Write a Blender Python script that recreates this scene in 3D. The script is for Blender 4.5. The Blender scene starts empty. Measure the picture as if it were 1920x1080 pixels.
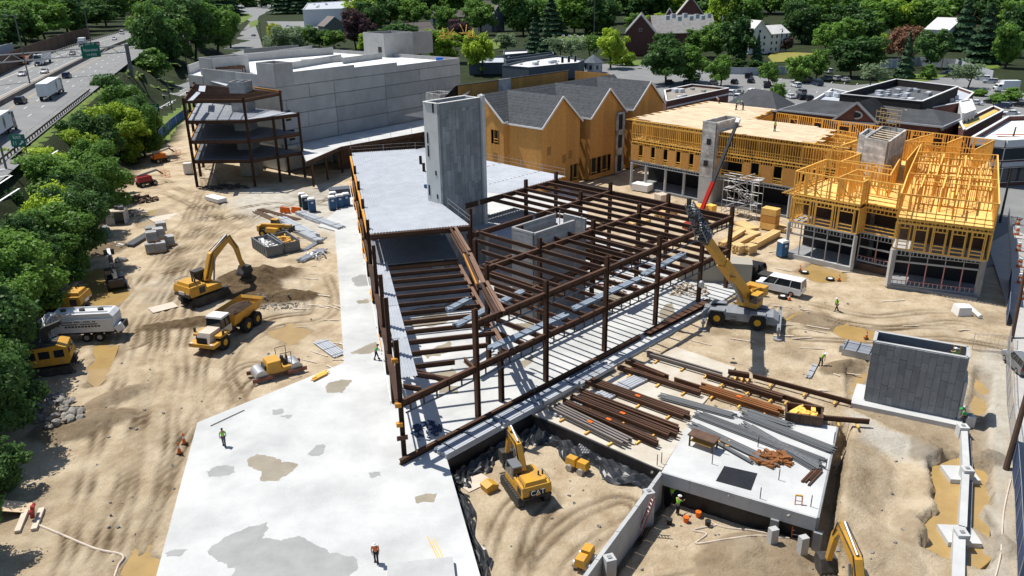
import bpy,bmesh,math,random
import numpy as np
from mathutils import Vector,Matrix
S=bpy.context.scene
COL=S.collection
rad=math.radians
# ---------------------------------------------------------------- camera, sky, sun, exposure
CF,CT,CR,CH=1490.0,rad(21.39),rad(-0.85),37.0
cam=bpy.data.objects.new('camera',bpy.data.cameras.new('camera'))
COL.objects.link(cam)
cam.data.sensor_width=36.0
cam.data.lens=CF/1920.0*36.0
cam.data.clip_start=1.0
cam.data.clip_end=6000.0
cam.matrix_world=(Matrix.Translation((0,0,CH))@Matrix.Rotation(rad(90)-CT,4,'X')@Matrix.Rotation(CR,4,'Z'))
S.camera=cam
SUN_EL,SUN_DIR=rad(63.0),Vector((-0.85,0.53,0)).normalized()
W=bpy.data.worlds.new('World');S.world=W;W.use_nodes=True
wn=W.node_tree.nodes;wn.clear()
sky=wn.new('ShaderNodeTexSky');sky.sky_type='NISHITA';sky.sun_disc=False
sky.sun_elevation=SUN_EL
sky.sun_rotation=math.atan2(SUN_DIR.x,SUN_DIR.y)
sky.ozone_density=1.6;sky.dust_density=0.6;sky.air_density=1.0
bg=wn.new('ShaderNodeBackground');bg.inputs[1].default_value=0.09
wo=wn.new('ShaderNodeOutputWorld')
W.node_tree.links.new(sky.outputs[0],bg.inputs[0]);W.node_tree.links.new(bg.outputs[0],wo.inputs[0])
sl=bpy.data.lights.new('sun','SUN');sl.energy=4.6;sl.angle=rad(0.5);sl.color=(1.0,0.965,0.90)
so=bpy.data.objects.new('sun',sl);COL.objects.link(so)
tosun=(SUN_DIR*math.cos(SUN_EL)+Vector((0,0,math.sin(SUN_EL))))
so.rotation_euler=tosun.to_track_quat('Z','Y').to_euler();so.location=(0,0,200)
S.view_settings.view_transform='Standard';S.view_settings.look='None'
S.view_settings.exposure=0.34;S.view_settings.gamma=1.0;S.view_settings.use_curve_mapping=False
S.render.engine='CYCLES'
S.cycles.max_bounces=6;S.cycles.diffuse_bounces=3;S.cycles.glossy_bounces=2
S.cycles.transmission_bounces=2;S.cycles.transparent_max_bounces=6
S.cycles.use_denoising=True
# ---------------------------------------------------------------- helpers
def G(px,py,z=0.0):
 """point of the place seen at a pixel of the 1920x1080 photograph, at height z"""
 u,v=px-960.0,py-540.0
 c,s=math.cos(CR),math.sin(CR)
 u,v=u*c+v*s,-u*s+v*c
 ct,st=math.cos(CT),math.sin(CT)
 d=Vector((u/CF,ct-v/CF*st,-st-v/CF*ct))
 t=(z-CH)/d.z
 return Vector((d.x*t,d.y*t,z))
def G2(px,py,z=0.0):
 g=G(px,py,z);return(g.x,g.y)
def ray_x(px,py,p0,nrm):
 """point seen at a pixel on the vertical plane through p0 with horizontal normal nrm"""
 a=Vector((0,0,CH));b=G(px,py,0.0)-a
 t=(Vector(p0)-a).dot(nrm)/b.dot(nrm)
 return a+b*t
def ang(a,b):return math.atan2(b[1]-a[1],b[0]-a[0])
_mats={}
def mat(name,col,rough=0.8,metal=0.0,var=0.0,vscale=3.0,bump=0.0,bscale=20.0,col2=None,spec=0.3,rnd=0.0,coords='Object',detail=6.0):
 """procedural material: base colour broken up by noise, optional second colour, bump and per object variation"""
 if name in _mats:return _mats[name]
 m=bpy.data.materials.new(name);m.use_nodes=True
 nt=m.node_tree;N,L=nt.nodes,nt.links
 b=N['Principled BSDF']
 b.inputs['Roughness'].default_value=rough;b.inputs['Metallic'].default_value=metal
 b.inputs['Specular IOR Level'].default_value=spec
 c1=(*col,1.0)
 b.inputs['Base Color'].default_value=c1
 tc=N.new('ShaderNodeTexCoord')
 src=None
 if var>0 or col2:
  nz=N.new('ShaderNodeTexNoise');nz.inputs['Scale'].default_value=vscale
  nz.inputs['Detail'].default_value=detail;nz.inputs['Roughness'].default_value=0.65
  L.new(tc.outputs[coords],nz.inputs['Vector'])
  rp=N.new('ShaderNodeValToRGB');L.new(nz.outputs['Fac'],rp.inputs[0])
  rp.color_ramp.elements[0].position=0.32;rp.color_ramp.elements[1].position=0.68
  ca=tuple(max(0,x*(1-var))for x in col)if not col2 else col
  cb=tuple(min(1,x*(1+var))for x in col)if not col2 else col2
  rp.color_ramp.elements[0].color=(*ca,1);rp.color_ramp.elements[1].color=(*cb,1)
  src=rp.outputs[0]
  L.new(src,b.inputs['Base Color'])
 if rnd>0:
  oi=N.new('ShaderNodeObjectInfo');mr=N.new('ShaderNodeMapRange')
  mr.inputs[3].default_value=1-rnd;mr.inputs[4].default_value=1+rnd
  L.new(oi.outputs['Random'],mr.inputs[0])
  mx=N.new('ShaderNodeVectorMath');mx.operation='SCALE'
  if src:L.new(src,mx.inputs[0])
  else:mx.inputs[0].default_value=col
  L.new(mr.outputs[0],mx.inputs['Scale']);L.new(mx.outputs[0],b.inputs['Base Color'])
 if bump>0:
  n2=N.new('ShaderNodeTexNoise');n2.inputs['Scale'].default_value=bscale;n2.inputs['Detail'].default_value=5
  L.new(tc.outputs[coords],n2.inputs['Vector'])
  bp=N.new('ShaderNodeBump');bp.inputs['Strength'].default_value=bump;bp.inputs['Distance'].default_value=0.1
  L.new(n2.outputs['Fac'],bp.inputs['Height']);L.new(bp.outputs[0],b.inputs['Normal'])
 _mats[name]=m
 return m
def emit_free(m):return m
class MB:
 """collects simple solids and links them as ONE mesh object"""
 def __init__(s):s.v=[];s.f=[];s.m=[]
 def add(s,vs,fs,mi=0):
  o=len(s.v);s.v.extend([tuple(x)for x in vs])
  for f in fs:s.f.append([o+i for i in f]);s.m.append(mi)
  return s
 def hexa(s,p,mi=0):
  return s.add(p,[(0,3,2,1),(4,5,6,7),(0,1,5,4),(1,2,6,5),(2,3,7,6),(3,0,4,7)],mi)
 def box(s,x0,y0,z0,x1,y1,z1,mi=0):
  return s.hexa([(x0,y0,z0),(x1,y0,z0),(x1,y1,z0),(x0,y1,z0),(x0,y0,z1),(x1,y0,z1),(x1,y1,z1),(x0,y1,z1)],mi)
 def cbox(s,c,d,rz=0,mi=0,ry=0,rx=0):
  M=Matrix.Translation(c)@Matrix.Rotation(rz,4,'Z')@Matrix.Rotation(ry,4,'Y')@Matrix.Rotation(rx,4,'X')
  x,y,z=d[0]/2,d[1]/2,d[2]/2
  return s.hexa([M@Vector(q)for q in((-x,-y,-z),(x,-y,-z),(x,y,-z),(-x,y,-z),(-x,-y,z),(x,-y,z),(x,y,z),(-x,y,z))],mi)
 def taper(s,x0,x1,y0,y1,z0,ix0,ix1,iy,z1,mi=0):
  """box whose top is inset: ix0 at x0, ix1 at x1, iy on both sides"""
  return s.hexa([(x0,y0,z0),(x1,y0,z0),(x1,y1,z0),(x0,y1,z0),(x0+ix0,y0+iy,z1),(x1-ix1,y0+iy,z1),(x1-ix1,y1-iy,z1),(x0+ix0,y1-iy,z1)],mi)
 def bar(s,p,q,w,h,mi=0,up=(0,0,1)):
  p=Vector(p);q=Vector(q);d=(q-p)
  if d.length<1e-6:return s
  d.normalize();u=Vector(up)
  if abs(d.dot(u))>0.99:u=Vector((1,0,0))
  r=d.cross(u).normalized()*(w/2);t=r.cross(d).normalized()*(h/2)
  return s.hexa([p-r-t,q-r-t,q+r-t,p+r-t,p-r+t,q-r+t,q+r+t,p+r+t],mi)
 def cyl(s,p,q,r,n=8,r2=None,mi=0,cap=True):
  p=Vector(p);q=Vector(q);d=(q-p).normalized();r2=r if r2 is None else r2
  u=Vector((0,0,1))if abs(d.z)<0.9 else Vector((1,0,0))
  a=d.cross(u).normalized();b=d.cross(a)
  vs=[]
  for c,rr in((p,r),(q,r2)):
   for i in range(n):
    t=2*math.pi*i/n;vs.append(c+a*math.cos(t)*rr+b*math.sin(t)*rr)
  fs=[(i,(i+1)%n,n+(i+1)%n,n+i)for i in range(n)]
  fs=[tuple(reversed(f))for f in fs]
  if cap:fs+=[tuple(range(n)),tuple(reversed(range(n,2*n)))]
  return s.add(vs,fs,mi)
 def tube(s,pts,r,n=6,mi=0):
  for a,b in zip(pts[:-1],pts[1:]):s.cyl(a,b,r,n,mi=mi)
  return s
 def prism(s,poly,z0,z1,mi=0,M=None):
  n=len(poly)
  ar=sum(poly[i][0]*poly[(i+1)%n][1]-poly[(i+1)%n][0]*poly[i][1]for i in range(n))
  if ar<0:poly=list(reversed(poly))
  vs=[(x,y,z0)for x,y in poly]+[(x,y,z1)for x,y in poly]
  if M is not None:vs=[M@Vector(q)for q in vs]
  fs=[tuple(reversed(range(n))),tuple(range(n,2*n))]+[(i,(i+1)%n,n+(i+1)%n,n+i)for i in range(n)]
  return s.add(vs,fs,mi)
 def side(s,prof,y0,y1,mi=0):
  """profile in x,z extruded along y"""
  M=Matrix(((1,0,0,0),(0,0,-1,0),(0,1,0,0),(0,0,0,1)))
  return s.prism(prof,-y1,-y0,mi,M)
 def dome(s,c,r,n=10,k=4,sq=1.0,mi=0):
  vs=[Vector(c)+Vector((0,0,r*sq))];fs=[]
  for j in range(1,k+1):
   a=j/k*math.pi/2
   for i in range(n):
    t=2*math.pi*i/n
    vs.append(Vector(c)+Vector((r*math.sin(a)*math.cos(t),r*math.sin(a)*math.sin(t),r*sq*math.cos(a))))
  for i in range(n):fs.append((0,1+i,1+(i+1)%n))
  for j in range(k-1):
   for i in range(n):
    a=1+j*n;b=a+n;fs.append((a+i,b+i,b+(i+1)%n,a+(i+1)%n))
  return s.add(vs,fs,mi)
 def mesh(s,name,mats,smooth=False):
  me=bpy.data.meshes.new(name);me.from_pydata(s.v,[],s.f)
  for m in(mats if isinstance(mats,(list,tuple))else[mats]):me.materials.append(m)
  if any(s.m):me.polygons.foreach_set('material_index',s.m)
  if smooth:me.polygons.foreach_set('use_smooth',[True]*len(s.f))
  me.update();return me
 def build(s,name,mats,parent=None,smooth=False,kind=None):
  return put(name,s.mesh(name,mats,smooth),parent,None,kind)
PI={}
def put(name,me,parent=None,Mw=None,kind=None):
 """link a mesh as one object; Mw in the world when its parent was made by root() """
 o=bpy.data.objects.new(name,me);COL.objects.link(o)
 if parent is not None:o.parent=parent
 if Mw is not None:o.matrix_basis=(PI[parent.name]@Mw)if(parent is not None and parent.name in PI)else Mw
 elif parent is not None and parent.name in PI:o.matrix_basis=PI[parent.name]
 if kind:o['kind']=kind
 return o
def tag(o,label,cat,group=None):
 o['label']=label;o['category']=cat
 if group:o['group']=group
 return o
def thing(name,label,cat,loc=(0,0,0),rz=0.0,group=None,sc=1.0):
 """an Empty at the base of a thing; its parts are given in its own frame"""
 o=bpy.data.objects.new(name,None);COL.objects.link(o);o.empty_display_size=0.3
 o.location=loc;o.rotation_euler=(0,0,rz);o.scale=(sc,sc,sc)
 return tag(o,label,cat,group)
def site(name,label,cat,loc,group=None):
 """an Empty at the base of a building; its parts are given in world coordinates"""
 o=thing(name,label,cat,loc,0.0,group)
 PI[o.name]=Matrix.Translation(-Vector(loc));return o
def struct(name,mb,mats,smooth=False):
 return mb.build(name,mats,None,smooth,'structure')
def recolor(o,swap):
 for c in[o]+list(o.children_recursive):
  for sl_ in c.material_slots:
   if sl_.material and sl_.material.name in swap:
    sl_.link='OBJECT';sl_.material=swap[sl_.material.name]
def dup(root,loc,rz,label=None,group=None,swap=None,sc=None):
 """a copy of a thing with copies of its parts and sub-parts"""
 sw=swap or{}
 def cp(o,par):
  c=o.copy();COL.objects.link(c)
  if par is not None:c.parent=par
  if sw and c.type=='MESH':
   for i,s_ in enumerate(o.material_slots):
    if s_.material and s_.material.name in sw:
     c.material_slots[i].link='OBJECT';c.material_slots[i].material=sw[s_.material.name]
  for ch in list(o.children):cp(ch,c)
  return c
 r=cp(root,None);r.location=loc;r.rotation_euler=(0,0,rz)
 if sc:r.scale=(sc,sc,sc)if not isinstance(sc,tuple)else sc
 if label:r['label']=label
 if group:r['group']=group
 return r
def frame(p,q,up=(0,0,1)):
 """matrix taking the unit X segment to p-q (scaled in X), Z near up"""
 p=Vector(p);q=Vector(q);d=q-p;L=d.length;x=d/L
 u=Vector(up)
 if abs(x.dot(u))>0.995:u=Vector((0,1,0))
 y=u.cross(x).normalized();z=x.cross(y)
 M=Matrix((x,y,z)).transposed().to_4x4()
 return Matrix.Translation(p)@M@Matrix.Diagonal((L,1,1,1))
_sec={}
def section(kind,w,h,m,t=0.03):
 k=(kind,w,h,m.name)
 if k in _sec:return _sec[k]
 b=MB()
 if kind=='I':
  b.box(0,-w/2,h/2-t,1,w/2,h/2);b.box(0,-w/2,-h/2,1,w/2,-h/2+t)
  b.box(0,-t/2,-h/2+t,1,t/2,h/2-t)
 elif kind=='R':b.box(0,-w/2,-h/2,1,w/2,h/2)
 elif kind=='C':b.cyl((0,0,0),(1,0,0),w/2,10)
 _sec[k]=b.mesh('section',m);return _sec[k]
def stick(name,sec,p,q,parent=None,up=(0,0,1)):
 return put(name,sec,parent,frame(p,q,up))
def lerp(a,b,t):return a+(b-a)*t
def jig(pts,amp,rng,sub=3):
 """subdivide a polygon and jitter its outline"""
 out=[]
 n=len(pts)
 for i in range(n):
  a,b=pts[i],pts[(i+1)%n]
  L=math.hypot(b[0]-a[0],b[1]-a[1])
  for k in range(sub):
   t=k/sub
   out.append((lerp(a[0],b[0],t)+rng.gauss(0,amp)*L*0.5,lerp(a[1],b[1],t)+rng.gauss(0,amp)*L*0.5))
 return out
U=Vector((math.cos(rad(45.6)),math.sin(rad(45.6)),0))
V=Vector((-U.y,U.x,0))
P0=Vector((-9.171,56.566,0))
def B(t,s,z=0.0):return P0+U*t+V*s+Vector((0,0,z))
# ---------------------------------------------------------------- materials of the setting
R=random.Random(7)
def vec(*p):return Vector(p)
M_slab=mat('slab_concrete',(0.40,0.405,0.395),0.85,vscale=0.16,col2=(0.59,0.59,0.575),bump=0.25,bscale=7,detail=14)
M_conc=mat('concrete',(0.42,0.42,0.41),0.85,var=0.12,vscale=0.5,bump=0.2,bscale=8)
M_concd=mat('dark_concrete',(0.24,0.245,0.25),0.8,var=0.15,vscale=0.6,bump=0.2,bscale=8)  # plain darker grey concrete for lower walls, kerbs, mortar and pockets
M_wet=mat('wet_concrete',(0.30,0.30,0.285),0.45,var=0.12,vscale=0.6,spec=0.4)
M_wetb=mat('muddy_wet_concrete',(0.29,0.25,0.185),0.45,var=0.15,vscale=0.6,spec=0.4)
M_asph=mat('asphalt',(0.115,0.115,0.12),0.9,var=0.12,vscale=0.12,bump=0.1,bscale=15,detail=10)
M_asph2=mat('old_asphalt',(0.20,0.20,0.195),0.9,var=0.12,vscale=0.15,bump=0.1,bscale=15,detail=10)
M_line=mat('road_paint',(0.75,0.75,0.72),0.7,var=0.1,vscale=3)
M_yline=mat('yellow_road_paint',(0.62,0.36,0.05),0.7,var=0.1,vscale=3)
M_grass=mat('lawn',(0.055,0.12,0.016),0.9,vscale=0.25,col2=(0.16,0.19,0.03),bump=0.6,bscale=4,detail=10)
M_pud=mat('puddle_water',(0.36,0.24,0.09),0.07,var=0.12,vscale=0.5,spec=0.5)
M_black=mat('black_membrane',(0.018,0.018,0.02),0.45,var=0.3,vscale=1.2,bump=0.3,bscale=5)
M_side=mat('sidewalk_concrete',(0.42,0.40,0.37),0.9,var=0.1,vscale=0.7,bump=0.2,bscale=8)
def vnoise(x,y,seed=0):
 xi=np.floor(x).astype(np.int64);yi=np.floor(y).astype(np.int64);xf=x-xi;yf=y-yi
 def h(a,b):
  n=(a*374761393+b*668265263+seed*1442695041)&0xffffffff
  n=((n^(n>>13))*1274126177)&0xffffffff
  return((n^(n>>16))&0xffff)/65535.0
 u=xf*xf*(3-2*xf);v=yf*yf*(3-2*yf)
 return(h(xi,yi)*(1-u)+h(xi+1,yi)*u)*(1-v)+(h(xi,yi+1)*(1-u)+h(xi+1,yi+1)*u)*v
def fbm(x,y,s,o=4,seed=0):
 a=0;amp=0.5;f=1.0/s
 for k in range(o):a=a+amp*vnoise(x*f+17.3*k,y*f-9.1*k,seed+k);amp*=0.5;f*=2.03
 return a*2-0.94
def psdf(poly,X,Y):
 """signed distance to a polygon, negative inside"""
 d=np.full(X.shape,1e9);ins=np.zeros(X.shape,bool);n=len(poly)
 for i in range(n):
  ax,ay=poly[i];bx,by=poly[(i+1)%n]
  ex,ey=bx-ax,by-ay;wx,wy=X-ax,Y-ay
  t=np.clip((wx*ex+wy*ey)/(ex*ex+ey*ey+1e-9),0,1)
  d=np.minimum(d,np.hypot(wx-ex*t,wy-ey*t))
  c=((ay<=Y)&(by>Y))|((by<=Y)&(ay>Y))
  ins^=c&(X<ax+(Y-ay)/(by-ay+1e-12)*ex)
 return np.where(ins,-d,d)
def lsd(pts,X,Y):
 """distance to a polyline, and the length along it"""
 d=np.full(X.shape,1e9);al=np.zeros(X.shape);acc=0
 for(ax,ay),(bx,by)in zip(pts[:-1],pts[1:]):
  ex,ey=bx-ax,by-ay;L2=ex*ex+ey*ey;wx,wy=X-ax,Y-ay
  t=np.clip((wx*ex+wy*ey)/L2,0,1);q=np.hypot(wx-ex*t,wy-ey*t)
  k=q<d;d=np.where(k,q,d);al=np.where(k,acc+t*math.sqrt(L2),al);acc+=math.sqrt(L2)
 return d,al
def sstep(a,b,x):
 t=np.clip((x-a)/(b-a),0,1);return t*t*(3-2*t)
def smooth_line(p,k=6):
 out=[]
 n=len(p)
 for i in range(n-1):
  p0=p[max(0,i-1)];p1=p[i];p2=p[i+1];p3=p[min(n-1,i+2)]
  for j in range(k):
   t=j/k
   out.append(tuple(0.5*(2*b+(c-a)*t+(2*a-5*b+4*c-d)*t*t+(-a+3*b-3*c+d)*t**3)for a,b,c,d in zip(p0,p1,p2,p3)))
 out.append(tuple(p[-1]));return out
def pxl(pts,z=0.0):return[G2(x,y,z)for x,y in pts]
# outline of the dirt site, the pits, the trench and the puddles
SITE=pxl([(350,222),(338,262),(296,280),(255,320),(205,372),(150,470),(105,545),(60,600),(40,700),(-30,800),(-60,960),(-140,1140),(2060,1140),(1990,900),(1925,560),(1960,440),(1990,380)])+[(96,160),(60,190),(0,235),(-40,230),(-92,225)]
PITA=[tuple(B(1.0,-2.2)[:2]),G2(822,868),G2(888,1120),G2(1080,1118,-1.8),G2(1120,1060,-0.4),tuple(B(13.2,-17.2)[:2]),tuple(B(13.3,-3.0)[:2]),tuple(B(12.0,-2.1)[:2])]
PITB=[G2(1120,1070,-0.4),G2(1240,889),G2(1262,868),G2(1520,940),G2(1552,800),G2(1584,792),G2(1562,940),G2(1552,985),G2(1580,1050,-2),G2(1590,1130,-2.8),G2(1080,1130,-2.8)]
TRENCH=jig(pxl([(1752,872),(1800,852),(1852,884),(1836,945),(1862,1030),(1838,1060),(1742,1030),(1762,955)],-0.6),0.12,R,4)
CMUX=pxl([(1590,690),(1632,655),(1640,735),(1815,785),(1838,690),(1856,700),(1838,850),(1795,850),(1600,760)],-0.2)
PUDS=[pxl(p,z)for p,z in[([(150,530),(168,512),(208,505),(238,520),(246,548),(226,562),(208,570),(205,600),(190,588),(165,560)],-.3),([(264,424),(276,398),(300,394),(312,404),(300,424),(282,432)],-.3),([(1490,602),(1510,588),(1548,590),(1572,606),(1562,618),(1520,612)],-.3),([(1580,622),(1600,614),(1640,622),(1632,634),(1600,632)],-.3),([(1500,512),(1530,498),(1580,512),(1588,528),(1540,532)],-.3),([(228,1066),(262,1040),(300,1052),(296,1090),(240,1096)],-.3),([(166,690),(172,652),(200,640),(208,660),(196,700),(182,716)],-.3),([(520,625),(548,610),(565,625),(560,640),(535,640)],-.3)]]
# tyre and track lines in the dirt (half gauge of the pair)
TRACKS=[(pxl(p),g)for p,g in[([(200,1080),(262,900),(300,740),(320,610),(360,500),(410,440),(470,400)],1.1),([(150,1080),(190,930),(225,800),(262,690),(282,600),(330,520),(380,430),(400,380)],1.2),([(235,640),(260,560),(310,490),(350,430),(380,380),(395,330),(330,290)],1.1),([(290,1060),(330,930),(360,850),(420,740),(470,690)],1.0),([(420,760),(400,690),(430,640),(520,600),(590,590),(605,560),(590,520)],1.1),([(300,470),(360,420),(470,388),(560,380),(640,375)],1.2),([(320,500),(400,430),(500,400),(600,370)],1.2),([(280,330),(330,360),(420,400),(450,420)],1.1),([(1910,615),(1780,590),(1640,600),(1520,575),(1440,560),(1380,600)],1.1),([(1900,640),(1760,620),(1640,625),(1500,620)],1.1),([(1000,1090),(1040,1000),(1100,950),(1160,920)],0.9),([(940,1080),(960,960),(1010,900)],0.9),([(1200,1080),(1290,1050),(1400,1030),(1500,1060)],1.0)]]
# earth heaps: pixel, base height, half sizes along and across, turn, height, darkness
HEAPS=[((482,522),-.2,5.6,3.6,.25,1.6,1.),((530,560),-.2,4.6,2.0,.2,1.0,1.),((440,548),-.2,5.6,3.0,.1,.6,1.),((355,606),-.2,5.4,1.6,.2,.55,1.),((1420,1050),-2.9,5.0,3.2,.2,1.1,.5),((1610,880),-.4,4.5,2.4,1.2,.5,.3),((1580,690),-.3,2.6,1.2,.4,.5,.7),((1660,1040),-.8,3.4,2.2,1.2,.7,.2),((1715,1000),-.7,2.8,1.5,1.4,.6,.3),((1740,835),-.3,2.4,1.4,.8,.5,.5),((1842,860),-.4,1.3,1.6,1.2,.6,.5),((1840,1000),-.5,1.4,2.8,.2,.7,.3),((150,800),-.2,4.0,2.4,.5,.7,.7),((215,745),-.2,3.2,1.4,.9,.5,.6),((185,470),-.2,4.5,3.0,.9,.8,.8),((215,350),-.2,5.0,2.8,1.3,1.4,.6),((285,300),-.2,3.6,1.4,2.2,.8,.5)]
xs=np.concatenate([np.linspace(-900,-130,40)[:-1],np.linspace(-130,-66,40)[:-1],np.arange(-66,64,0.31),np.linspace(64,130,36)[1:],np.linspace(130,1100,44)[1:]])
ys=np.concatenate([np.linspace(5,38,8)[:-1],np.arange(38,100,0.31),np.arange(100,165,0.62),np.linspace(165,260,42),np.linspace(260,1700,60)[1:]])
GX,GY=np.meshgrid(xs,ys)
sd=psdf(SITE,GX,GY)
ins=1-sstep(-2.0,2.5,sd+2.0*fbm(GX,GY,5,3,5))
GZ=-0.20+ins*(0.08*fbm(GX,GY,7,3,1)+0.06*fbm(GX,GY,1.3,3,2)+.05*fbm(GX,GY,.7,2,21))-(1-ins)*0.1
mud=np.zeros(GX.shape);pale=np.zeros(GX.shape)
rough=0.05+0*GX
for pts,g in TRACKS:
 d,al=lsd(smooth_line(pts,5),GX+0.5*fbm(GX,GY,4,2,9),GY)
 for w_ in(0.0,0.9):
  q=np.abs(d-g-w_)
  rut=np.exp(-(q/0.27)**2)
  GZ+=ins*(-0.085*rut*(0.6+0.8*vnoise(GX*.4,GY*.4,3))+0.035*np.exp(-((q-0.45)/0.2)**2)+0.022*rut*np.sign(np.sin(al*11)))
  mud=np.maximum(mud,0.95*rut*vnoise(GX*.3,GY*.3,8)*1.3)
HZ=np.zeros(GX.shape)
ZH=11.0;KH=(CH-ZH)/CH
wb=GX*.951+GY*.31-15*KH*np.clip(((GY*.951-GX*.31)/KH-400)/320,0,1.15)**2
bank=sstep(24.5,36.2,-wb)
GZ+=bank*(ZH-.1+.5*fbm(GX,GY,6,3,15)*(1-bank)*2)
for(px,py),z0,a,b,rz,h,dk in HEAPS:
 c=G(px,py,z0);ux,uy=math.cos(rz),math.sin(rz)
 e=((GX-c.x)*ux+(GY-c.y)*uy)/a;f=(-(GX-c.x)*uy+(GY-c.y)*ux)/b
 rr=np.hypot(e,f)+0.35*fbm(GX,GY,2.2,4,int(px))
 k=np.clip(1.15-rr,0,1)
 HZ=np.maximum(HZ,h*k**0.9*(1+0.35*fbm(GX,GY,0.8,3,4)))
 mud=np.maximum(mud,dk*sstep(0.0,0.22,k))
GZ+=HZ
GZ=np.where(wb<-35.6,np.minimum(GZ,ZH-.15),GZ)
def pit(poly,z,w,wob=0.3):
 global GZ
 s_=psdf(poly,GX,GY)+wob*fbm(GX,GY,1.5,3,31)
 k=1-sstep(w*.5,w*1.1,s_)
 GZ=GZ*(1-k)+(z+(GZ+0.2)*0.8)*k
 return k
kB=pit(PITB,-2.9,0.5,0.15);kA=pit(PITA,-1.8,0.35,0.1)
# bank between the deep pit and the right side
kt=pit(TRENCH,-1.25,0.55,0.5);kc=pit(CMUX,-0.75,0.35,0.3)
mud=np.maximum(mud,0.55*kt*(1-kt)*4);mud=np.maximum(mud,0.4*kc)
pk=psdf(pxl([(1560,800),(1600,800),(1740,830),(1770,950),(1740,1020),(1745,1120),(1590,1120)],-0.5),GX,GY)
GZ-=0.55*(1-sstep(-3,0,pk))*(1-kt)
GZ+=0.10*(1-sstep(-3,1,pk))*fbm(GX,GY,1.1,4,77)
for p in PUDS:
 k=1-sstep(-0.6,1.1,psdf(p,GX,GY)+1.5*fbm(GX,GY,2.5,3,40))
 pd_=psdf(p,GX,GY);GZ=np.where((pd_>1.0)&(pd_<6)&(bank<.01),np.maximum(GZ,-.27),GZ)
 GZ=GZ*(1-k)+(-0.46+0.25*(GZ+0.2))*k;mud=np.maximum(mud,0.65*sstep(0,.5,k))
ps=psdf([G2(1835,660),G2(1890,640),G2(1905,700),G2(1898,900),G2(1885,1090),G2(1850,1090),G2(1862,900)],GX,GY)
pale=np.maximum(pale,0.8*(1-sstep(-1,1.2,ps+fbm(GX,GY,2,3,3))))
# strip of pale gravel below the block chamber and dry pale dust
pg=psdf(pxl([(1590,770),(1660,800),(1740,840),(1730,860),(1640,820)]),GX,GY)
pale=np.maximum(pale,0.9*(1-sstep(-.5,1,pg+fbm(GX,GY,1.5,3,6))))
pg=psdf(pxl([(460,352),(640,345),(650,480),(600,440),(470,420),(420,380)]),GX,GY)
pale=np.maximum(pale,0.9*(1-sstep(-3,2,pg+2*fbm(GX,GY,4,3,6))))
pale=np.maximum(pale,0.35*sstep(0.15,0.6,fbm(GX,GY,9,3,50)))
mud=np.maximum(mud,0.5*sstep(0.2,0.75,fbm(GX,GY,6,4,61))*ins)
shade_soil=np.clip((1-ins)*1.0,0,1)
ny,nx=GX.shape
me=bpy.data.meshes.new('ground')
me.vertices.add(nx*ny);me.vertices.foreach_set('co',np.stack([GX,GY,GZ],-1).astype(np.float32).ravel())
ii=(np.arange(ny-1)[:,None]*nx+np.arange(nx-1)[None,:]).ravel()
qd=np.stack([ii,ii+1,ii+nx+1,ii+nx],-1).astype(np.int32)
me.loops.add(qd.size);me.loops.foreach_set('vertex_index',qd.ravel())
me.polygons.add(len(qd));me.polygons.foreach_set('loop_start',np.arange(len(qd),dtype=np.int32)*4)
me.polygons.foreach_set('loop_total',np.full(len(qd),4,np.int32));me.polygons.foreach_set('use_smooth',np.ones(len(qd),bool))
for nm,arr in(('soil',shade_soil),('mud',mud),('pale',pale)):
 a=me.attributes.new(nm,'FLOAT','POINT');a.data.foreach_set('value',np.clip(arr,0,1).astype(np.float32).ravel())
me.update();me.validate()
gm=bpy.data.materials.new('dirt');gm.use_nodes=True;nt=gm.node_tree;N,L=nt.nodes,nt.links
pb=N['Principled BSDF'];pb.inputs['Roughness'].default_value=0.95;pb.inputs['Specular IOR Level'].default_value=0.15
tc=N.new('ShaderNodeTexCoord')
def gnoise(sc,det=8,rg=0.6):
 n=N.new('ShaderNodeTexNoise');n.inputs['Scale'].default_value=sc;n.inputs['Detail'].default_value=det;n.inputs['Roughness'].default_value=rg
 L.new(tc.outputs['Object'],n.inputs['Vector']);return n.outputs['Fac']
def gramp(fac,a,b,p0=0.3,p1=0.7):
 r=N.new('ShaderNodeValToRGB');L.new(fac,r.inputs[0]);e=r.color_ramp.elements
 e[0].position=p0;e[1].position=p1;e[0].color=(*a,1);e[1].color=(*b,1);return r.outputs[0]
def gmix(fac,a,b):
 m=N.new('ShaderNodeMixRGB');
 L.new(fac,m.inputs[0]);L.new(a,m.inputs[1]);L.new(b,m.inputs[2]);return m.outputs[0]
def gattr(nm):
 a=N.new('ShaderNodeAttribute');a.attribute_name=nm;return a.outputs['Fac']
c=gramp(gnoise(0.35,12,0.7),(0.36,0.265,0.16),(0.60,0.49,0.34),0.32,0.62)
c=gmix(gramp(gnoise(9.0,12,.8),(0,0,0),(.75,.75,.75),.54,.74),c,gramp(gnoise(3.0,6),(.20,.145,.09),(.36,.285,.195)))
c=gmix(gattr('pale'),c,gramp(gnoise(0.8),(0.42,0.385,0.32),(0.58,0.55,0.48)))
c=gmix(gattr('mud'),c,gramp(gnoise(1.2),(0.075,0.048,0.024),(0.17,0.118,0.066)))
c=gmix(gattr('soil'),c,gramp(gnoise(0.12,10),(0.018,0.022,0.010),(0.035,0.05,0.016)))  # ground outside the site, colour darkened to stand in for tree shadows
L.new(c,pb.inputs['Base Color'])
bp=N.new('ShaderNodeBump');bp.inputs['Strength'].default_value=1.0;bp.inputs['Distance'].default_value=0.3
L.new(gnoise(2.2,12,0.75),bp.inputs['Height']);L.new(bp.outputs[0],pb.inputs['Normal'])
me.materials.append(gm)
go=bpy.data.objects.new('ground',me);COL.objects.link(go);go['kind']='structure'
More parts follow.
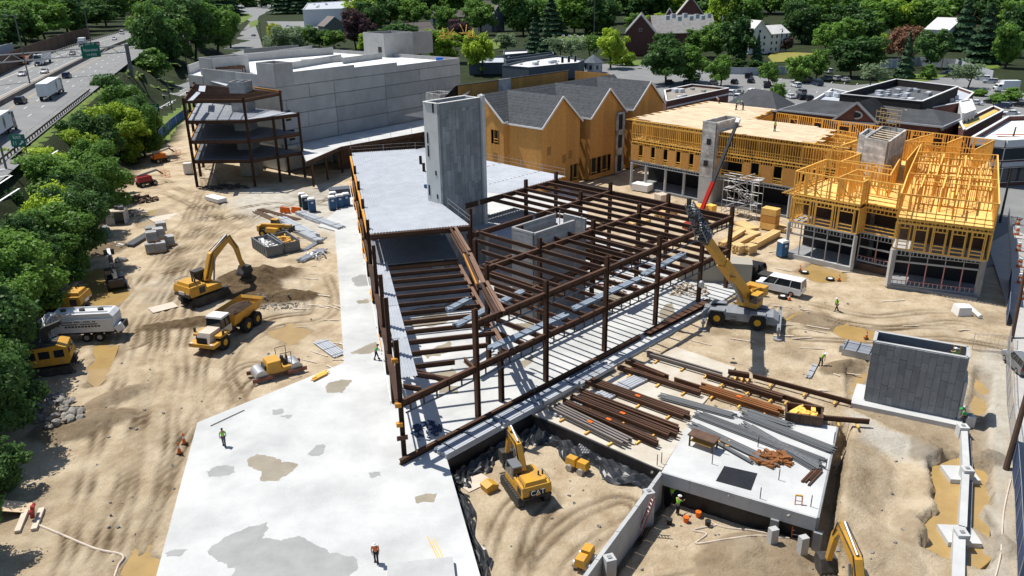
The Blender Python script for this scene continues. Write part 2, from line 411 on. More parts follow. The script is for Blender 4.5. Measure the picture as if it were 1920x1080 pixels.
def gz(x,y):
 i=int(np.clip(np.searchsorted(xs,x),1,nx-1));j=int(np.clip(np.searchsorted(ys,y),1,ny-1))
 tx=(x-xs[i-1])/(xs[i]-xs[i-1]);ty=(y-ys[j-1])/(ys[j]-ys[j-1])
 return float((GZ[j-1,i-1]*(1-tx)+GZ[j-1,i]*tx)*(1-ty)+(GZ[j,i-1]*(1-tx)+GZ[j,i]*tx)*ty)
def GG(px,py,z=-0.2,it=4):
 """point of the dirt seen at a pixel"""
 p=G(px,py,z)
 for _ in range(it):p=G(px,py,gz(p.x,p.y))
 return p
for i,p in enumerate(PUDS):
 cx=sum(a for a,b in p)/len(p);cy=sum(b for a,b in p)/len(p)
 struct('puddle',MB().prism([(cx+(a-cx)*(1+1.5/max(1.2,math.hypot(a-cx,b-cy))),cy+(b-cy)*(1+1.5/max(1.2,math.hypot(a-cx,b-cy))))for a,b in p],-0.42,-0.345+.005*i),M_pud)
tcx=sum(a for a,b in TRENCH)/len(TRENCH);tcy=sum(b for a,b in TRENCH)/len(TRENCH)
struct('trench_water',MB().prism([(tcx+(a-tcx)*1.5,tcy+(b-tcy)*1.1)for a,b in TRENCH],-1.3,-0.98),M_pud)
struct('puddle',MB().prism(pxl([(1585,735),(1590,695),(1626,690),(1622,742)],-.7),-0.85,-0.765),M_pud)
struct('puddle',MB().prism(pxl([(1822,675),(1862,680),(1858,790),(1822,790)],-.7),-0.85,-0.765),M_pud)
# ---------------------------------------------------------------- concrete: the open slab, the building floor, the storage pad
slab=MB().prism([G2(*p)for p in[(370,792),(645,680),(636,540),(628,432),(596,424),(650,378)]]+[(-29,150)]+[(-20,178),(10,150),(12,136)]+[tuple(B(58,24)[:2]),tuple(B(54,12)[:2]),tuple(B(53.5,-1.6)[:2]),tuple(B(37,-2.6)[:2]),tuple(B(12.2,-3)[:2]),G2(838,861),G2(912,1120),G2(282,1120)],-0.6,0.0)
struct('concrete_slab',slab,M_slab)
WET=[([(388,884),(408,872),(436,874),(440,886),(418,894),(392,894)],0),([(462,862),(480,852),(512,856),(528,864),(560,870),(552,880),(520,902),(488,902),(490,884),(466,874)],1),([(576,852),(592,836),(610,832),(606,850),(590,856)],0),([(612,718),(640,712),(662,712),(650,726),(640,736),(612,736)],1),([(692,886),(712,884),(714,892),(696,896)],0),([(778,932),(796,926),(818,926),(816,940),(782,944)],1),([(388,1036),(402,1020),(440,1000),(500,978),(504,990),(490,1008),(528,1012),(560,1004),(576,1010),(604,1028),(640,1040),(668,1044),(672,1064),(640,1090),(440,1120),(440,1070),(400,1046)],0),([(310,1036),(330,1030),(352,1030),(340,1042),(314,1044)],0),([(656,660),(690,646),(706,640),(708,656),(690,664),(660,664)],1),([(668,564),(690,560),(692,568),(672,570)],1),([(510,768),(532,766),(530,776),(512,778)],0),([(524,780),(548,778),(542,786)],0),([(660,520),(700,512),(716,520),(700,536),(664,536)],0)]
for p,k in WET:
 struct('wet_patch',MB().prism(jig(jig([G2(x,y,.004)for x,y in p],0.10,R,4),.16,R,4),-0.01,0.004),M_wetb if k else M_wet)
for p in[[(760,600),(830,585),(850,600),(820,612),(770,612)],[(790,660),(840,640),(850,660),(800,672)],[(770,580),(850,566),(852,580),(780,594)],[(810,700),(850,690),(856,704),(824,720)],[(820,720),(864,724),(856,738),(826,736)],[(972,676),(1000,668),(1000,678),(980,688)],[(1236,580),(1260,566),(1268,590),(1240,600)],[(1255,545),(1290,538),(1290,548),(1258,556)],[(1110,560),(1160,540),(1180,560),(1130,580)],[(1180,470),(1240,455),(1250,480),(1190,490)],[(960,610),(1000,600),(1010,615),(970,625)]]:
 struct('wet_patch',MB().prism(jig(jig([G2(x,y,.004)for x,y in p],0.12,R,4),.16,R,3),-0.01,0.004),M_wetb)
 # slab edge joints and the step at the left line
struct('storage_pad',MB().prism([tuple(B(12.4,-3.4)[:2]),G2(1241,880),G2(1312,762),tuple(B(33,-12)[:2]),tuple(B(33,-5)[:2])],-0.5,-0.06),mat('sandy_concrete',(0.44,0.37,0.28),0.9,vscale=0.35,col2=(0.56,0.53,0.46),detail=10))
# pit wall below the slab and pad edges, coated black
pw=MB()
for a,b in((G(838,861),G(912,1120)),(G(838,861),B(12.3,-3)),(B(12.3,-3.2),G(1241,880))):
 d=(b-a).normalized();nrm=Vector((d.y,-d.x,0));
 pw.bar(a+nrm*.03+Vector((0,0,-1.3)),b+nrm*.03+Vector((0,0,-1.3)),0.12,2.3)
struct('foundation_wall',pw,M_black)
# ---------------------------------------------------------------- highway and roads
HE,HP=Vector((-0.31,0.951,0)),Vector((0.951,0.31,0))
def HW(s,w,z=0.0):
 k=max(0.0,(s-400)/320.0);q=(HE*s+HP*(w+15*k*k))*KH;return Vector((q.x,q.y,ZH+z))
def strip(mb,s0,s1,w0,w1,z,step=20,mi=0,th=0.0):
 n=max(1,int((s1-s0)/step));pts=[s0+(s1-s0)*i/n for i in range(n+1)]
 vs=[];
 for s_ in pts:vs+=[HW(s_,w0,z),HW(s_,w1,z)]
 mb.add(vs,[(2*i,2*i+1,2*i+3,2*i+2)for i in range(n)],mi)
 return mb
struct('highway',strip(MB(),20,1000,-104,-52.4,0.0),M_asph2)
struct('exit_lane',strip(MB(),20,205,-52.4,-49,0.0),M_asph2)
hm=MB()
for w_ in(-56.6,-82.2+0.0):strip(hm,195 if w_>-60 else 60,900,w_-.11,w_+.11,0.012)
strip(hm,60,900,-95.5,-95.2,0.012);strip(hm,20,900,-56.75,-56.45,0.012)
for w_,ph in((-67.2,292),(-62.4,293),(-86,355),(-90.6,362)):
 for k in range(-13,30):
  s_=ph+19*k
  if s_>60:strip(hm,s_,s_+5.0,w_-.11,w_+.11,0.012)
for(a,b)in(((-10,319),(15,316)),((-10,333),(20,328)),((-10,350),(22,329)),((-8,381),(36,353)),((78,300),(108,282))):
 p,q=G(*a,ZH+.012),G(*b,ZH+.012);hm.bar(p,q,.3,.004)
struct('lane_markings',hm,M_line)
struct('edge_line',strip(MB(),20,900,-71.9,-71.65,0.012),M_yline)
struct('median_shoulder',strip(MB(),20,1000,-81.2,-77.2,0.008),mat('sandy_shoulder',(0.42,0.34,0.24),0.95,var=0.15,vscale=0.4))
bl=MB()
n_=70
for i in range(n_):
 s0,s1=20+i*13.0,20+(i+1)*13.0
 a,b=HW(s0,-76.3),HW(s1-.04,-76.3);r=HP
 bl.hexa([a-r*1.0,a+r*.5,b+r*.5,b-r*1.0,a-r*.8+vec(0,0,1.05),a+r*.2+vec(0,0,1.05),b+r*.2+vec(0,0,1.05),b-r*.8+vec(0,0,1.05)])
bar_=bl.build('median_barrier',mat('median_concrete',(0.13,0.115,0.10),0.9,var=0.2,vscale=0.5));tag(bar_,'long dark concrete barrier down the middle of the highway','barrier')
# guardrails
M_rail=mat('galvanised_rail',(0.42,0.42,0.42),0.5,0.6);M_railr=mat('weathered_rail',(0.10,0.075,0.06),0.7)
def guardrail(s0,s1,w_,label,m=M_rail,sp=4.0):
 g=site('guardrail',label,'guardrail',HW(s0,w_))
 rb=MB();n=int((s1-s0)/12)
 for i in range(n):
  rb.bar(HW(lerp(s0,s1,i/n),w_,.62),HW(lerp(s0,s1,(i+1)/n),w_,.62),.08,.34)
 rb.build('rail',m,g)
 pm=MB().box(-.07,-.1,0,.07,.1,.75).mesh('post',M_railr)
 for i in range(int((s1-s0)/sp)):
  put('post',pm,g,Matrix.Translation(HW(s0+i*sp,w_+.16)))
 return g
guardrail(175,330,-53.2,'dark steel guardrail between the near lanes and the grass verge',M_railr,3.2)
guardrail(330,800,-103.0,'pale guardrail along the far shoulder of the highway below the woods',M_rail,6.0)
# grass verge between the highway and the ramp, lawns by the roads, parking and streets
def sheet(name,pts,z,m,px=True,jit=0.0):
 q=[G2(x,y,z)for x,y in pts]if px else pts
 if jit:q=jig(q,jit,R,4)
 return struct(name,MB().prism(q,z-0.35,z),m)
def drape(name,pts,m,lift,step=5.0):
 """sheet laid over the ground inside an outline"""
 P2=[(float(x),float(y))for x,y in pts];x0,x1=min(p[0]for p in P2),max(p[0]for p in P2);y0,y1=min(p[1]for p in P2),max(p[1]for p in P2)
 nx_,ny_=int((x1-x0)/step)+1,int((y1-y0)/step)+1
 gx,gy=np.meshgrid(x0+np.arange(nx_+1)*step,y0+np.arange(ny_+1)*step)
 d_=psdf(P2,gx,gy)<step*.45;idx={};mb=MB()
 def vid(j,i):
  if(j,i)not in idx:idx[(j,i)]=len(mb.v);p=GG(gx[j,i],gy[j,i]);mb.v.append((p.x,p.y,p.z+lift))
  return idx[(j,i)]
 for j in range(ny_):
  for i in range(nx_):
   if d_[j,i]and d_[j,i+1]and d_[j+1,i]and d_[j+1,i+1]:mb.f.append([vid(j+1,i),vid(j+1,i+1),vid(j,i+1),vid(j,i)]);mb.m.append(0)
 return struct(name,mb,m)
drape('grass_verge',[(38,300),(62,262),(160,184),(215,150),(262,112),(300,100),(355,118),(365,140),(330,165),(290,178),(205,240),(150,275),(95,292)],M_grass,0.10)
drape('exit_ramp',[(30,345),(72,300),(110,282),(175,240),(232,202),(282,182),(330,160),(362,140),(380,120),(440,75),(480,75),(450,110),(380,150),(360,172),(322,195),(290,212),(235,250),(150,300),(90,350),(0,420),(-60,400)],M_asph2,0.16)
el=MB()
for a,b in(((68,303),(112,280)),((112,280),(175,243)),((300,203),(352,172)),((315,183),(328,176)),((338,172),(350,166)),((318,198),(324,190))):
 el.bar(GG(*a)+vec(0,0,.2),GG(*b)+vec(0,0,.2),.22,.02)
struct('ramp_markings',el,M_line)
drape('grass_bank',[(300,222),(340,200),(372,178),(372,200),(345,225),(318,262),(300,270)],M_grass,0.10)
sheet('street',[(440,78),(452,60),(470,40),(440,26),(440,10),(510,2),(520,14),(486,30),(478,45),(490,80),(500,120),(380,150)],0.02,M_asph2)
sheet('grass_island',[(466,42),(484,36),(484,46),(470,52)],0.04,M_grass)
sheet('grass_island',[(440,34),(464,24),(474,30),(450,46)],0.045,M_grass)
sheet('lawn',[(500,40),(640,40),(640,62),(520,70)],0.0,M_asph2)
sheet('parking_lot',[(1085,175),(1120,120),(1200,118),(1440,145),(1600,160),(1760,145),(1880,150),(1960,200),(1990,260),(1800,250),(1500,250),(1250,190)],0.0,M_asph2)
sheet('lawn',[(1165,122),(1195,112),(1215,112),(1220,120),(1185,124)],0.04,M_grass)
sheet('lawn',[(1440,106),(1452,96),(1530,100),(1505,113),(1450,117)],0.05,mat('dry_lawn',(0.17,0.19,0.04),0.9,vscale=0.2,col2=(0.28,0.22,0.05),detail=8))
sheet('lawn',[(1640,148),(1700,138),(1780,140),(1740,152),(1660,158)],0.05,M_grass)
sheet('lawn',[(1760,115),(1850,108),(1880,128),(1800,130)],0.05,M_grass)
sheet('lawn',[(1050,64),(1120,60),(1130,78),(1040,80)],0.05,M_grass)
sheet('lawn',[(906,78),(950,66),(960,84),(920,94)],0.05,M_grass)
pm_=MB()
for k in range(9):
 a=G(1400+26*k,168+1.2*k,.008);pm_.bar(a,a+Vector((2.2,4.4,0)),.14,.004)
for k in range(8):
 a=G(1462+24*k,150+1.5*k,.008);pm_.bar(a,a+Vector((2.2,4.4,0)),.14,.004)
struct('parking_lines',pm_,M_line)
sheet('main_street',[(1838,500),(1790,330),(1850,300),(1960,280),(2100,300),(2100,480),(1960,480)],-0.02,M_asph2)
sheet('sidewalk',[(1872,320),(1872,300),(1990,308),(1990,332)],0.10,M_side)
sheet('sidewalk',[(1852,458),(1900,430),(1990,470),(1960,700),(2000,1120),(1912,1120),(1904,760),(1898,600)],0.06,M_side)
# ---------------------------------------------------------------- materials of the new buildings
M_prec=mat('precast_concrete',(0.375,0.37,0.36),0.85,var=0.13,vscale=0.35,bump=0.15,bscale=6,rnd=0.15,detail=9)
M_roofw=mat('white_roof',(0.72,0.72,0.70),0.8,var=0.06,vscale=0.3)
M_rust=mat('rusty_steel',(0.075,0.036,0.02),0.75,var=0.45,vscale=1.1,bump=0.1,bscale=10,rnd=0.35)
M_rusto=mat('primed_orange_steel',(0.55,0.24,0.03),0.7,var=0.25,vscale=0.9,rnd=0.2)
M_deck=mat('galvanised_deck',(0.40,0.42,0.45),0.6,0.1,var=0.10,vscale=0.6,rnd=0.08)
M_osb=mat('osb_board',(0.46,0.215,0.05),0.85,vscale=2.5,col2=(0.56,0.29,0.085),rnd=0.12,detail=12,bump=.1,bscale=14)
M_lum=mat('lumber',(0.80,0.45,0.095),0.8,var=0.12,vscale=1.0,rnd=0.18)
M_ply=mat('plywood_deck',(0.62,0.47,0.31),0.85,var=0.14,vscale=0.6,rnd=0.12,detail=9)
M_ply2=mat('yellow_subfloor',(0.78,0.48,0.15),0.85,var=0.15,vscale=0.7,rnd=0.1)
M_shin=mat('roof_shingles',(0.06,0.064,0.07),0.9,var=0.3,vscale=1.6,bump=0.3,bscale=9,rnd=0.1,detail=10)
M_trim=mat('white_fascia',(0.72,0.70,0.67),0.7)
M_cmu=mat('block_wall',(0.34,0.335,0.325),0.9,var=0.2,vscale=0.9,bump=0.2,bscale=7,rnd=0.2,detail=9)
M_cmuw=mat('weathered_block',(0.44,0.425,0.40),0.9,var=0.42,vscale=0.7,bump=0.2,bscale=7,rnd=0.2,detail=9)
M_stud=mat('metal_stud',(0.36,0.38,0.40),0.5,0.4,rnd=0.1)
M_dark=mat('dark_interior',(0.02,0.02,0.022),0.7)  # near-black for black parts, and for unlit depth painted in openings and slots
M_wood_d=mat('dark_timber',(0.10,0.06,0.04),0.9,var=0.3,vscale=1.0,rnd=0.2)
M_yel=mat('safety_yellow',(0.75,0.38,0.01),0.45,var=0.08,vscale=1.0)
def panels(root,name,p,d,w0,w1,rows,m,th=0.3,gap=0.06,nrm=None,rng=R,proud=0.05):
 """wall panels laid out on a vertical plane: rows = [(z0, z1, [splits])] """
 n=nrm if nrm is not None else Vector((d.y,-d.x,0))
 for z0,z1,sp in rows:
  e=[w0]+sp+[w1]
  for a,b in zip(e[:-1],e[1:]):
   o=n*rng.uniform(-proud,0)
   mb=MB();A=p+d*(a+gap)+o;Bq=p+d*(b-gap)+o
   q0=[A,Bq,Bq-n*th,A-n*th]
   mb.hexa([v+vec(0,0,z0+gap)for v in q0]+[v+vec(0,0,z1-gap)for v in q0])
   mb.build(name,m,root)
   # ---------------------------------------------------------------- the grey precast building on its platform
GC=vec(-46.5,162.6,0);GD=vec(0.637,0.771,0);GL=vec(-0.771,0.637,0);GN=-GL
gb=site('precast_building','large windowless grey precast concrete building with a white open roof and parapets','building',(-45,190,0))
rows=[(0,5.3,[16,33]),(5.3,8.3,[2,14.5,29]),(8.3,11.4,[7,14.5,29,40]),(11.4,14.3,[2,14.5,29]),(14.3,17.0,[8,14.5,29,40])]
panels(gb,'wall_panel',GC,GD,0,54,rows,M_prec)
panels(gb,'wall_panel',GC,GD,4,20.5,[(17.0,19.75,[14.5])],M_prec)
panels(gb,'wall_panel',GC,GD,20.5,33,[(17.0,19.2,[29])],M_prec)
panels(gb,'wall_panel',GC,GD,33,54,[(17.0,18.5,[43])],M_prec)
lw=GC.copy()
panels(gb,'wall_panel',lw,GL,0,27,[(0,5.3,[13]),(5.3,8.6,[6,14]),(8.6,12.0,[14]),(12.0,15.6,[8,14]),(15.6,19.3,[14])],M_prec,nrm=-GD)
panels(gb,'wall_panel',lw,GL,27,33,[(0,9,[]),(9,17.6,[])],M_prec,nrm=-GD)
core=MB();gp=[GC+GD*.35+GL*.35,GC+GD*53.6+GL*.35,GC+GD*53.6+GL*58,GC+GD*14+GL*46,GC+GD*.35+GL*33]
core.prism([(p.x,p.y)for p in gp],0,17.4);core.build('core_wall',M_prec,gb)
rf=MB().prism([(p.x,p.y)for p in gp],17.404,17.6);rf.build('roof',M_roofw,gb)
def wallseg(root,name,a,b,z0,z1,th,m):
 return MB().bar(vec(a.x,a.y,(z0+z1)/2),vec(b.x,b.y,(z0+z1)/2),th,z1-z0).build(name,m,root)
for a,b,z1 in((gp[1],gp[2],18.5),(gp[2],gp[3],19.2),(gp[3],gp[4],19.6)):wallseg(gb,'parapet',a,b,17.6,z1,.3,M_prec)
def gq(px,py,z=17.6):return G(px,py,z)
for a,b,h in(((432,118),(625,102),1.9),((546,130),(640,114),1.6),((643,120),(716,110),1.5),((565,121),(643,116),1.2),((458,100),(560,92),1.2)):
 wallseg(gb,'ramp_wall',gq(*a),gq(*b),17.6,17.6+h,.3,M_prec)
def boxbuilding(root,name,pts,z0,z1,m,th=.25):
 n=len(pts)
 for i in range(n):wallseg(root,name,pts[i],pts[(i+1)%n],z0,z1,th,m)
c0=GC.copy()
boxbuilding(gb,'stair_box',[c0+GD*.1+GL*.1,c0+GD*4.4+GL*.1,c0+GD*4.4+GL*6,c0+GD*.1+GL*6],17.0,21.6,M_prec)
MB().prism([tuple((c0+GD*a+GL*b)[:2])for a,b in((.2,.2),(4.2,.2),(4.2,5.8),(.2,5.8))],20.3,20.5).build('box_roof',mat('brown_slab',(.22,.16,.12)),gb)
c1=GC+GL*24+GD*1
boxbuilding(gb,'stair_box',[c1,c1+GD*9,c1+GD*9+GL*5,c1+GL*5],17.0,21.4,M_prec)
# penthouse stair tower
pA=G(684,101,18);pB=G(723,105,18)
du=(pB-pA).normalized();dv=Vector((-du.y,du.x,0));pw_=(pB-pA).length
pC=pB+du*.3
for a,b in((pA,pB),(pA,pA+dv*9),(pB,pB+dv*9),(pA+dv*9,pB+dv*9)):wallseg(gb,'penthouse_wall',a,b,17.6,23.6,.3,M_prec)
dd=(G(762,100,18)-pB);dd.z=0
wallseg(gb,'penthouse_wall',pB+dv*.3,pB+dd,17.6,23.4,.3,M_prec);wallseg(gb,'penthouse_wall',pB+dd,pB+dd+dv*9,17.6,23.4,.3,M_prec)
dm=pA+(pB-pA)*.78-dv*.17;dm.z=0
MB().bar(dm+vec(0,0,18.9)-du*.8,dm+vec(0,0,18.9)+du*.8,.06,2.6).build('door',M_dark,gb)
for t_,z_ in((-1.6,0),):pass
for t_,z0 in((1.4,11.2),(1.8,7.2)):
 q=GC+GD*(t_-6.5+6.5)+GN*.02
 o=MB().bar(q+vec(0,0,z0),q+GD*1.3+vec(0,0,z0),.05,2.1).build('window',M_dark,gb)
 for k in range(2):MB().bar(q+GN*.05+vec(0,0,z0-.5+k*.5),q+GD*1.3+GN*.05+vec(0,0,z0-.5+k*.5),.08,.12).build('guard_board',M_lum,o)
tag(MB().box(0,0,0,1.6,1.2,1.0).build('blue_crate',mat('blue_tarp',(.02,.12,.5))),'small blue crate on the white roof near the right end of the grey building','crate').location=G(818,116,17.6)
# platform in front of it
pf=site('platform','pale raised concrete platform along the foot of the grey precast building','platform',(-32,165,0))
pl_=[G(561,272,5.3),G(575,303,5.3),G(640,275,5.3),G(802,246,5.3),vec(-8,186,5.3),vec(-4,205,5.3),GC+GD*50+GN*.4,GC+GN*.4]
MB().prism([tuple(p[:2])for p in pl_],4.75,5.3).build('slab',M_slab,pf)
fr=[pl_[1],pl_[2],pl_[3],pl_[4]]
MB().bar(fr[0]+vec(0,-.1,-.3),fr[1]+vec(0,-.1,-.3),.2,.7).bar(fr[1]+vec(0,-.1,-.3),fr[2]+vec(0,-.1,-.3),.2,.7).build('edge_beam',M_rust,pf)
cs=section('I',.35,.35,M_rust)
for t in(0.1,.5,.95):stick('column',cs,lerp(fr[0],fr[1],t)*1+vec(0,.4,-5.3),lerp(fr[0],fr[1],t)+vec(0,.4,-.5),pf,(1,0,0))
for t in(.2,.45,.7,.95):stick('column',cs,lerp(fr[1],fr[2],t)+vec(.3,.6,-5.3),lerp(fr[1],fr[2],t)+vec(.3,.6,-.5),pf,(1,0,0))
bk=MB()
for k in range(46):
 t=k/46;p=lerp(fr[1],fr[2],t)+vec(-1.5,2.4,-5.3);q=lerp(fr[1],fr[2],t+.0205)+vec(-1.5,2.4,-5.3)
 bk.bar(p+vec(0,0,2.3),q+vec(0,0,2.3),.15+.1*(k%2),4.6)
o=bk.build('lagging_wall',M_wood_d,pf);o['kind']='stuff'
for t in(.1,.3,.55,.8):stick('post',section('R',.06,.06,M_rail),lerp(fr[1],fr[2],t)+vec(0,.3,0),lerp(fr[1],fr[2],t)+vec(0,.3,1.2),pf,(1,0,0))
for k in range(5):
 a=G(575+k*14,320,0)+vec(0,8+k,0)
 MB().box(a.x,a.y,0,a.x+4,a.y+.4,4.7).build('back_wall',M_conc,pf)
 # ---------------------------------------------------------------- four level steel frame at its left
sf=site('steel_structure','four level rusty steel frame with metal decks at the left end of the grey building','steel frame',(-54,156,0))
A_,B_,C_=vec(-60.4,150.2,0),vec(-49.2,150.0,0),vec(-41.2,157.0,0)
D_,E_=GC+GD*-1.2+GL*-1+vec(0,0,0),vec(-67.5,175,0)
D_=vec(-47.2,161.6,0)
lv=[5.3,9.05,12.8,16.6]
colI=section('I',.42,.42,M_rust,.05);bmI=section('I',.26,.62,M_rust,.04);jo=section('I',.10,.4,M_rust,.02)
mid1=lerp(A_,E_,.36);mid2=lerp(A_,E_,.7)
cols=[(A_,16.9),(B_,16.9),(mid1,16.9),(mid2,16.9),(E_,16.9),(C_,13.0),(vec(-44.9,159.2,0),16.9),(vec(-51.5,162,0),16.9),(lerp(B_,C_,.5),12.8)]
for p,h in cols:stick('column',colI,p,p+vec(0,0,h),sf,(1,0,0))
for z in lv:
 outl=[A_,B_,C_,D_,E_]if z<16 else[A_,B_,vec(-44.9,159.2,0),vec(-51.5,164,0),E_]
 for a,b in zip(outl,outl[1:]+outl[:1]):stick('beam',bmI,a+vec(0,0,z-.35),b+vec(0,0,z-.35),sf)
 if z<16:
  ins_=[lerp(p,sum(outl,vec(0,0,0))/len(outl),.03)for p in outl]
  d=MB();d.prism([tuple(p[:2])for p in ins_],z-.1,z);dm_=M_deck if z>12 else mat('shaded_deck',(.20,.205,.22),.6,.2,var=.1,vscale=.6);o=d.build('deck',dm_,sf)  # lower decks get a darker copy of the deck colour for their shade
  rb=MB()
  for k in range(64):
   t=(k+.5)/64
   a=lerp(ins_[0],ins_[1],t)if t<1 else ins_[1];b=lerp(ins_[4],ins_[3],t)
   rb.bar(a+vec(0,.2,z+.03),b+vec(0,-.2,z+.03),.09,.06)
  o2=rb.build('deck_rib',dm_,sf);o2['kind']='stuff'
  MB().bar(lerp(A_,E_,.02)+vec(.1,0,z+.1),lerp(A_,E_,.6)+vec(.1,0,z+.1),.12,.2).build('edge_angle',M_rusto,sf)
 else:
  for k in range(1,14):
   t=k/14.0
   stick('joist',jo,lerp(outl[0],outl[4],t)+vec(0,0,z-.2),lerp(outl[1],outl[2],min(1,t*2.2))+vec(0,0,z-.2)if t<.45 else lerp(outl[2],outl[3],min(1,(t-.45)*1.8))+vec(0,0,z-.2),sf)
  for k in range(1,5):stick('joist',jo,lerp(outl[0],outl[1],k/5)+vec(0,0,z-.5),lerp(outl[4],outl[3],k/5)+vec(0,0,z-.5),sf)
  stick('beam',section('I',.3,.3,M_rusto),vec(-44.6,159.5,z+.05),vec(-52,166,z+.05),sf)
  for a,b,c,d_ in(((352,189),(369,172),(362,188),(376,174)),((372,171),(374,161),(384,172),(386,161)),((370,146),(376,147),(428,158),(424,161))):
   pts=[G(*q,z+.1)for q in(a,b,d_,c)]
   MB().prism([tuple(p[:2])for p in pts],z+.05,z+.12).build('deck_sheet',M_deck,sf)
  q=G(400,152,z)
  for(x,y)in((0,0),(7,-.8),(-1.5,4),(6,4)):stick('post',section('R',.2,.2,M_rust),q+vec(x,y,0),q+vec(x,y,2.6),sf,(1,0,0))
  for k in range(6):stick('joist',jo,q+vec(lerp(0,-1.5,k/5),lerp(0,4,k/5),2.7),q+vec(lerp(7,6,k/5),lerp(-.8,4,k/5),2.7),sf)
sc_=G(468,329,0)+vec(0,1.5,0)
core2=site('stair_core','grey block stair core rising through the steel frame beside the grey building','stair core',sc_)
boxbuilding(core2,'block_wall',[sc_+vec(*p)for p in((-1.6,-1.5,0),(1.5,-1.9,0),(1.9,1.5,0),(-1.3,1.8,0))],0,18.6,M_cmu,.25)
MB().bar(sc_+vec(-.1,-1.6,18.4),sc_+vec(.3,1.6,18.4),.2,.4).build('divider',M_cmu,core2)
# ---------------------------------------------------------------- concrete lift tower in the steel
TC=B(31.54,30.37)
tw=site('lift_tower','tall board marked concrete lift tower standing in the metal roof deck','tower',TC)
TH=22.4
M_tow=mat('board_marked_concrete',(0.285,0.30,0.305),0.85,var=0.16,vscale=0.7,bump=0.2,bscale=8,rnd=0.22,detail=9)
M_tow2=mat('sunlit_concrete',(0.60,0.60,0.58),0.85,var=0.08,vscale=0.6,bump=0.1,bscale=8)  # lighter copy of the tower concrete, sunlight put into the colour
wT=7.3
for k in range(11):
 z=0.0;rg=random.Random(k*5+2)
 e=[0,.3]+[rg.choice((1.9,2.6,3.1,3.6))+0 for _ in range(1)]
 zz=0;x0=.35+k*(wT-.7)/11;x1=x0+(wT-.7)/11
 while zz<TH-.9:
  h=rg.choice((1.6,2.2,2.9,3.4));z1=min(TH-.9,zz+h)
  if zz<11.6<z1:z1=11.6
  o=-V*rg.uniform(0,.035)
  mb=MB();a=TC+U*(x0+.012)+o;b=TC+U*(x1-.012)+o
  q=[a,b,b+V*.2,a+V*.2];mb.hexa([p+vec(0,0,zz+.012)for p in q]+[p+vec(0,0,z1-.012)for p in q])
  mb.build('form_panel',M_tow,tw);zz=z1
for a,b,z0,z1 in((0,.33,0,TH),(wT-.33,wT,0,TH),(.33,wT-.33,TH-.9,TH),(.0,wT,11.45,11.65)):
 k=-V*(.03 if z1-z0>1 else .012)
 mb=MB();q=[TC+U*a+k,TC+U*b+k,TC+U*b+V*.3,TC+U*a+V*.3]
 mb.hexa([p+vec(0,0,z0)for p in q]+[p+vec(0,0,z1)for p in q]);mb.build('frame_strip',M_tow,tw)
def tbar(a,b,z0,z1,th,nm,m):MB().bar(TC+U*a[0]+V*a[1]+vec(0,0,(z0+z1)/2),TC+U*b[0]+V*b[1]+vec(0,0,(z0+z1)/2),th,z1-z0).build(nm,m,tw)
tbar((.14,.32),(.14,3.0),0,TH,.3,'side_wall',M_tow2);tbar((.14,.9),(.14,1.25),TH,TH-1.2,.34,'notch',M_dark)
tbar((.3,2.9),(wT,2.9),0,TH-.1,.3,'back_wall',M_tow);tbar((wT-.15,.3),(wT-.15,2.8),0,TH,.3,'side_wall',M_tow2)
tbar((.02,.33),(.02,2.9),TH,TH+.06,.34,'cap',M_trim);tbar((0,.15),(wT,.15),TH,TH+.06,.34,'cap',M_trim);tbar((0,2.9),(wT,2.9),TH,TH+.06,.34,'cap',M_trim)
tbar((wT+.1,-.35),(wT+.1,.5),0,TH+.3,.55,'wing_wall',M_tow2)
for z0,y_ in((17.9,2.4),(16.2,2.4),(13.5,1.1),(10.4,1.0),(11.0,2.6)):
 MB().bar(TC+V*(y_-.12)-U*.03+vec(0,0,z0),TC+V*(y_+.12)-U*.03+vec(0,0,z0),.06,1.4 if y_>2 else .6).build('slot',M_dark,tw)
for k in range(9):stick('rebar',section('C',.03,.03,M_rust),TC+U*(1+k*.7)+V*2.9+vec(0,0,TH),TC+U*(1+k*.7)+V*2.9+vec(0,0,TH+R.uniform(.8,2.2)),tw,(1,0,0))
# ---------------------------------------------------------------- gabled building sheathed in orange boards
ob=site('sheathed_building','three gabled building sheathed in orange boards under a dark shingle roof','building',B(90,58))
EZ,RZ,SF,SR,SE=12.2,16.9,48.6,62.2,57.0
def sheath(root,p,d,w,z0,z1,nrm,holes=(),bw=1.22,m=None,gable=None):
 """board sheathing laid up board by board, with rough openings left in it"""
 n=max(1,round(w/bw));bw=w/n
 for k in range(n):
  a0,a1=k*bw,(k+1)*bw
  segs=[(z0,z1)]
  if gable:
   zt0=gable(a0);zt1=gable(a1)
  else:zt0=zt1=z1
  cuts=sorted([h for h in holes if h[0]<a1-.05 and h[1]>a0+.05],key=lambda h:h[2])
  zc=z0;pieces=[]
  for h in cuts:pieces.append((zc,h[2],None));zc=h[3]
  pieces.append((zc,None,1))
  for lo,hi,top in pieces:
   o=nrm*R.uniform(0,.012)
   A=p+d*(a0+.01)+o;Bq=p+d*(a1-.01)+o
   if top is None:
    if hi-lo<.05:continue
    zs=(lo,lo,hi-.01,hi-.01)
   else:zs=(lo,lo,zt1,zt0)
   back=-nrm*.1
   v=[A+vec(0,0,zs[0]),Bq+vec(0,0,zs[1]),Bq+vec(0,0,zs[2]),A+vec(0,0,zs[3])]
   if gable and top and k==int(n/2)and n%2==1:pass
   mb=MB();mb.add([q+back for q in v]+v,[(0,1,2,3),(7,6,5,4),(0,4,5,1),(1,5,6,2),(2,6,7,3),(3,7,4,0)])
   mb.build('board',m or M_osb,root)
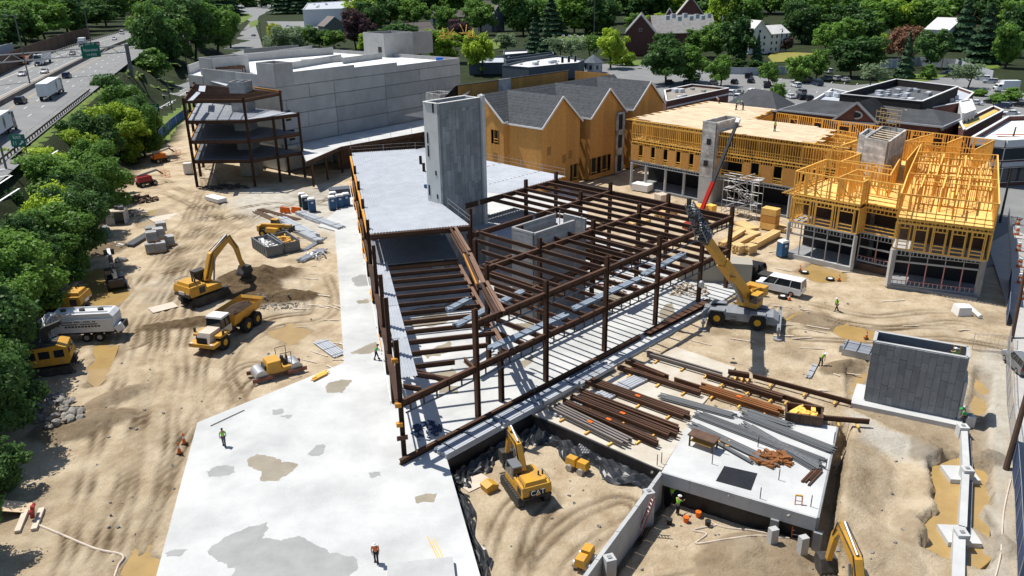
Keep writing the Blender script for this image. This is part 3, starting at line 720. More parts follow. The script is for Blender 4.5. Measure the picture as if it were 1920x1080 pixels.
def opening(root,p,d,a0,a1,z0,z1,nrm,boards=2,m=None):
 q=[p+d*a0-nrm*.45,p+d*a1-nrm*.45]
 w=MB().bar(q[0]+vec(0,0,(z0+z1)/2),q[1]+vec(0,0,(z0+z1)/2),.05,z1-z0).build('window',M_dark,root)  # near-black sheet painted as the unlit inside of the opening
 for s in(a0,a1):MB().bar(p+d*s-nrm*.2+vec(0,0,z0),p+d*s-nrm*.2+vec(0,0,z1),.4,.06,up=(d.x,d.y,0)).build('jamb',M_osb,w)
 for k in range(boards):MB().bar(p+d*a0+nrm*.0+vec(0,0,z0+.45+.5*k),p+d*a1+vec(0,0,z0+.45+.5*k),.05,.12).build('guard_board',M_lum,w)
gabs=[(70.9,81.5),(84.6,95.2),(98.0,108.6)]
for gi,(t0,t1)in enumerate(gabs):
 w=t1-t0
 gf=lambda a,w=w:EZ+(RZ-EZ)*(1-abs(a-w/2)/(w/2))-.06
 hl=[]
 if gi==0:hl=[(8.9,10.2,.9,4.0)]
 if gi==1:hl=[(.6,2.3,.9,4.2),(3.9,5.6,.9,4.2)]
 if gi==2:hl=[(1,2.6,5.2,7.2)]
 # exact board count even so the peak falls on a joint
 sheath(ob,B(t0,SF),U,w,0,EZ,-V,hl,w/8,None,gf)
 for h in hl:opening(ob,B(t0,SF),U,*h,-V,1)
 sheath(ob,B(t0,SE),-V,SE-SF-.1,0,EZ,-U,[(2.6,3.9,5.6,7.6)]if gi==0 and 0 else[])
 MB().bar(B(t1-.1,SF+.1)+vec(0,0,EZ/2),B(t1-.1,SE)+vec(0,0,EZ/2),.1,EZ).build('return_wall',M_osb,ob)
 if gi==1:
  cw=MB();a=B(t0+w*.74,SF-.22)
  for z0_,z1_ in((0,.2),(3.6,5.0),(7.6,8.6),(11.6,12.0)):cw.bar(a+vec(0,0,(z0_+z1_)/2),a+U*2.6+vec(0,0,(z0_+z1_)/2),.2,z1_-z0_)
  for s in(0.28,2.32):cw.bar(a+U*s+vec(0,0,.2),a+U*s+vec(0,0,11.9),.56,.2,up=(V.x,V.y,0))
  cw.build('grey_block_strip',M_cmuw,ob)
  for z0_ in(.3,5.0,8.6):MB().bar(a+U*.6+vec(0,0,z0_+1.6)+V*.1,a+U*2+vec(0,0,z0_+1.6)+V*.1,.1,3.0).build('window',M_dark,ob)
 if gi==0:
  for t_,z_ in((1.4,7.6),(5.6,5.5),(7.4,6.0)):MB().bar(B(t0+t_,SF-.03,z_),B(t0+t_+1,SF-.03,z_),.03,1.5).build('patch_board',mat('darker_board',(.30,.15,.045)),ob)
  # recessed bays with big openings, and the left end
for t0,t1 in((81.5,84.6),(95.2,98.0)):
 p=B(t0,51.5);w=t1-t0
 hl=[(.35,w-.5,z,z+2.4)for z in(1.0,5.3,8.9)]
 sheath(ob,p,U,w,0,EZ,-V,hl,w/2)
 for h in hl:opening(ob,p,U,*h,-V,2)
hl=[(2.1,3.1,8.0,10.4)]
sheath(ob,B(69.7,68),-V,11,0,EZ,-U,[(8.4,9.5,8.0,10.6)],1.1,None,lambda a:EZ+(RZ-EZ)*max(0,1-abs((68-a)-SR)/5.3)-.1)
opening(ob,B(69.7,68),-V,8.4,9.5,8.0,10.6,-U,2)
sheath(ob,B(69.7,SE),U,1.2,0,EZ,-V)
MB().bar(B(69.66,59.8,5.6),B(69.66,58.8,5.6),.03,1.5).build('patch_board',mat('darker_board',(.30,.15,.045)),ob)
# roof slopes as courses of shingle strips
def slope(root,a,b,c,d,n,m,name='shingle_course'):
 """quad a-b (eave) to d-c (ridge) in n overlapping courses"""
 for k in range(n):
  t0,t1=k/n,(k+1)/n
  e0,e1=lerp(a,d,t0),lerp(b,c,t0);r0,r1=lerp(a,d,t1),lerp(b,c,t1)
  nz=(e1-e0).cross(r0-e0).normalized()
  if nz.z<0:nz=-nz
  u0=nz*.03;mb=MB()
  mb.add([e0,e1,r1,r0,e0+u0,e1+u0,r1+nz*.012,r0+nz*.012],[(3,2,1,0),(4,5,6,7),(0,1,5,4),(1,2,6,5),(2,3,7,6),(3,0,4,7)])
  mb.build(name,m,root)
SRG=SR-.1
slope(ob,B(69.3,SE-.4,EZ),B(109.4,SE-.4,EZ),B(109.4,SR,RZ-.0),B(69.3,SR,RZ),12,M_shin)
for t0,t1 in gabs:
 tm=(t0+t1)/2;o_=.35;k=(RZ-EZ)/((t1-t0)/2)
 slope(ob,B(t0-o_,SF-.4,EZ-o_*k+.08),B(t0-o_,SR-4.5,EZ-o_*k+.08),B(tm,SR,RZ+.08),B(tm,SF-.4,RZ+.08),11,M_shin)
 slope(ob,B(t1+o_,SF-.4,EZ-o_*k+.08),B(t1+o_,SR-4.5,EZ-o_*k+.08),B(tm,SR,RZ+.08),B(tm,SF-.4,RZ+.08),11,M_shin)
 for te in(t0-o_,t1+o_):
  MB().bar(B(te,SF-.45,EZ-o_*k),B(tm,SF-.45,RZ),.1,.34).build('fascia',M_trim,ob)
 MB().bar(B(t0-o_-.03,SF-.4,EZ-o_*k),B(t0-o_-.03,SE,EZ-o_*k),.1,.3).build('fascia',M_trim,ob)
for t0,t1 in((69.3,70.5),(81.9,84.2),(95.6,97.6)):MB().bar(B(t0,SE-.45,EZ-.02),B(t1,SE-.45,EZ-.02),.1,.3).build('fascia',M_trim,ob)
MB().bar(B(69.25,SE-.4,EZ),B(69.25,SR,RZ),.1,.34).bar(B(69.25,67.6,EZ),B(69.25,SR,RZ),.1,.34).build('fascia',M_trim,ob)
# sunken flat roof behind the ridge with its bright sheathed back wall, and the far slope
MB().prism([tuple(B(*p)[:2])for p in((70,62.3),(109,62.3),(109,74),(70,74))],13.2,13.4).build('well_floor',M_dark,ob)
sheath(ob,B(72.5,72),U,33,13.4,17.3,-V,[],1.22)
sheath(ob,B(108,72.1),-V,9.8,13.4,17.1,-U,[],1.22)
slope(ob,B(72,79,12.5),B(110,79,12.5),B(106,72.2,17.35),B(72,72.2,17.35),6,M_shin)
slope(ob,B(64,79,12),B(72,79,12),B(72,68,16.8),B(64,66,12.2),6,M_shin)
MB().bar(B(83.5,71.9,15.4),B(87,71.9,15.4),.2,4.2).build('block_panel',M_cmuw,ob)
MB().bar(B(106,72,17.4),B(72,72,17.4),.3,.12).build('capping',M_shin,ob)
MB().box(0,0,0,36,20,12).build('dark_backing',M_dark,ob).matrix_basis=PI[ob.name]@Matrix.Translation(B(71.5,57.6))@Matrix.Rotation(rad(45.6),4,'Z')  # near-black fill added inside so the openings look unlit
# unfinished block shaft and shoring behind the left gable
us=site('block_shaft','unfinished block shaft with timber shoring beside the dark roof behind the lift tower','shaft',B(72,76))
a=G(826,182,12)
boxbuilding(us,'block_wall',[a,a+U*4,a+U*4+V*5,a+V*5],0,12.6,M_cmuw,.3)
for k in range(26):
 p=a+U*R.uniform(3,14)+V*R.uniform(1,6)+vec(0,0,R.uniform(11.6,13.4));q=p+U*R.uniform(-2,2.5)+V*R.uniform(-1.5,1.5)+vec(0,0,R.choice((0,0,1.6)))
 stick('shore',section('R',.1,.14,M_lum),p,q,us)
 # ---------------------------------------------------------------- the main steel frame over the slab
st=site('steel_building','large rusty steel frame of columns and beams standing on the white slab','steel frame',B(25,9))
L1,L2,CT_=5.2,9.45,10.6
cI=section('I',.42,.40,M_rust,.06);gI=section('I',.30,.62,M_rust,.05);bI=section('I',.20,.46,M_rust,.035)
gO=section('I',.26,.42,M_rusto,.05);aO=section('R',.10,.22,M_rusto);lg=section('R',.12,.12,mat('blue_grey_angle',(.12,.16,.21),.6,.3));hg=section('R',.09,.12,M_rust)
TT=[8.5,17.66,26.9,36.2,45.3,51.7];SS=[0,9.2,18.6,28.5]
OD=Vector((-0.2250,0.9744,0));OP=Vector((0.9744,0.2250,0));O0=P0.copy()
def O(y,w=0.0,z=0.0):
 """left wing: y in the world along its outer line, w metres in from it"""
 k=(y-O0.y)/OD.y;return O0+OD*k+OP*w+vec(0,0,z)
def smid(t):return max(0.0,(t-11.7)*1.29)
def inright(t,s):return s<=smid(t)+.2
for i,t in enumerate(TT):
 for s in SS:
  if(t,s)==(8.5,0)or(inright(t,s)and not(27<t<36.5 and 9<s<10 and t<30)):
   if t<37 and s>18:continue
   stick('column',cI,B(t,s),B(t,s,CT_),st,(U.x,U.y,0))
for(t,s,h)in((16.9,7.2,10.6),(28.4,21.9,11.2),(11.9,.4,L1),(21.8,14,10.6),(28.6,13.6,10.7)):stick('column',cI,B(t,s),B(t,s,h),st,(U.x,U.y,0))
OY=[56.57,65.5,71.4,80.4,90.1,99.65,109.3,119.2,132.6]
for y in OY:stick('column',cI,O(y),O(y,0,CT_),st,(OP.x,OP.y,0))
# front girders at both levels with their hangers and the kicker angle below
for z,ts in((L1,[0]+TT),(L2,TT)):
 for a,b in zip(ts[:-1],ts[1:]):
  stick('girder',gI,B(a+.22,0,z-.3),B(b-.22,0,z-.3),st)
  n=6
  for k in range(n):stick('hanger',hg,B(lerp(a,b,(k+.6)/n),-.2,z-1.15),B(lerp(a,b,(k+.6)/n),-.2,z-.3),st,(U.x,U.y,0))
  stick('kicker_angle',lg,B(a+.3,-.25,z-1.15),B(b-.6,-.25,z-1.15),st)
  # side edge at the far right end, rows of girders and the filler beams
for z in(L1,L2):
 for s in SS[1:]:
  for a,b in zip(TT[:-1],TT[1:]):
   if inright(a,s):stick('girder',gI,B(a+.22,s,z-.3),B(b-.22,s,z-.3),st)
   elif inright(b,s):stick('girder',gI,B(11.7+s/1.29,s,z-.3),B(b-.22,s,z-.3),st)
 for a,b in zip(SS[:-1],SS[1:]):stick('girder',gI,B(51.7,a+.22,z-.3),B(51.7,b-.22,z-.3),st)
 t=13.1 if z==L2 else 12.6
 k=0
 while t<51.4:
  sm=min(28.5,smid(t));s0=.15
  for sa,sb in zip(SS[:-1],SS[1:]):
   a,b=max(sa,s0)+.12,min(sb,sm)-.12
   if 27.6<t<37.2 and sa>9:continue
   if z==L1 and 37<t<48 and sa>18:continue
   if 27.6<t<37.2 and sa==9.2:continue
   if b-a>.6:stick('beam',bI,B(t,a,z-.24),B(t,b,z-.24),st)
  t+=2.29;k+=1
 for t in(28.6,31,33.4):
  stick('beam',bI,B(t,9.2,z-.24),B(t,10.7,z-.24),st)
  # the doubled girders along the bend between the two wings
bend=[(853,425),(880,470),(882,474),(908,530),(912,527),(944,584)]
bw=[G(x,y,L2)for x,y in bend]
dv_=[(bw[0],bw[1]),(bw[2],bw[3]),(bw[4],bw[5])]
for a,b in dv_:
 stick('girder',section('I',.34,.5,mat('light_rust_steel',(.20,.12,.08),.7,var=.3,vscale=1),.05),a+vec(0,0,-.2),b+vec(0,0,-.2),st)
 stick('girder',gI,a+OP*-.55+vec(0,0,-.4),b+OP*-.55+vec(0,0,-.4),st)
 if b is bw[3]:stick('edge_angle',aO,a+OP*-.75+vec(0,0,-.1),b+OP*-.75+vec(0,0,-.1),st)
bl_=[(858,489),(882,533),(884,538),(910,584),(918,600),(942,642)]
bq=[G(x,y,L1)for x,y in bl_]
for a,b in((bq[0],bq[1]),(bq[2],bq[3]),(bq[4],bq[5])):stick('girder',section('I',.34,.5,mat('light_rust_steel',(.2,.12,.08)),.05),a+vec(0,0,-.2),b+vec(0,0,-.2),st)
# left wing: outer girders, cross beams, edge angles
for a,b in zip(OY[:-1],OY[1:]):
 if b<=91:
  stick('girder',section('I',.55,.6,M_rust,.05),O(a+.3,-.1,L1-.3),O(b-.3,-.1,L1-.3),st)
 else:
  stick('girder',gO,O(a+.2,-.1,L2-.3),O(b-.2,-.1,L2-.3),st)
  stick('girder',gI,O(a+.2,-.1,L1-.3),O(b-.2,-.1,L1-.3),st);stick('edge_angle',aO,O(a+.4,-.45,L1),O(b-1,-.45,L1),st)
 stick('edge_plate',section('R',.06,.3,M_trim),O(a+.2,-.75,L1-.2),O(b-.2,-.75,L1-.2),st)
for y in(66,78,92,104,116,128):stick('edge_angle',aO,O(y,-.7,L1),O(y+3.5,-.7,L1),st)
yb=61.0
ys_=[62.6,65.2,67.6,69.9,72.2,74.5,76.8,79.1,81.4,83.7,86.0,88.2]
for y in ys_:
 stick('beam',bI,O(y,.3,L1-.24),O(y,10.3,L1-.24)if y>66 else O(y,5.5 if y<64 else 9,L1-.24),st)
for(a,b)in(((768,692),(840,715)),((768,700),(845,712)),((756,724),(790,730)),((870,674),(888,690))):stick('brace',bI,G(*a,L1-.2),G(*b,L1-.2),st)
for y in(95,100,106,113,120,127):stick('beam',bI,O(y,.3,L2-.35),O(y,10.3,L2-.35),st);stick('beam',bI,O(y,.3,L1-.35),O(y,10.3,L1-.35),st)
# orange brackets on the corner column
for z in(9.0,5.0,3.2):MB().cbox(O0+vec(-.15,-.35,z),(.5,.35,.35),.3).build('bracket',M_rusto,st)
MB().cbox(O0+vec(0,-.3,1.9),(.9,.12,.4),.3).build('bracket',M_rust,st)
# metal decks
def ribs(root,a,b,c,d,z,n,m,w=.10,h=.07):
 """corrugated sheet on the quad a-b-c-d, ribs running a->d"""
 mb=MB();vs=[];
 for k in range(n):
  for f,hh in((0.0,0),(.30,0),(.42,h),(.88,h)):
   t=(k+f)/n;p,q=lerp(a,b,t),lerp(d,c,t);vs+=[p+vec(0,0,z+hh),q+vec(0,0,z+hh)]
 vs+=[b+vec(0,0,z),c+vec(0,0,z)]
 m_=len(vs)//2
 mb.add(vs,[(2*i,2*i+2,2*i+3,2*i+1)for i in range(m_-1)])
 o=mb.build('deck',m,root);return o
D1=[O(88.2,.2),vec(-4.9,91.2,0),TC+vec(.05,0,0)+U*-.02,TC+U*-.05+V*3.3,vec(-16.4,137.3,0),O(134.2,.2)]
mu=(D1[1],D1[2])
dcks=site('roof_deck','bright corrugated metal roof deck laid on the steel around the lift tower','roof deck',vec(-16,110,L2))
rows_=[(88.2,100.1),(100.1,112),(112,124),(124,134.3)]
for y0,y1 in rows_:
 def xr(y):
  if y<100:return lerp(vec(-4.9,91.2,0),TC,min(1,max(0,(y-88.2)/11.9)))-U*.06
  return lerp(TC+U*-.06+V*.0,vec(-16.4,137.0,0),(y-100)/34.3)
 ribs(dcks,O(y0,.1),xr(y0),xr(y1),O(y1,.1),L2,34,M_deck)
def tl(s):return 31.6+max(0,s-33.6)*.745
for(sa,sb)in((28.7,33.6),(33.7,42),(42.1,51),(51.1,61)):
 ribs(dcks,B(40.5 if sa<33 else tl(sa),sa),B(54,sa),B(54,sb),B(38.9 if sa<33 else tl(sb),sb),L2-.02,26 if sa<40 else 14,M_deck)
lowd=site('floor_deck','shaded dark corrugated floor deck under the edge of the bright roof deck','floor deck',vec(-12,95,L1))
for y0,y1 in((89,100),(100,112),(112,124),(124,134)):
 ribs(lowd,O(y0,.5),O(y0,10.4),O(y1,10.4),O(y1,.5),L1,30,mat('shaded_deck',(.20,.21,.23),.6,.2,var=.1,vscale=.6))  # same darkened deck colour, shade under the roof deck painted in
lowd2=site('floor_deck','grey floor deck sheets lying right of the lift tower below the roof deck','floor deck',B(41,27,L1))
ribs(lowd2,B(36.5,23),B(47.5,23),B(47.5,33),B(36.5,33),L1,20,M_deck)
ribs(lowd2,B(38,19.4),B(42.5,19.4),B(44,23),B(38,23),L1+.1,8,M_deck)
stp=site('deck_strip','narrow strip of metal deck sheets along the left outer beams above the slab','deck strip',O(72,1,L1))
for y0,y1 in((60.2,68),(68.1,76),(76.1,84),(84.1,89.5)):ribs(stp,O(y0,.5),O(y0,1.9),O(y1,1.9),O(y1,.5),L1+.08,5,M_deck)
# guard posts and cables round the roof deck
def rail(root,pts,z,n=3,sp=4,hh=(.55,1.1)):
 for a,b in zip(pts[:-1],pts[1:]):
  L_=(b-a).length;k=max(1,int(L_/sp))
  for i in range(k+1):stick('guard_post',section('R',.06,.06,M_rail),lerp(a,b,i/k)+vec(0,0,z),lerp(a,b,i/k)+vec(0,0,z+1.15),root,(1,0,0))
  for h in hh:stick('guard_cable',section('R',.025,.025,M_rail),a+vec(0,0,z+h),b+vec(0,0,z+h),root)
rail(dcks,[O(134.3,.1),vec(-16.4,137.2,0),B(54,60)],L2);rail(dcks,[B(54,60),B(54,28.8)],L2);rail(dcks,[vec(-4.9,91.3,0),vec(-8.1,99.4,0)],L2)
for p in((789,308),(795,322)):
 q=G(*p,L2);stick('column_stub',cI,q,q+vec(0,0,1.35),dcks,(1,0,0))
for a,b in((B(54.1,28.7),B(37,28.7)),(B(54.1,28.7),B(54.1,60))):stick('edge_beam',gO,a+vec(0,0,L2-.3),b+vec(0,0,L2-.3),dcks)
stick('edge_beam',gO,O(134.4,.1,L2-.3),vec(-16.4,137.4,L2-.3),dcks)
stick('edge_beam',gI,O(88.0,.1,L2-.35),vec(-4.9,91.0,L2-.35),dcks);stick('edge_beam',gI,O(88.8,.1,L1-.35),O(88.8,10.4,L1-.35),lowd)
M_bund=mat('blue_grey_deck',(.27,.32,.38),.55,.2,var=.12,vscale=.8,rnd=.1)
# bundles of deck lying on the first level, and along the slab front
def bundle(label,a,b,w,h,n=5,group='bundles of metal deck on the steel',name='deck_bundle',m=None):
 """stack of long corrugated sheets tied across"""
 r=site(name,label,'deck bundle',lerp(a,b,.5),group)
 d=(b-a).normalized();s=Vector((-d.y,d.x,0))
 for k in range(n):
  o=s*(w*((k+.5)/n-.5));e=d*R.uniform(-.25,.25)
  hh=h*R.uniform(.75,1.0)
  stick('sheet',section('R',round(w/n*.82,2),round(h,2),m or(M_bund if 'steel' in(group or '')else M_deck)),a+o+e+vec(0,0,hh/2),b+o+e+vec(0,0,hh/2),r)
 for t in(.12,.5,.88):
  p=lerp(a,b,t);MB().bar(p-s*w*.52+vec(0,0,h*1.03),p+s*w*.52+vec(0,0,h*1.03),.06,.03).build('strap',M_dark,r)
 return r
Z1=L1+.02
bundle('long deck bundle on the first level beams behind the second front column',B(13,7.6,Z1),B(24,9.0,Z1),.85,.24)
bundle('deck bundle crossing the front girder near the bend of the frame',B(11.6,1.4,Z1),B(22.2,1.3,Z1),.85,.24)
bundle('long deck bundle on the first level just inside the right half of the front girder',B(23.8,1.7,Z1),B(35.5,1.9,Z1),.85,.24)
bundle('deck bundle on the first level near the right end under the crane boom',B(36.6,2.2,Z1),B(46,2.9,Z1),.85,.24)
bundle('short deck bundle on the steel beside the block stair shaft wall',B(36,6.5,Z1),B(40.5,6.8,Z1),.85,.24)
bundle('short pale bundle of deck lying low among the beams behind the bend',B(15,11,Z1),B(18.5,11.6,Z1),.8,.3)
stick('perimeter_angle',section('I',.32,.5,M_rust,.05),B(-1.1,-.85,.27),B(15,-.9,.27),st);stick('perimeter_angle',section('I',.32,.5,M_rust,.05),B(15.1,-.9,.27),B(32,-1.0,.27),st)
stick('perimeter_angle',section('I',.9,.4,M_rust,.05),B(33,-1.1,.25),B(46,-1.2,.25),st)
gfs='deck sheets stacked along the slab front'
for i,(t0,t1,s0,h,lb)in enumerate(((2.2,8.6,-2.3,.45,'bright deck stack at the lower end of the slab front'),(8.8,13.8,-2.3,.4,'deck stack in the shade, second from the lower end of the slab front'),(14.0,19,-2.3,.42,'blue grey deck stack in the middle of the slab front'),(19.2,24.5,-2.6,.4,'deck stack at the upper end of the slab front by the sandy pad'))):
 bundle(lb,B(t0,s0,.02),B(t1,s0,.02),1.5,h,6,gfs)
bundle('thin dark bundle of bars beside the perimeter beam on the slab front',B(2,-1.45,.02),B(24,-1.55,.02),.5,.25,4,None,'bar_bundle',mat('blue_grey_angle',(.12,.16,.21)))
# block stair shaft in the frame: courses of blocks
bs=site('block_shaft','grey block stair shaft rising between the rusty beams of the steel frame','shaft',B(32,12.5))
def blockwall(root,a,b,z0,z1,th=.22,m=M_cmu,bl=.41,bh=.205,name='block_course',zs=None):
 d=(b-a);L_=d.length;d=d/L_;z=z0;k=0
 mb0=MB();
 while z<z1-.05:
  mb=MB();x=-bl/2*(k%2)
  while x<L_:
   x0,x1=max(0,x)+.008,min(L_,x+bl)-.008
   if x1-x0>.04:mb.bar(a+d*x0+vec(0,0,z+bh/2),a+d*x1+vec(0,0,z+bh/2),th+R.uniform(-.012,.012),bh-.016)
   x+=bl
  o=mb.build(name,m,root);o['kind']='stuff';z+=bh;k+=1
 MB().bar(a+vec(0,0,(z0+z1)/2),b+vec(0,0,(z0+z1)/2),th-.05,z1-z0-.02).build('mortar',M_concd,root)
for a,b,zt in((B(27.8,10.8),B(34.6,10.8),10.4),(B(27.8,10.95),B(27.8,14.1),10.4),(B(27.8,14.2),B(35.2,14.2),10.4),(B(36.8,10.8),B(36.8,14.2),10.2)):
 blockwall(bs,a,b,7.0,zt,.28,M_cmu,.8,.4)
 MB().bar(a+vec(0,0,3.5),b+vec(0,0,3.5),.26,7).build('lower_wall',M_concd,bs)
 MB().bar(a+vec(0,0,zt+.03),b+vec(0,0,zt+.03),.3,.06).build('bond_course',M_conc,bs)
for a,b in((B(34.8,10.8),B(36.7,10.8)),(B(35.3,14.2),B(36.7,14.2))):MB().bar(a+vec(0,0,4.3),b+vec(0,0,4.3),.26,8.6).build('lower_wall',M_concd,bs)
for t,s in((35.2,14.2),(36,14.2),(34.8,10.8),(36,10.8)):stick('prop',section('R',.1,.1,M_rail),B(t,s,8.6),B(t,s,10.8),bs,(1,0,0))
# ---------------------------------------------------------------- timber framed building
tf=site('timber_building','long timber framed building with open orange stud walls above a grey metal stud ground floor','building',B(85,10))
sS=section('R',.16,.09,M_lum);sP=section('R',.15,.12,M_lum);sM=section('R',.10,.08,M_stud);sT=section('R',.30,.16,M_stud)
nstud=[0]
def studwall(p,q,z0,z1,sp=.61,parts=True,holes=(),mb=None,sec=None,brace=False,top=True):
 """plates and studs between two points; openings (a0, a1, sill, head) in metres along"""
 d=q-p;L_=d.length;d=d/L_;Z=lambda z:vec(0,0,z)
 sec=sec or sS
 def one(nm,s_,a,b,up=(0,0,1)):
  if mb is None and nstud[0]<290:stick(nm,s_,a,b,tf,up);nstud[0]+=1
  else:
   w=.10 if s_ is sec else .14
   (mb or FR).bar(a,b,.16,.09,up=up)if nm=='stud' else(mb or FR).bar(a,b,.15,.12)
 stick('plate',sP,p+Z(z0+.06),q+Z(z0+.06),tf)
 if top:stick('plate',sP,p+Z(z1-.06),q+Z(z1-.06),tf)
 n=max(1,int(L_/sp))
 for k in range(n+1):
  a=L_*k/n;pt=p+d*a
  h=[x for x in holes if x[0]<a<x[1]]
  if h:
   if h[0][2]>.2:one('stud',sec,pt+Z(z0+.1),pt+Z(z0+h[0][2]),d)
   if h[0][3]<z1-z0-.3:one('stud',sec,pt+Z(z0+h[0][3]),pt+Z(z1-.1),d)
  else:one('stud',sec,pt+Z(z0+.1),pt+Z(z1-.1),d)
 for x in holes:
  for a in(x[0],x[0]-.14,x[1],x[1]+.14):one('stud',sec,p+d*a+Z(z0+.1),p+d*a+Z(z1-.1),d)
  for z in(x[2],x[3]):
   if z>.2:one('header',sP,p+d*x[0]+Z(z0+z),p+d*x[1]+Z(z0+z))
 if brace:
  for a in(.12,.62):
   (mb or FR).bar(p+d*L_*a+Z(z1-.2)+vec(.05,.05,0),p+d*min(L_,L_*a+2.6)+Z(z0+.2)+vec(.05,.05,0),.05,.14)
FR=MB();GB=MB()
def gboards(p,q,zs):
 for z in zs:stick('guard_board',section('R',.05,.12,M_lum),p+vec(0,0,z),q+vec(0,0,z),tf)
def trussband(p,q,z0,z1,sp=.6,m=M_lum,webs=True):
 """floor truss ends seen on edge: chords with dark gaps and zigzag webs"""
 d=q-p;L_=d.length;d=d/L_;n=Vector((d.y,-d.x,0));n=n if n.y<0 else-n
 for z in(z0+.05,z1-.05):stick('chord',sP,p+vec(0,0,z),q+vec(0,0,z),tf)
 k=int(L_/sp)
 for i in range(k):
  a=p+d*(i*sp+.1);FR.bar(a+vec(0,0,z0+.1),a+vec(0,0,z1-.1),.1,.1,up=d)
  if webs and i%2:FR.bar(a+vec(0,0,z0+.1),a+d*sp+vec(0,0,z1-.1),.05,.09,up=n)
  FR.bar(a-n*.1+vec(0,0,z1-.12),a-n*1.6+vec(0,0,z1-.12),.1,.1);
 MB().bar(p-n*.9+vec(0,0,(z0+z1)/2),q-n*.9+vec(0,0,(z0+z1)/2),.05,z1-z0-.05).build('rim',M_wood_d,tf)
Q=lambda x,y,z=12.0:(lambda g:vec(g.x,g.y,0))(G(x,y,z))
F1,F2,F3,TP=.25,5.0,8.9,12.0
# outline of the storeys
b1L,b1R,rcL,rcR,b3L,b3R=B(68.5,.25),B(68.4,-9.0),B(70.1,-9.0),B(70.0,-13.6),Q(1690,362),Q(1874,382)
rM,bR,bL2=Q(1871,290),Q(1865,262),Q(1700,243)
w1a,w1b,w1c,w1d=B(86.4,40.2),B(85.7,25.0),B(86,22.2),B(86.3,.3)
fullout=[b1L,b1R,rcL,rcR,b3L,b3R,rM,bR,bL2,B(113,26),B(115,40.5),w1a,w1b,w1c,w1d]
inn=lambda pts,m_=.25:[p+((sum(pts,vec(0,0,0))/len(pts))-p).normalized()*m_ for p in pts]
def floor(pts,z,th,m,nm='floor'):MB().prism([tuple(p[:2])for p in inn(pts)],z-th,z).build(nm,m,tf)
floor(fullout,.2,.5,M_concd,'ground_slab')
floor(fullout,F2-.02,.25,M_conc,'podium')
front=[b1L,b1R,rcL,rcR,b3L,b3R,rM,bR,bL2,B(99,8),w1d,B(78.4,.3)]
floor(front,F3,.12,M_ply2,'subfloor')
floor([w1a,w1b,w1c,w1d,B(99,8),bL2,B(113,26),B(115,40.5)],F3,.12,M_ply2,'subfloor')
# ground floor: metal stud fronts
def metalfront(p,q,posts,pink=False,hz=3.3,base=.25):
 d=(q-p).normalized()
 for z in(base+.1,4.9):stick('track',sT,p+vec(0,0,z),q+vec(0,0,z),tf)
 stick('track',section('R',.12,.22,M_stud),p+vec(0,0,hz),q+vec(0,0,hz),tf);stick('track',sM,p+vec(0,0,4.2),q+vec(0,0,4.2),tf)
 L_=(q-p).length
 for k in range(int(L_/.45)):stick('metal_stud',sM,p+d*(k*.45)+vec(0,0,4.2),p+d*(k*.45)+vec(0,0,4.85),tf,d)
 for k in range(posts+1):
  a=lerp(p,q,k/posts)
  stick('metal_stud',section('R',.15,.12,mat('pink_stud',(.50,.22,.2),.7)if pink and 0<k<posts else M_stud),a+vec(0,0,base),a+vec(0,0,hz if pink else 4.9),tf,d)
  if pink:stick('metal_stud',sM,a+vec(0,0,hz),a+vec(0,0,4.9),tf,d)
 if pink:
  for k in range(int(L_/.5)):stick('metal_stud',sM,p+d*(k*.5)+vec(0,0,base+.1),p+d*(k*.5)+vec(0,0,base+.65),tf,d)
  stick('track',section('R',.1,.06,mat('pink_stud',(.5,.22,.2))),p+vec(0,0,base+.68),q+vec(0,0,base+.68),tf)
metalfront(b1L,b1R,5);metalfront(rcL,rcR,2,True,3.0,1.0);
f3L,f3R=G(1664,536,0),G(1830,556,0)
metalfront(f3L,f3R,5,True,3.4)
MB().bar(b1L+vec(0,0,.1),b1R+vec(0,0,.1),.5,.7).build('kerb',M_conc,tf);MB().bar(rcL+vec(0,0,.3),rcR+vec(0,0,.3),.3,.9).build('kerb',M_wood_d,tf);MB().bar(f3L+vec(0,0,.0),f3R+vec(0,0,.0),.6,.5).build('kerb',M_concd,tf)
for p in(f3L,f3R):stick('corner_pier',section('R',.6,.5,M_cmuw),p,p+vec(0,0,4.9),tf,(1,0,0))
for p in(b1L,b1R,rcR,B(78.4,.3),w1d,B(85.8,14.9),B(86.2,8.6)):stick('column',section('R',.4,.4,M_conc),p,p+vec(0,0,4.8),tf,(1,0,0))
for s in(40,36.8,32.5,28.6,25.3):stick('column',section('C',.5,.5,M_conc),B(86.4,s),B(86.4,s,4.5),tf,(1,0,0))
for s in(38,32,26):stick('column',section('C',.5,.5,M_conc),B(96,s),B(96,s,4.6),tf,(1,0,0))
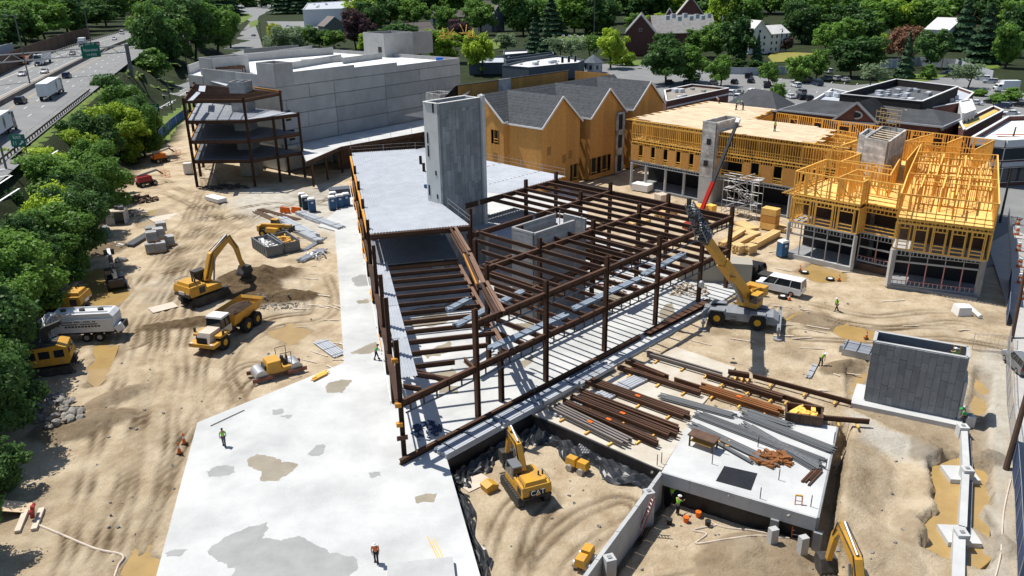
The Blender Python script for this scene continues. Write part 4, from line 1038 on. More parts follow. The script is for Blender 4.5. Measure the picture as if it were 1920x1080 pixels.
for a,b in((w1a,w1b),(w1c,w1d)):
 d=(b-a).normalized();L_=(b-a).length
 for z in(4.35,4.95):stick('track',section('R',.2,.12,M_stud),a+vec(0,0,z),b+vec(0,0,z),tf)
 for k in range(int(L_/.55)):stick('metal_stud',sM,a+d*k*.55+vec(0,0,4.35),a+d*k*.55+vec(0,0,4.9),tf,d)
 # second storey: sheathing boards with tall openings
 n=5 if a is w1a else 5
 pw2=L_/(2*n+1);hl=[]
 for k in range(n+1):
  x0=k*2*pw2;x1=min(L_,x0+pw2*1.15)
  if a is w1c and k==0:x1=.9
  if a is w1c and k==1:x0=5.0
  MB().bar(a+d*x0+vec(0,0,6.5),a+d*x1+vec(0,0,6.5),.08,2.8).build('board',M_osb,tf)
  if k<n:hl.append((x1+.1,(k+1)*2*pw2-.1,.35,3.0)if not(a is w1c and k==0)else(1.0,4.9,.2,2.6))
 studwall(a-vec(0,-.12,0),b-vec(0,-.12,0),F2,8.4,.42,True,hl)
 trussband(a,b,8.35,8.9)
 for h in hl:gboards(a+d*h[0],a+d*h[1],(5.6,6.0))
 # third storey open studs, roof trusses above
 studwall(a,b,F3,11.7,.41,False,[])
 gboards(a,b,(9.4,9.9));trussband(a,b,11.7,12.35,.45)
 for off in(3.2,6.4,9.8):
  studwall(a+U*off,b+U*off,F3,11.7,.41,False,[(L_*.4,L_*.5,0,2.2)])
for s in(27,30.2,34,37,19,15.2,11,7.5,3.4):studwall(B(86.2,s),B(98,s),F3,11.7,.45,False,[(4,5,0,2.2)])
MB().bar(B(92,40,2.2),B(92,1,2.2),.2,4.2).build('dark_backing',M_dark,tf);MB().bar(B(90,40,6.7),B(90,1,6.7),.2,3.3).build('dark_backing',M_dark,tf)  # dark sheets added behind the front so the open storeys look unlit
MB().bar(w1a+vec(0,0,6.6),B(96,40.3,6.6),.12,3.2).build('board',M_osb,tf);MB().bar(w1b+V*.02+vec(0,0,6.6),B(92,24.8,6.6),.12,3.2).build('board',M_osb,tf)
# roof decks of the finished part: plywood sheets one by one
def sheets(poly,z,d,w=2.44,h=1.22,rng=R):
 n=Vector((-d.y,d.x,0));c=poly[0]
 us=[(p-c).dot(d)for p in poly];vs_=[(p-c).dot(n)for p in poly]
 i0,i1=math.floor(min(us)/w),math.ceil(max(us)/w);j0,j1=math.floor(min(vs_)/h),math.ceil(max(vs_)/h)
 pts2=[(u,v)for u,v in zip(us,vs_)]
 def inside(x,y):
  c_=False
  for k in range(len(pts2)):
   (x0,y0),(x1,y1)=pts2[k],pts2[(k+1)%len(pts2)]
   if(y0>y)!=(y1>y)and x<x0+(y-y0)/(y1-y0)*(x1-x0):c_=not c_
  return c_
 me_=MB().box(.012,.012,-.02,w-.012,h-.012,.0).mesh('sheet',M_ply)
 for j in range(j0,j1):
  for i in range(i0,i1):
   x=(i+.5*(j%2))*w;y=j*h
   if inside(x+w/2,y+h/2):
    M=Matrix.Translation(c+d*x+n*y+vec(0,0,z+rng.uniform(0,.02)))@Matrix.Rotation(math.atan2(d.y,d.x),4,'Z')
    put('plywood_sheet',me_,tf,M)
rd1=[Q(1194,222,12.4),Q(1322,243,12.4),Q(1345,230,12.4),Q(1398,232,12.4),Q(1410,222,12.4),Q(1448,205,12.4),Q(1337,190,12.4)]
rd2=[Q(1345,246,12.4),Q(1527,268,12.4),Q(1562,242,12.4),Q(1408,223,12.4),Q(1362,233,12.4)]
for rd in(rd1,rd2):
 MB().prism([tuple(p[:2])for p in inn(rd,.1)],12.28,12.37).build('roof_deck',M_ply,tf)
 sheets(rd,12.40,-V)
tt=MB()
trussband(rd2[1],rd2[2],11.75,12.35,.45);trussband(B(100,24),rd1[5],11.75,12.35,.45);trussband(w1a,B(115,40.6),11.75,12.35,.5)
studwall(B(98,8.5),B(98,0),F3,11.7,.4,False);studwall(rd2[1],rd2[2],F3,11.7,.38,False)
studwall(B(100.5,24),B(112.5,26),F3,11.7,.4,False);studwall(B(112,25),bL2,F3,12,.42,False,[(3,4.6,.8,2.3),(8,9.6,.8,2.3),(13,15,.8,2.3),(19,21,.8,2.3)],brace=True)
# front wing: second storey
def storey2(p,q,ops):
 L_=(q-p).length;d=(q-p).normalized()
 hl=[(L_*a,L_*b,.15,2.75)for a,b in ops]
 studwall(p,q,F2,8.35,.5,True,hl);trussband(p,q,8.35,8.85,.42)
 for h in hl:gboards(p+d*h[0],p+d*h[1],(5.55,6.0))
 n=Vector((d.y,-d.x,0));n=n if n.y>0 else-n
 MB().bar(p+n*4+vec(0,0,6.7),q+n*4+vec(0,0,6.7),.1,3.2).build('dark_backing',M_wood_d,tf);MB().bar(p+n*5+vec(0,0,2.6),q+n*5+vec(0,0,2.6),.1,4.6).build('dark_backing',M_dark,tf)  # added dark sheets paint the shade inside these storeys
storey2(b1L,b1R,((.05,.28),(.38,.62),(.72,.93)))
storey2(rcL,rcR,((.06,.94),))
storey2(b3L,b3R,((.05,.15),(.22,.34),(.42,.54),(.61,.74),(.81,.93)))
studwall(b1L,B(78.4,.3),F2,8.4,.5,True);studwall(b3R,rM,F2,8.4,.5,False);trussband(b3R,rM,8.35,8.85,.5);studwall(b1R,rcL,F2,8.4,.4,True);trussband(b1L,B(78.4,.3),8.35,8.85)
# third storey: plates traced room by room
WL=[((1493,320),(1620,341),1),((1620,341),(1628,336),0),((1628,337),(1693,347),2),((1493,320),(1550,298),1),((1550,298),(1678,318),1),((1574,332),(1609,317),0),((1590,326),(1631,332),0),((1609,317),(1672,328),0),((1670,327),(1689,294),0),((1622,284),(1689,294),0),((1577,302),(1622,284),0),((1527,268),(1612,287),1),((1560,278),(1607,263),0),((1562,250),(1607,258),0),((1612,287),(1640,272),0),((1582,300),(1672,311),0),((1690,362),(1874,382),3),((1690,362),(1702,327),0),((1702,327),(1727,270),0),((1874,382),(1871,290),0),((1707,324),(1872,337),0),((1723,338),(1868,351),0),((1715,305),(1870,317),0),((1720,292),(1868,302),0),((1722,284),(1870,290),0),((1727,270),(1830,279),0),((1700,243),(1865,262),4),((1865,262),(1828,280),0),((1751,250),(1698,264),0),((1805,256),(1777,267),0),((1698,264),(1778,268),0),((1797,347),(1793,365),0),((1775,330),(1768,352),0),((1735,328),(1727,350),0),((1820,332),(1815,356),0),((1762,308),(1756,328),0),((1800,311),(1795,333),0),((1840,315),(1838,334),0),((1770,288),(1764,307),0),((1812,291),(1809,312),0),((1745,305),(1740,326),0),((1716,335),(1712,352),0),((1640,272),(1700,243),0),((1562,242),(1605,249),0),((1640,256),(1700,264),0),((1722,273),(1700,300),0)]
for a,b,k in WL:
 p,q=Q(*a),Q(*b);L_=(q-p).length
 hl=[]
 if k==1:hl=[(L_*.2,L_*.32,.1,2.3),(L_*.55,L_*.68,.1,2.3)]
 if k==4:hl=[(L_*(.08+.24*i),L_*(.2+.24*i),.8,2.3)for i in range(4)]
 if k==3:studwall(p,q,F3,TP,1.0,True,[]);gboards(p,q,(9.35,9.9));continue
 if k==2:hl=[(L_*.08,L_*.92,0,2.4)]
 if k==0 and L_>4:hl=[(L_*.45,L_*.45+.95,0,2.1)]
 studwall(p,q,F3,TP,.42 if k!=1 else .75,k==1,hl,None,None,R.random()<.6)
 if k in(1,):gboards(p,q,(9.35,9.9))
gboards(rcL,rcR,(9.4,9.9))
FR.build('framing',M_lum,tf,kind='stuff')
# block shafts
def shaft(label,pts,z1,nm,win=(),ch=.8,stuff=()):
 r=site(nm,label,'shaft',pts[0])
 for i in range(len(pts)):
  a,b=pts[i],pts[(i+1)%len(pts)]
  blockwall(r,a,b,F3 if not win else 4.5,z1,.3,M_cmuw,.82,.41)
  MB().bar(a+vec(0,0,2.2),b+vec(0,0,2.2),.3,4.5).build('lower_wall',M_conc,r)
 for p,z in win:MB().cbox(p+vec(0,0,z),(.7,.7,1.0),rad(45)).build('slot',M_dark,r)
 return r
sA=[B(85.2,24.8),B(85.2,22.3),B(92.5,22.3),B(92.5,24.8)]
s1=shaft('tall weathered block stair shaft splitting the left front of the timber building',sA,13.6,'block_shaft',[(B(85.2,23.4),10.6),(B(85.2,23.7),6.9)])
sB=[Q(1622,262,14.3),Q(1665,270,14.3),Q(1698,247,14.3),Q(1655,240,14.3)]
s2=shaft('block shaft with a scaffold on top among the open stud rooms',sB,14.3,'block_shaft')
sB2=[Q(1612,252,14.6),Q(1624,255,14.6),Q(1640,244,14.6),Q(1628,241,14.6)]
for a,b in zip(sB2,sB2[1:]+sB2[:1]):blockwall(s2,a,b,F3,14.6,.3,M_cmuw,.82,.41)
cx=lerp(sB[0],sB[2],.5)
for k in range(5):stick('plank',section('R',.3,.06,M_ply),lerp(sB[0],sB[3],.2+.15*k)+vec(.2,0,14.4),lerp(sB[1],sB[2],.2+.15*k)+vec(0,0,14.4),s2)
scf=site('scaffold','yellow tube scaffold standing on the block shaft among the stud rooms','scaffold',cx+vec(0,0,14.4))
for i in range(4):
 for j in range(2):
  p=Q(1640+i*13+j*8,236-j*6+i*2,14.5)+vec(0,0,14.4);stick('tube',section('C',.09,.09,mat('tarnished_tube',(.45,.33,.16))),p,p+vec(0,0,2.6),scf,(1,0,0))
for i in range(3):
 for z in(15.2,16,16.8):
  for j in range(2):
   p=Q(1640+i*13+j*8,236-j*6+i*2,14.5);q=Q(1653+i*13+j*8,238-j*6+i*2,14.5);stick('tube',section('C',.07,.07,mat('tarnished_tube',(.45,.33,.16))),p+vec(0,0,z),q+vec(0,0,z),scf)
   # stair tower scaffold in front
sst=site('scaffold_stair','silver scaffold stair zigzagging up the front of the timber building','scaffold',G(1380,400,0))
o=G(1352,398,0);dx,dy=-V,U
tb_=section('C',.09,.09,M_rail)
for i in range(4):
 for j in range(2):
  p=o+dx*(i*2.1)+dy*(j*1.6);stick('tube',tb_,p,p+vec(0,0,6.6),sst,(1,0,0))
for z in(.5,2.2,3.9,5.5,6.4):
 for j in range(2):stick('tube',tb_,o+dy*j*1.6+vec(0,0,z),o+dx*6.3+dy*j*1.6+vec(0,0,z),sst)
for i in range(3):stick('tube',tb_,o+dx*i*2.1+vec(0,0,.3),o+dx*(i+1)*2.1+vec(0,0,2.2),sst);stick('tube',tb_,o+dx*(i+1)*2.1+vec(0,0,2.3),o+dx*i*2.1+vec(0,0,4.3),sst)
tr=section('R',.95,.05,mat('alu_tread',(.62,.63,.64),.5,.4))
for fl,(x0,x1,z0,z1,yy)in enumerate(((0.6,4.6,.2,2.2,.35),(5.2,1.2,2.3,4.2,1.2),(.8,5.0,4.3,6.2,.35))):
 for k in range(9):
  t=k/8;p=o+dx*lerp(x0,x1,t)+dy*(yy-.0)+vec(0,0,lerp(z0,z1,t));stick('tread',section('R',.24,.06,mat('alu_tread',(.62,.63,.64))),p-dy*.45,p+dy*.45,sst)
 for s in(-.48,.48):stick('stringer',section('R',.06,.16,M_rail),o+dx*x0+dy*(yy+s)+vec(0,0,z0),o+dx*x1+dy*(yy+s)+vec(0,0,z1),sst);stick('handrail',tb_,o+dx*x0+dy*(yy+s)+vec(0,0,z0+1),o+dx*x1+dy*(yy+s)+vec(0,0,z1+1),sst)
for z,x in((2.2,4.8),(4.25,.2),(6.2,5.1)):MB().bar(o+dx*x+dy*.8+vec(0,0,z),o+dx*(x+1.1)+dy*.8+vec(0,0,z),1.6,.06).build('landing',mat('alu_tread',(.62,.63,.64)),sst)
# ---------------------------------------------------------------- buildings behind the site
M_brick=mat('red_brick',(0.13,0.055,0.045),0.9,var=0.2,vscale=1.5,bump=.1)
M_wht=mat('white_siding',(0.62,0.63,0.64),0.8,var=.05);M_slate=mat('slate_paint',(0.09,0.105,0.125),0.8,var=.15,vscale=.5)
M_groof=mat('grey_roof',(0.22,0.21,0.20),0.9,var=.2,vscale=.6,rnd=.15);M_broof=mat('black_roof',(0.055,0.058,0.062),0.9,var=.25,vscale=.35)
M_glass=mat('window_glass',(0.03,0.04,0.055),0.1,spec=.6);M_gsid=mat('grey_siding',(0.17,0.18,0.16),.85);M_tanr=mat('tan_gravel_roof',(.27,.24,.2),.95,var=.2,vscale=.5)
M_lgrey=mat('light_grey_paint',(.42,.44,.47),.8,var=.05);M_wroof=mat('pale_roof',(.58,.57,.55),.9,var=.12,vscale=.3)
def wins(root,a,b,z0,z1,n,w,nrm,frame=M_trim,glass=M_glass,off=.04):
 d=(b-a).normalized();L_=(b-a).length
 for k in range(n):
  c=a+d*L_*(k+.5)/n+nrm*off
  f=MB().bar(c-d*(w/2+.1)+vec(0,0,(z0+z1)/2),c+d*(w/2+.1)+vec(0,0,(z0+z1)/2),.08,z1-z0+.2).build('window',frame,root)
  MB().bar(c-d*w/2+nrm*.05+vec(0,0,(z0+z1)/2),c+d*w/2+nrm*.05+vec(0,0,(z0+z1)/2),.06,z1-z0).build('pane',glass,f)
def flat(label,pts,z0,h,mw,mr,name='shop',par=.6,cat='building',wl=None):
 """flat roofed building on a footprint given in world points (corner nearest the camera first)"""
 c=sum(pts,vec(0,0,0))/len(pts);r=site(name,label,cat,vec(c.x,c.y,z0))
 n=len(pts)
 for i in range(n):
  a,b=pts[i],pts[(i+1)%n]
  wallseg(r,'wall',vec(a.x,a.y,0),vec(b.x,b.y,0),z0,z0+h,.3,mw)
  wallseg(r,'coping',vec(a.x,a.y,0),vec(b.x,b.y,0),z0+h,z0+h+.15,.45,M_trim if mw is not M_slate else M_slate)
 MB().prism([tuple(p[:2])for p in inn(pts,.1)],z0+h-par-.2,z0+h-par).build('roof',mr,r)
 return r
def rooftop(r,pts,z,n,seed=1):
 rg=random.Random(seed)
 for k in range(n):
  a,b=rg.uniform(.15,.85),rg.uniform(.15,.85);p=lerp(lerp(pts[0],pts[1],a),lerp(pts[3],pts[2],a),b);s=rg.uniform(.6,1.6)
  MB().cbox(vec(p.x,p.y,z+s*.35),(s*1.3,s,s*.7),.6).build('roof_unit',rg.choice((M_lgrey,M_wht,M_rail)),r)
def house(label,a,b,depth,eave,ridge,mw,mr,front='gable',nw=2,name='house',st=1,over=.5):
 """gabled house; a-b is its front foot line, depth away from the camera"""
 a=vec(a.x,a.y,0);b=vec(b.x,b.y,0);d=(b-a).normalized();n=Vector((-d.y,d.x,0));n=n if n.y>0 else-n
 r=site(name,label,'house',lerp(a,b,.5));w=(b-a).length
 body=MB();c,e=b+n*depth,a+n*depth;Z=lambda p,z:p+vec(0,0,z)
 if front=='gable':
  m0,m1=lerp(a,b,.5),lerp(e,c,.5)
  body.add([a,b,Z(b,eave),Z(m0,ridge),Z(a,eave),e,c,Z(c,eave),Z(m1,ridge),Z(e,eave)],[(0,1,2,3,4),(9,8,7,6,5),(0,4,9,5),(1,6,7,2),(2,7,8,3),(3,8,9,4)])
  k=(ridge-eave)/(w/2)
  for s,p in((-1,a),(1,b)):
   q=p+d*s*over;zz=eave-k*over+.12
   mb=MB();q0,q1=q-n*over,q+n*(depth+over);r0,r1=m0-n*over,m1+n*over
   mb.add([Z(q0,zz),Z(q1,zz),Z(r1,ridge+.15),Z(r0,ridge+.15),Z(q0,zz-.2),Z(q1,zz-.2),Z(r1,ridge-.05),Z(r0,ridge-.05)],[(0,1,2,3),(7,6,5,4),(0,3,7,4),(1,0,4,5),(2,1,5,6),(3,2,6,7)])
   mb.build('roof_slope',mr,r)
  for s,p in((-1,a),(1,b)):MB().bar(Z(p+d*s*over-n*(over+.03),eave-k*over),Z(m0-n*(over+.03),ridge),.1,.35).build('fascia',M_trim,r)
 else:
  m0,m1=lerp(a,e,.5),lerp(b,c,.5)
  body.add([a,e,Z(e,eave),Z(m0,ridge),Z(a,eave),b,c,Z(c,eave),Z(m1,ridge),Z(b,eave)],[(4,3,2,1,0),(5,6,7,8,9),(0,5,9,4),(1,2,7,6),(2,3,8,7),(3,4,9,8)])
  k=(ridge-eave)/(depth/2)
  for s,p,q in((-1,a,b),(1,e,c)):
   p0=p+n*s*over-d*over;p1=q+n*s*over+d*over;zz=eave-k*over+.12;r0,r1=m0-d*over,m1+d*over
   mb=MB();mb.add([Z(p0,zz),Z(p1,zz),Z(r1,ridge+.15),Z(r0,ridge+.15),Z(p0,zz-.2),Z(p1,zz-.2),Z(r1,ridge-.05),Z(r0,ridge-.05)],[(0,1,2,3),(7,6,5,4),(0,3,7,4),(1,0,4,5),(2,1,5,6),(3,2,6,7)])
   mb.build('roof_slope',mr,r)
 body.build('wall',mw,r)
 for s in range(st):wins(r,a,b,.9+3*s,2.3+3*s,nw,1.1,-n)
 if front=='gable' and ridge-eave>3:wins(r,lerp(a,b,.3),lerp(a,b,.7),eave+.4,eave+1.7,1,1.2,-n)
 return r
g0=lambda x,y,z=0.0:G(x,y,z)
# white offices, grey house and the roofs among the trees at the top left
p=[g0(571,50),g0(642,47),g0(690,30),g0(655,24),g0(580,30)]
o=flat('white two storey office block with dark ribbon windows far behind the grey building',p,0,13.5,M_wht,M_lgrey,'office_block')
n_=(p[1]-p[0]).normalized();nn=Vector((n_.y,-n_.x,0))
for z0,z1 in((2,5),(7.5,11)):wins(o,p[0]+n_*6,p[1],z0,z1,3,8.5,nn)
n2=(p[2]-p[1]).normalized();wins(o,p[1],p[2],7,10,12,2,Vector((n2.y,-n2.x,0)))
rooftop(o,[p[0],p[1],p[3],p[4]],13,8,3)
house('grey shingled house with one white framed gable window behind the parked cars',g0(610,67),g0(650,65),14,6.5,12.5,M_gsid,mat('brown_grey_roof',(.17,.145,.13),.9,var=.2),'gable',1)
M_bgr=mat('brown_grey_roof',(.17,.145,.13));
for i,(x0,y0,x1,y1,dp,ev,rg_,fr_,mw,lb)in enumerate(((748,72,815,68,12,4,9,'side',M_gsid,'low grey roofed house behind the wide dark shrub bank'),(812,47,840,46,12,6,11,'side',M_slate,'grey roofed house with a blue dormer among the trees, left of a pair'),(848,46,876,44,12,6,11,'side',M_slate,'grey roofed house with a blue dormer among the trees, right of a pair'),(852,68,884,66,10,4,8,'side',M_gsid,'small low grey roof beside a purple leaved tree'),(922,60,946,58,14,11,18,'gable',M_slate,'tall slate blue gabled house beside the pole right of the round green tree'),(905,32,940,30,14,8,15,'side',M_gsid,'grey roofed house almost hidden in the wood above the slate blue gable'),(745,20,790,18,14,8,15,'side',M_gsid,'dark roofed house at the very top behind the office block trees'))):
 house(lb,g0(x0,y0),g0(x1,y1),dp,ev,rg_,mw,M_bgr,fr_,2)
 # slate grey shops with pale roofs, and the little octagonal kiosk
p=[g0(968,136,0),g0(993,146,0),g0(1050,138,0),g0(1096,128,0),g0(1050,116,0),g0(960,124,0)]
p=[G(942,126,5),G(992,130,5),G(1048,124,5),G(1084,121,5),G(1095,115,5),G(1046,107,5),G(1000,112,5)]
o=flat('slate grey shop with a pale patchy flat roof behind the sheathed gables',p,0,5.6,M_slate,M_wroof)
rooftop(o,[p[0],p[2],p[4],p[6]],5,7,5)
wins(o,p[2],p[3],1.2,3.4,3,1.0,vec(.3,-.95,0),M_trim,M_glass,.2)
p=[G(950,118,5.5),G(1038,105,5.5),G(1036,101,5.5),G(945,114,5.5)]
flat('long narrow slate roof screen behind the pale patchy shop roof',p,0,6.3,M_slate,M_slate)
p=[G(944,104,5),G(990,100,5),G(988,94,5),G(945,96,5)]
flat('small flat shop with a white roof edge below the pole and flag',p,0,5.2,M_slate,M_wroof)
p=[G(880,121,4),G(945,120,4),G(955,108,4),G(890,108,4)]
o=flat('grey flat roofed shop half hidden by the bright green tree',p,0,4.5,M_slate,M_lgrey);rooftop(o,p,4,6,8)
kc=g0(1112,136);kr=site('kiosk','small octagonal pale blue kiosk with a pointed dark roof','kiosk',kc)
oc=[kc+vec(math.cos(k*PI4)*3.6,math.sin(k*PI4)*3.6,0)for k in range(8)for PI4 in(math.pi/4,)]
for i in range(8):
 a,b=oc[i],oc[(i+1)%8];wallseg(kr,'wall',a,b,0,4.2,.2,M_lgrey);wins(kr,a,b,1.4,3.2,1,1.2,(lerp(a,b,.5)-kc).normalized(),M_trim,M_glass,.1)
 q=MB();q.add([kc+(a-kc)*1.25+vec(0,0,4.1),kc+(b-kc)*1.25+vec(0,0,4.1),kc+vec(0,0,7.2),kc+(a-kc)*1.1+vec(0,0,3.9),kc+(b-kc)*1.1+vec(0,0,3.9)],[(0,1,2),(0,3,4,1)]);q.build('roof_facet',M_slate,kr)
 # brick hall with grey roofs and rooftop plant
a,b=g0(1172,104),g0(1226,104)
house('brick gable end of the hall with a grey roof at the edge of the lawn',a,b,30,11,19,M_brick,M_groof,'gable',0,'brick_hall')
o=house('long grey roofed wing of the brick hall with vents above the dark trees',g0(1226,96),g0(1340,94),22,9,17,M_brick,M_groof,'side',4,'brick_hall')
house('steep pale gable rising behind the long roof of the brick hall',g0(1262,80),g0(1320,80),26,14,25,M_brick,mat('pale_shingle',(.38,.36,.32),.9),'gable',0,'brick_hall')
house('small brick gable at the left of the steep pale gable',g0(1242,82),g0(1262,82),16,14,19,M_brick,M_groof,'gable',0,'brick_hall')
for k in range(8):MB().cbox(G(1250+k*11,47+k%3,14)+vec(0,0,3.4+k%2),(2,2,2),.3).build('roof_unit',M_lgrey,o)
# white houses on the hill
house('white house with a steep gable and black windows beside the yellow lawn',g0(1402,102),g0(1440,100),14,9.5,15.5,M_wht,M_wroof,'gable',2,'house',3)
house('lower white wing of the house beside a dark red shrub',g0(1440,99),g0(1476,96),12,9,12.5,M_wht,M_wroof,'side',4,'house',3)
house('white house glimpsed between the tall pines at the upper right',g0(1772,96),g0(1812,92),12,10,15,M_wht,M_wroof,'gable',2,'house',3)
# brick shop with a tan roof, dark hipped roof, the long black roofed row with a pediment
p=[G(1252,204,6),G(1368,182,6),G(1302,172,6),G(1240,182,6)]
p=[G(1250,193,6),G(1366,168,6),G(1297,161,6),G(1246,172,6)]
o=flat('low brick shop with a white edged tan gravel roof behind the plywood deck',p,0,6.4,M_brick,M_tanr);rooftop(o,p,5.8,6,4)
MB().bar(p[0]+vec(0,0,-1.2),p[1]+vec(0,0,-1.2),.5,.4).build('band',M_trim,o)
def hip(label,pts,ze,zr,mw,mr,name='shop',in_=.38):
 c=sum(pts,vec(0,0,0))/4;r=site(name,label,'building',vec(c.x,c.y,0))
 for i in range(4):wallseg(r,'wall',vec(*pts[i][:2],0),vec(*pts[(i+1)%4][:2],0),0,ze,.3,mw)
 r0=lerp(lerp(pts[0],pts[3],.5),lerp(pts[1],pts[2],.5),in_);r1=lerp(lerp(pts[0],pts[3],.5),lerp(pts[1],pts[2],.5),1-in_)
 e=[vec(*(c+(p-c)*1.06)[:2],ze)for p in pts];r0=vec(r0.x,r0.y,zr);r1=vec(r1.x,r1.y,zr)
 for q in([e[0],e[1],r1,r0],[e[1],e[2],r1],[e[2],e[3],r0,r1],[e[3],e[0],r0]):
  mb=MB();n=len(q);mb.add(q+[v-vec(0,0,.15)for v in q],[tuple(range(n)),tuple(reversed(range(n,2*n)))]+[(i,n+i,n+(i+1)%n,(i+1)%n)for i in range(n)]);mb.build('roof_facet',mr,r)
 for i in range(4):MB().bar(e[i]-vec(0,0,.1),e[(i+1)%4]-vec(0,0,.1),.2,.4).build('fascia',M_lgrey,r)
 return r
hip('dark hipped roof of a low shop just behind the plywood roof deck',[G(1362,196,5),G(1455,207,5),G(1490,196,5),G(1400,180,5)],5,8.6,M_brick,M_broof,'shop',.3)
p=[G(1470,206,5.5),G(1760,236,5.5),G(1806,216,5.5),G(1520,192,5.5)]
lr=hip('long brick row with a black roof and grey eaves behind the stud walls',p,5.5,7.6,M_brick,M_broof,'shop',.12)
d=(p[1]-p[0]).normalized();nf=Vector((d.y,-d.x,0));pe=p[1]-p[2]
side=(p[2]-p[1]).normalized();sn=Vector((side.y,-side.x,0))
wins(lr,vec(*p[1][:2],0)+side*1,vec(*p[2][:2],0),1.2,4.2,6,1.6,sn,M_lgrey)
for k in range(6):MB().cbox(vec(*lerp(p[1],p[2],(k+.5)/6)[:2],5.0)+sn*.5,(1.6,1.0,.9),math.atan2(side.y,side.x),rx=.6).build('gablet',M_lgrey,lr)
pa,pb_=G(1568,225,5.6),G(1645,230,5.6);pm=lerp(pa,pb_,.5);dpth=Vector((-d.y,d.x,0))*9
ped=MB();o3=nf*.7
ped.add([pa+o3,pb_+o3,pm+o3+vec(0,0,4.2),pa+dpth,pb_+dpth,pm+dpth+vec(0,0,4.2)],[(0,1,2),(1,4,5,2),(0,2,5,3)]);ped.build('pediment',M_brick,lr)
for q in(pa,pb_):
 s=(q-pm).normalized();e=MB();e.add([q+o3*1.6+s*.6-vec(0,0,.2),pm+o3*1.6+vec(0,0,4.4),pm+dpth+vec(0,0,4.4),q+dpth+s*.6-vec(0,0,.2)],[(0,1,2,3),(3,2,1,0)]);e.build('roof_facet',M_broof,lr)
 MB().bar(q+o3*1.65+s*.6-vec(0,0,.1),pm+o3*1.65+vec(0,0,4.3),.15,.5).build('fascia',M_lgrey,lr)
MB().bar(pa+o3*1.3-vec(0,0,.3),pb_+o3*1.3-vec(0,0,.3),.3,.7).build('fascia',M_lgrey,lr)
ov=MB();cc=pm+o3*1.1+vec(0,0,1.5);vs_=[cc+d*math.cos(k*.5236)*1.5+vec(0,0,math.sin(k*.5236)*.95)for k in range(12)]
ov.add(vs_+[v-nf*.2 for v in vs_],[tuple(range(12)),tuple(reversed(range(12)))]);wo_=ov.build('oval_window',M_trim,lr)
ov=MB();vs_=[cc+nf*.05+d*math.cos(k*.5236)*1.1+vec(0,0,math.sin(k*.5236)*.62)for k in range(12)];ov.add(vs_,[tuple(range(12)),tuple(reversed(range(12)))]);ov.build('pane',M_glass,wo_)
M_scr=mat('black_screen',(.022,.02,.02),.85,var=.2)
p=[G(1576,190,8.5),G(1730,205,8.5),G(1796,172,8.5),G(1682,158,8.5)]
p=[G(1576,178,9),G(1728,192,9),G(1796,164,9),G(1680,150,9)]
sc2=flat('wide flat roof with a black screen wall and crowded rooftop machines',p,0,9.2,M_scr,mat('dark_gravel_roof',(.10,.105,.11),.95,var=.2),'shop',1.7);rooftop(sc2,p,7.4,26,9)
for k in range(3):MB().cbox(lerp(p[0],p[1],.28+.27*k)+vec(0,-.8,-2.6),(1.2,1.4,1.6),.2).build('duct_cowl',M_wht,sc2)
for k in range(4):MB().cbox(lerp(p[0],p[1],.12+.24*k)+vec(0,2.2,-1.6),(3.2,1.4,.1),.1).build('skylight',M_wroof,sc2)
p=[G(1524,190,5),G(1576,194,5),G(1610,178,5),G(1560,168,5)]
o=flat('small pale shop with a grey roof left of the black roof screen',p,0,5.2,M_lgrey,M_lgrey);rooftop(o,p,4.8,4,12)
p=[G(1738,208,6),G(1806,196,6),G(1824,178,6),G(1790,166,6),G(1726,196,6)]
o=flat('brick shop with a pale cornice right of the black roof screen',p,0,6.6,M_brick,M_lgrey);rooftop(o,[p[0],p[1],p[2],p[3]],6,5,14)
o=flat('white weatherboard box with three small windows on the brick row',[G(1806,214,7),G(1828,206,7),G(1820,186,7),G(1800,190,7)],0,7,M_wht,M_wht,'shop',.2)
q=[G(1806,214,7),G(1828,206,7)];wins(o,q[0]-vec(0,0,7),q[1]-vec(0,0,7),4.2,6,3,.9,vec(.5,-.87,0),M_trim,M_glass,.2)
p=[G(1808,248,5),G(1880,210,5),G(1862,202,5),G(1800,232,5)]
o=flat('narrow brick shop with a yellow striped grey roof beside the white roof',p,0,5.4,M_brick,M_lgrey);MB().bar(lerp(p[0],p[3],.6)+vec(0,0,-.15),lerp(p[1],p[2],.6)+vec(0,0,-.15),1.4,.05).build('yellow_strip',mat('yellow_mat',(.6,.42,.1)),o)
p=[G(1822,262,8),G(1885,268,8),G(1990,262,8),G(1990,218,8),G(1890,222,8)]
wb=flat('two storey brick building with white trim and a white roof at the right edge',p,0,8.4,M_brick,M_roofw,'shop',.9)
f0,f1=vec(*p[0][:2],0),vec(*p[1][:2],0);fd=(f1-f0).normalized();fn=Vector((fd.y,-fd.x,0));f2=vec(*p[2][:2],0);fd2=(f2-f1).normalized();fn2=Vector((fd2.y,-fd2.x,0))
for a_,b_,n_,k in((f0,f1,fn,3),(f1,f2,fn2,6)):
 wins(wb,a_,b_,4.9,7.0,k,1.9,n_,M_trim,M_glass,.2);wins(wb,a_,b_,.8,3.4,k,2.6,n_,M_trim,M_glass,.2)
 for z in(4.1,7.9):MB().bar(a_+n_*.3+vec(0,0,z),b_+n_*.3+vec(0,0,z),.35,.8 if z<5 else 1.3).build('cornice',M_lgrey if z<5 else M_wht,wb)
MB().cbox(p[1]+vec(.8,.6,-4),(1.4,.6,8.4),.2).build('white_pier',M_wht,wb)
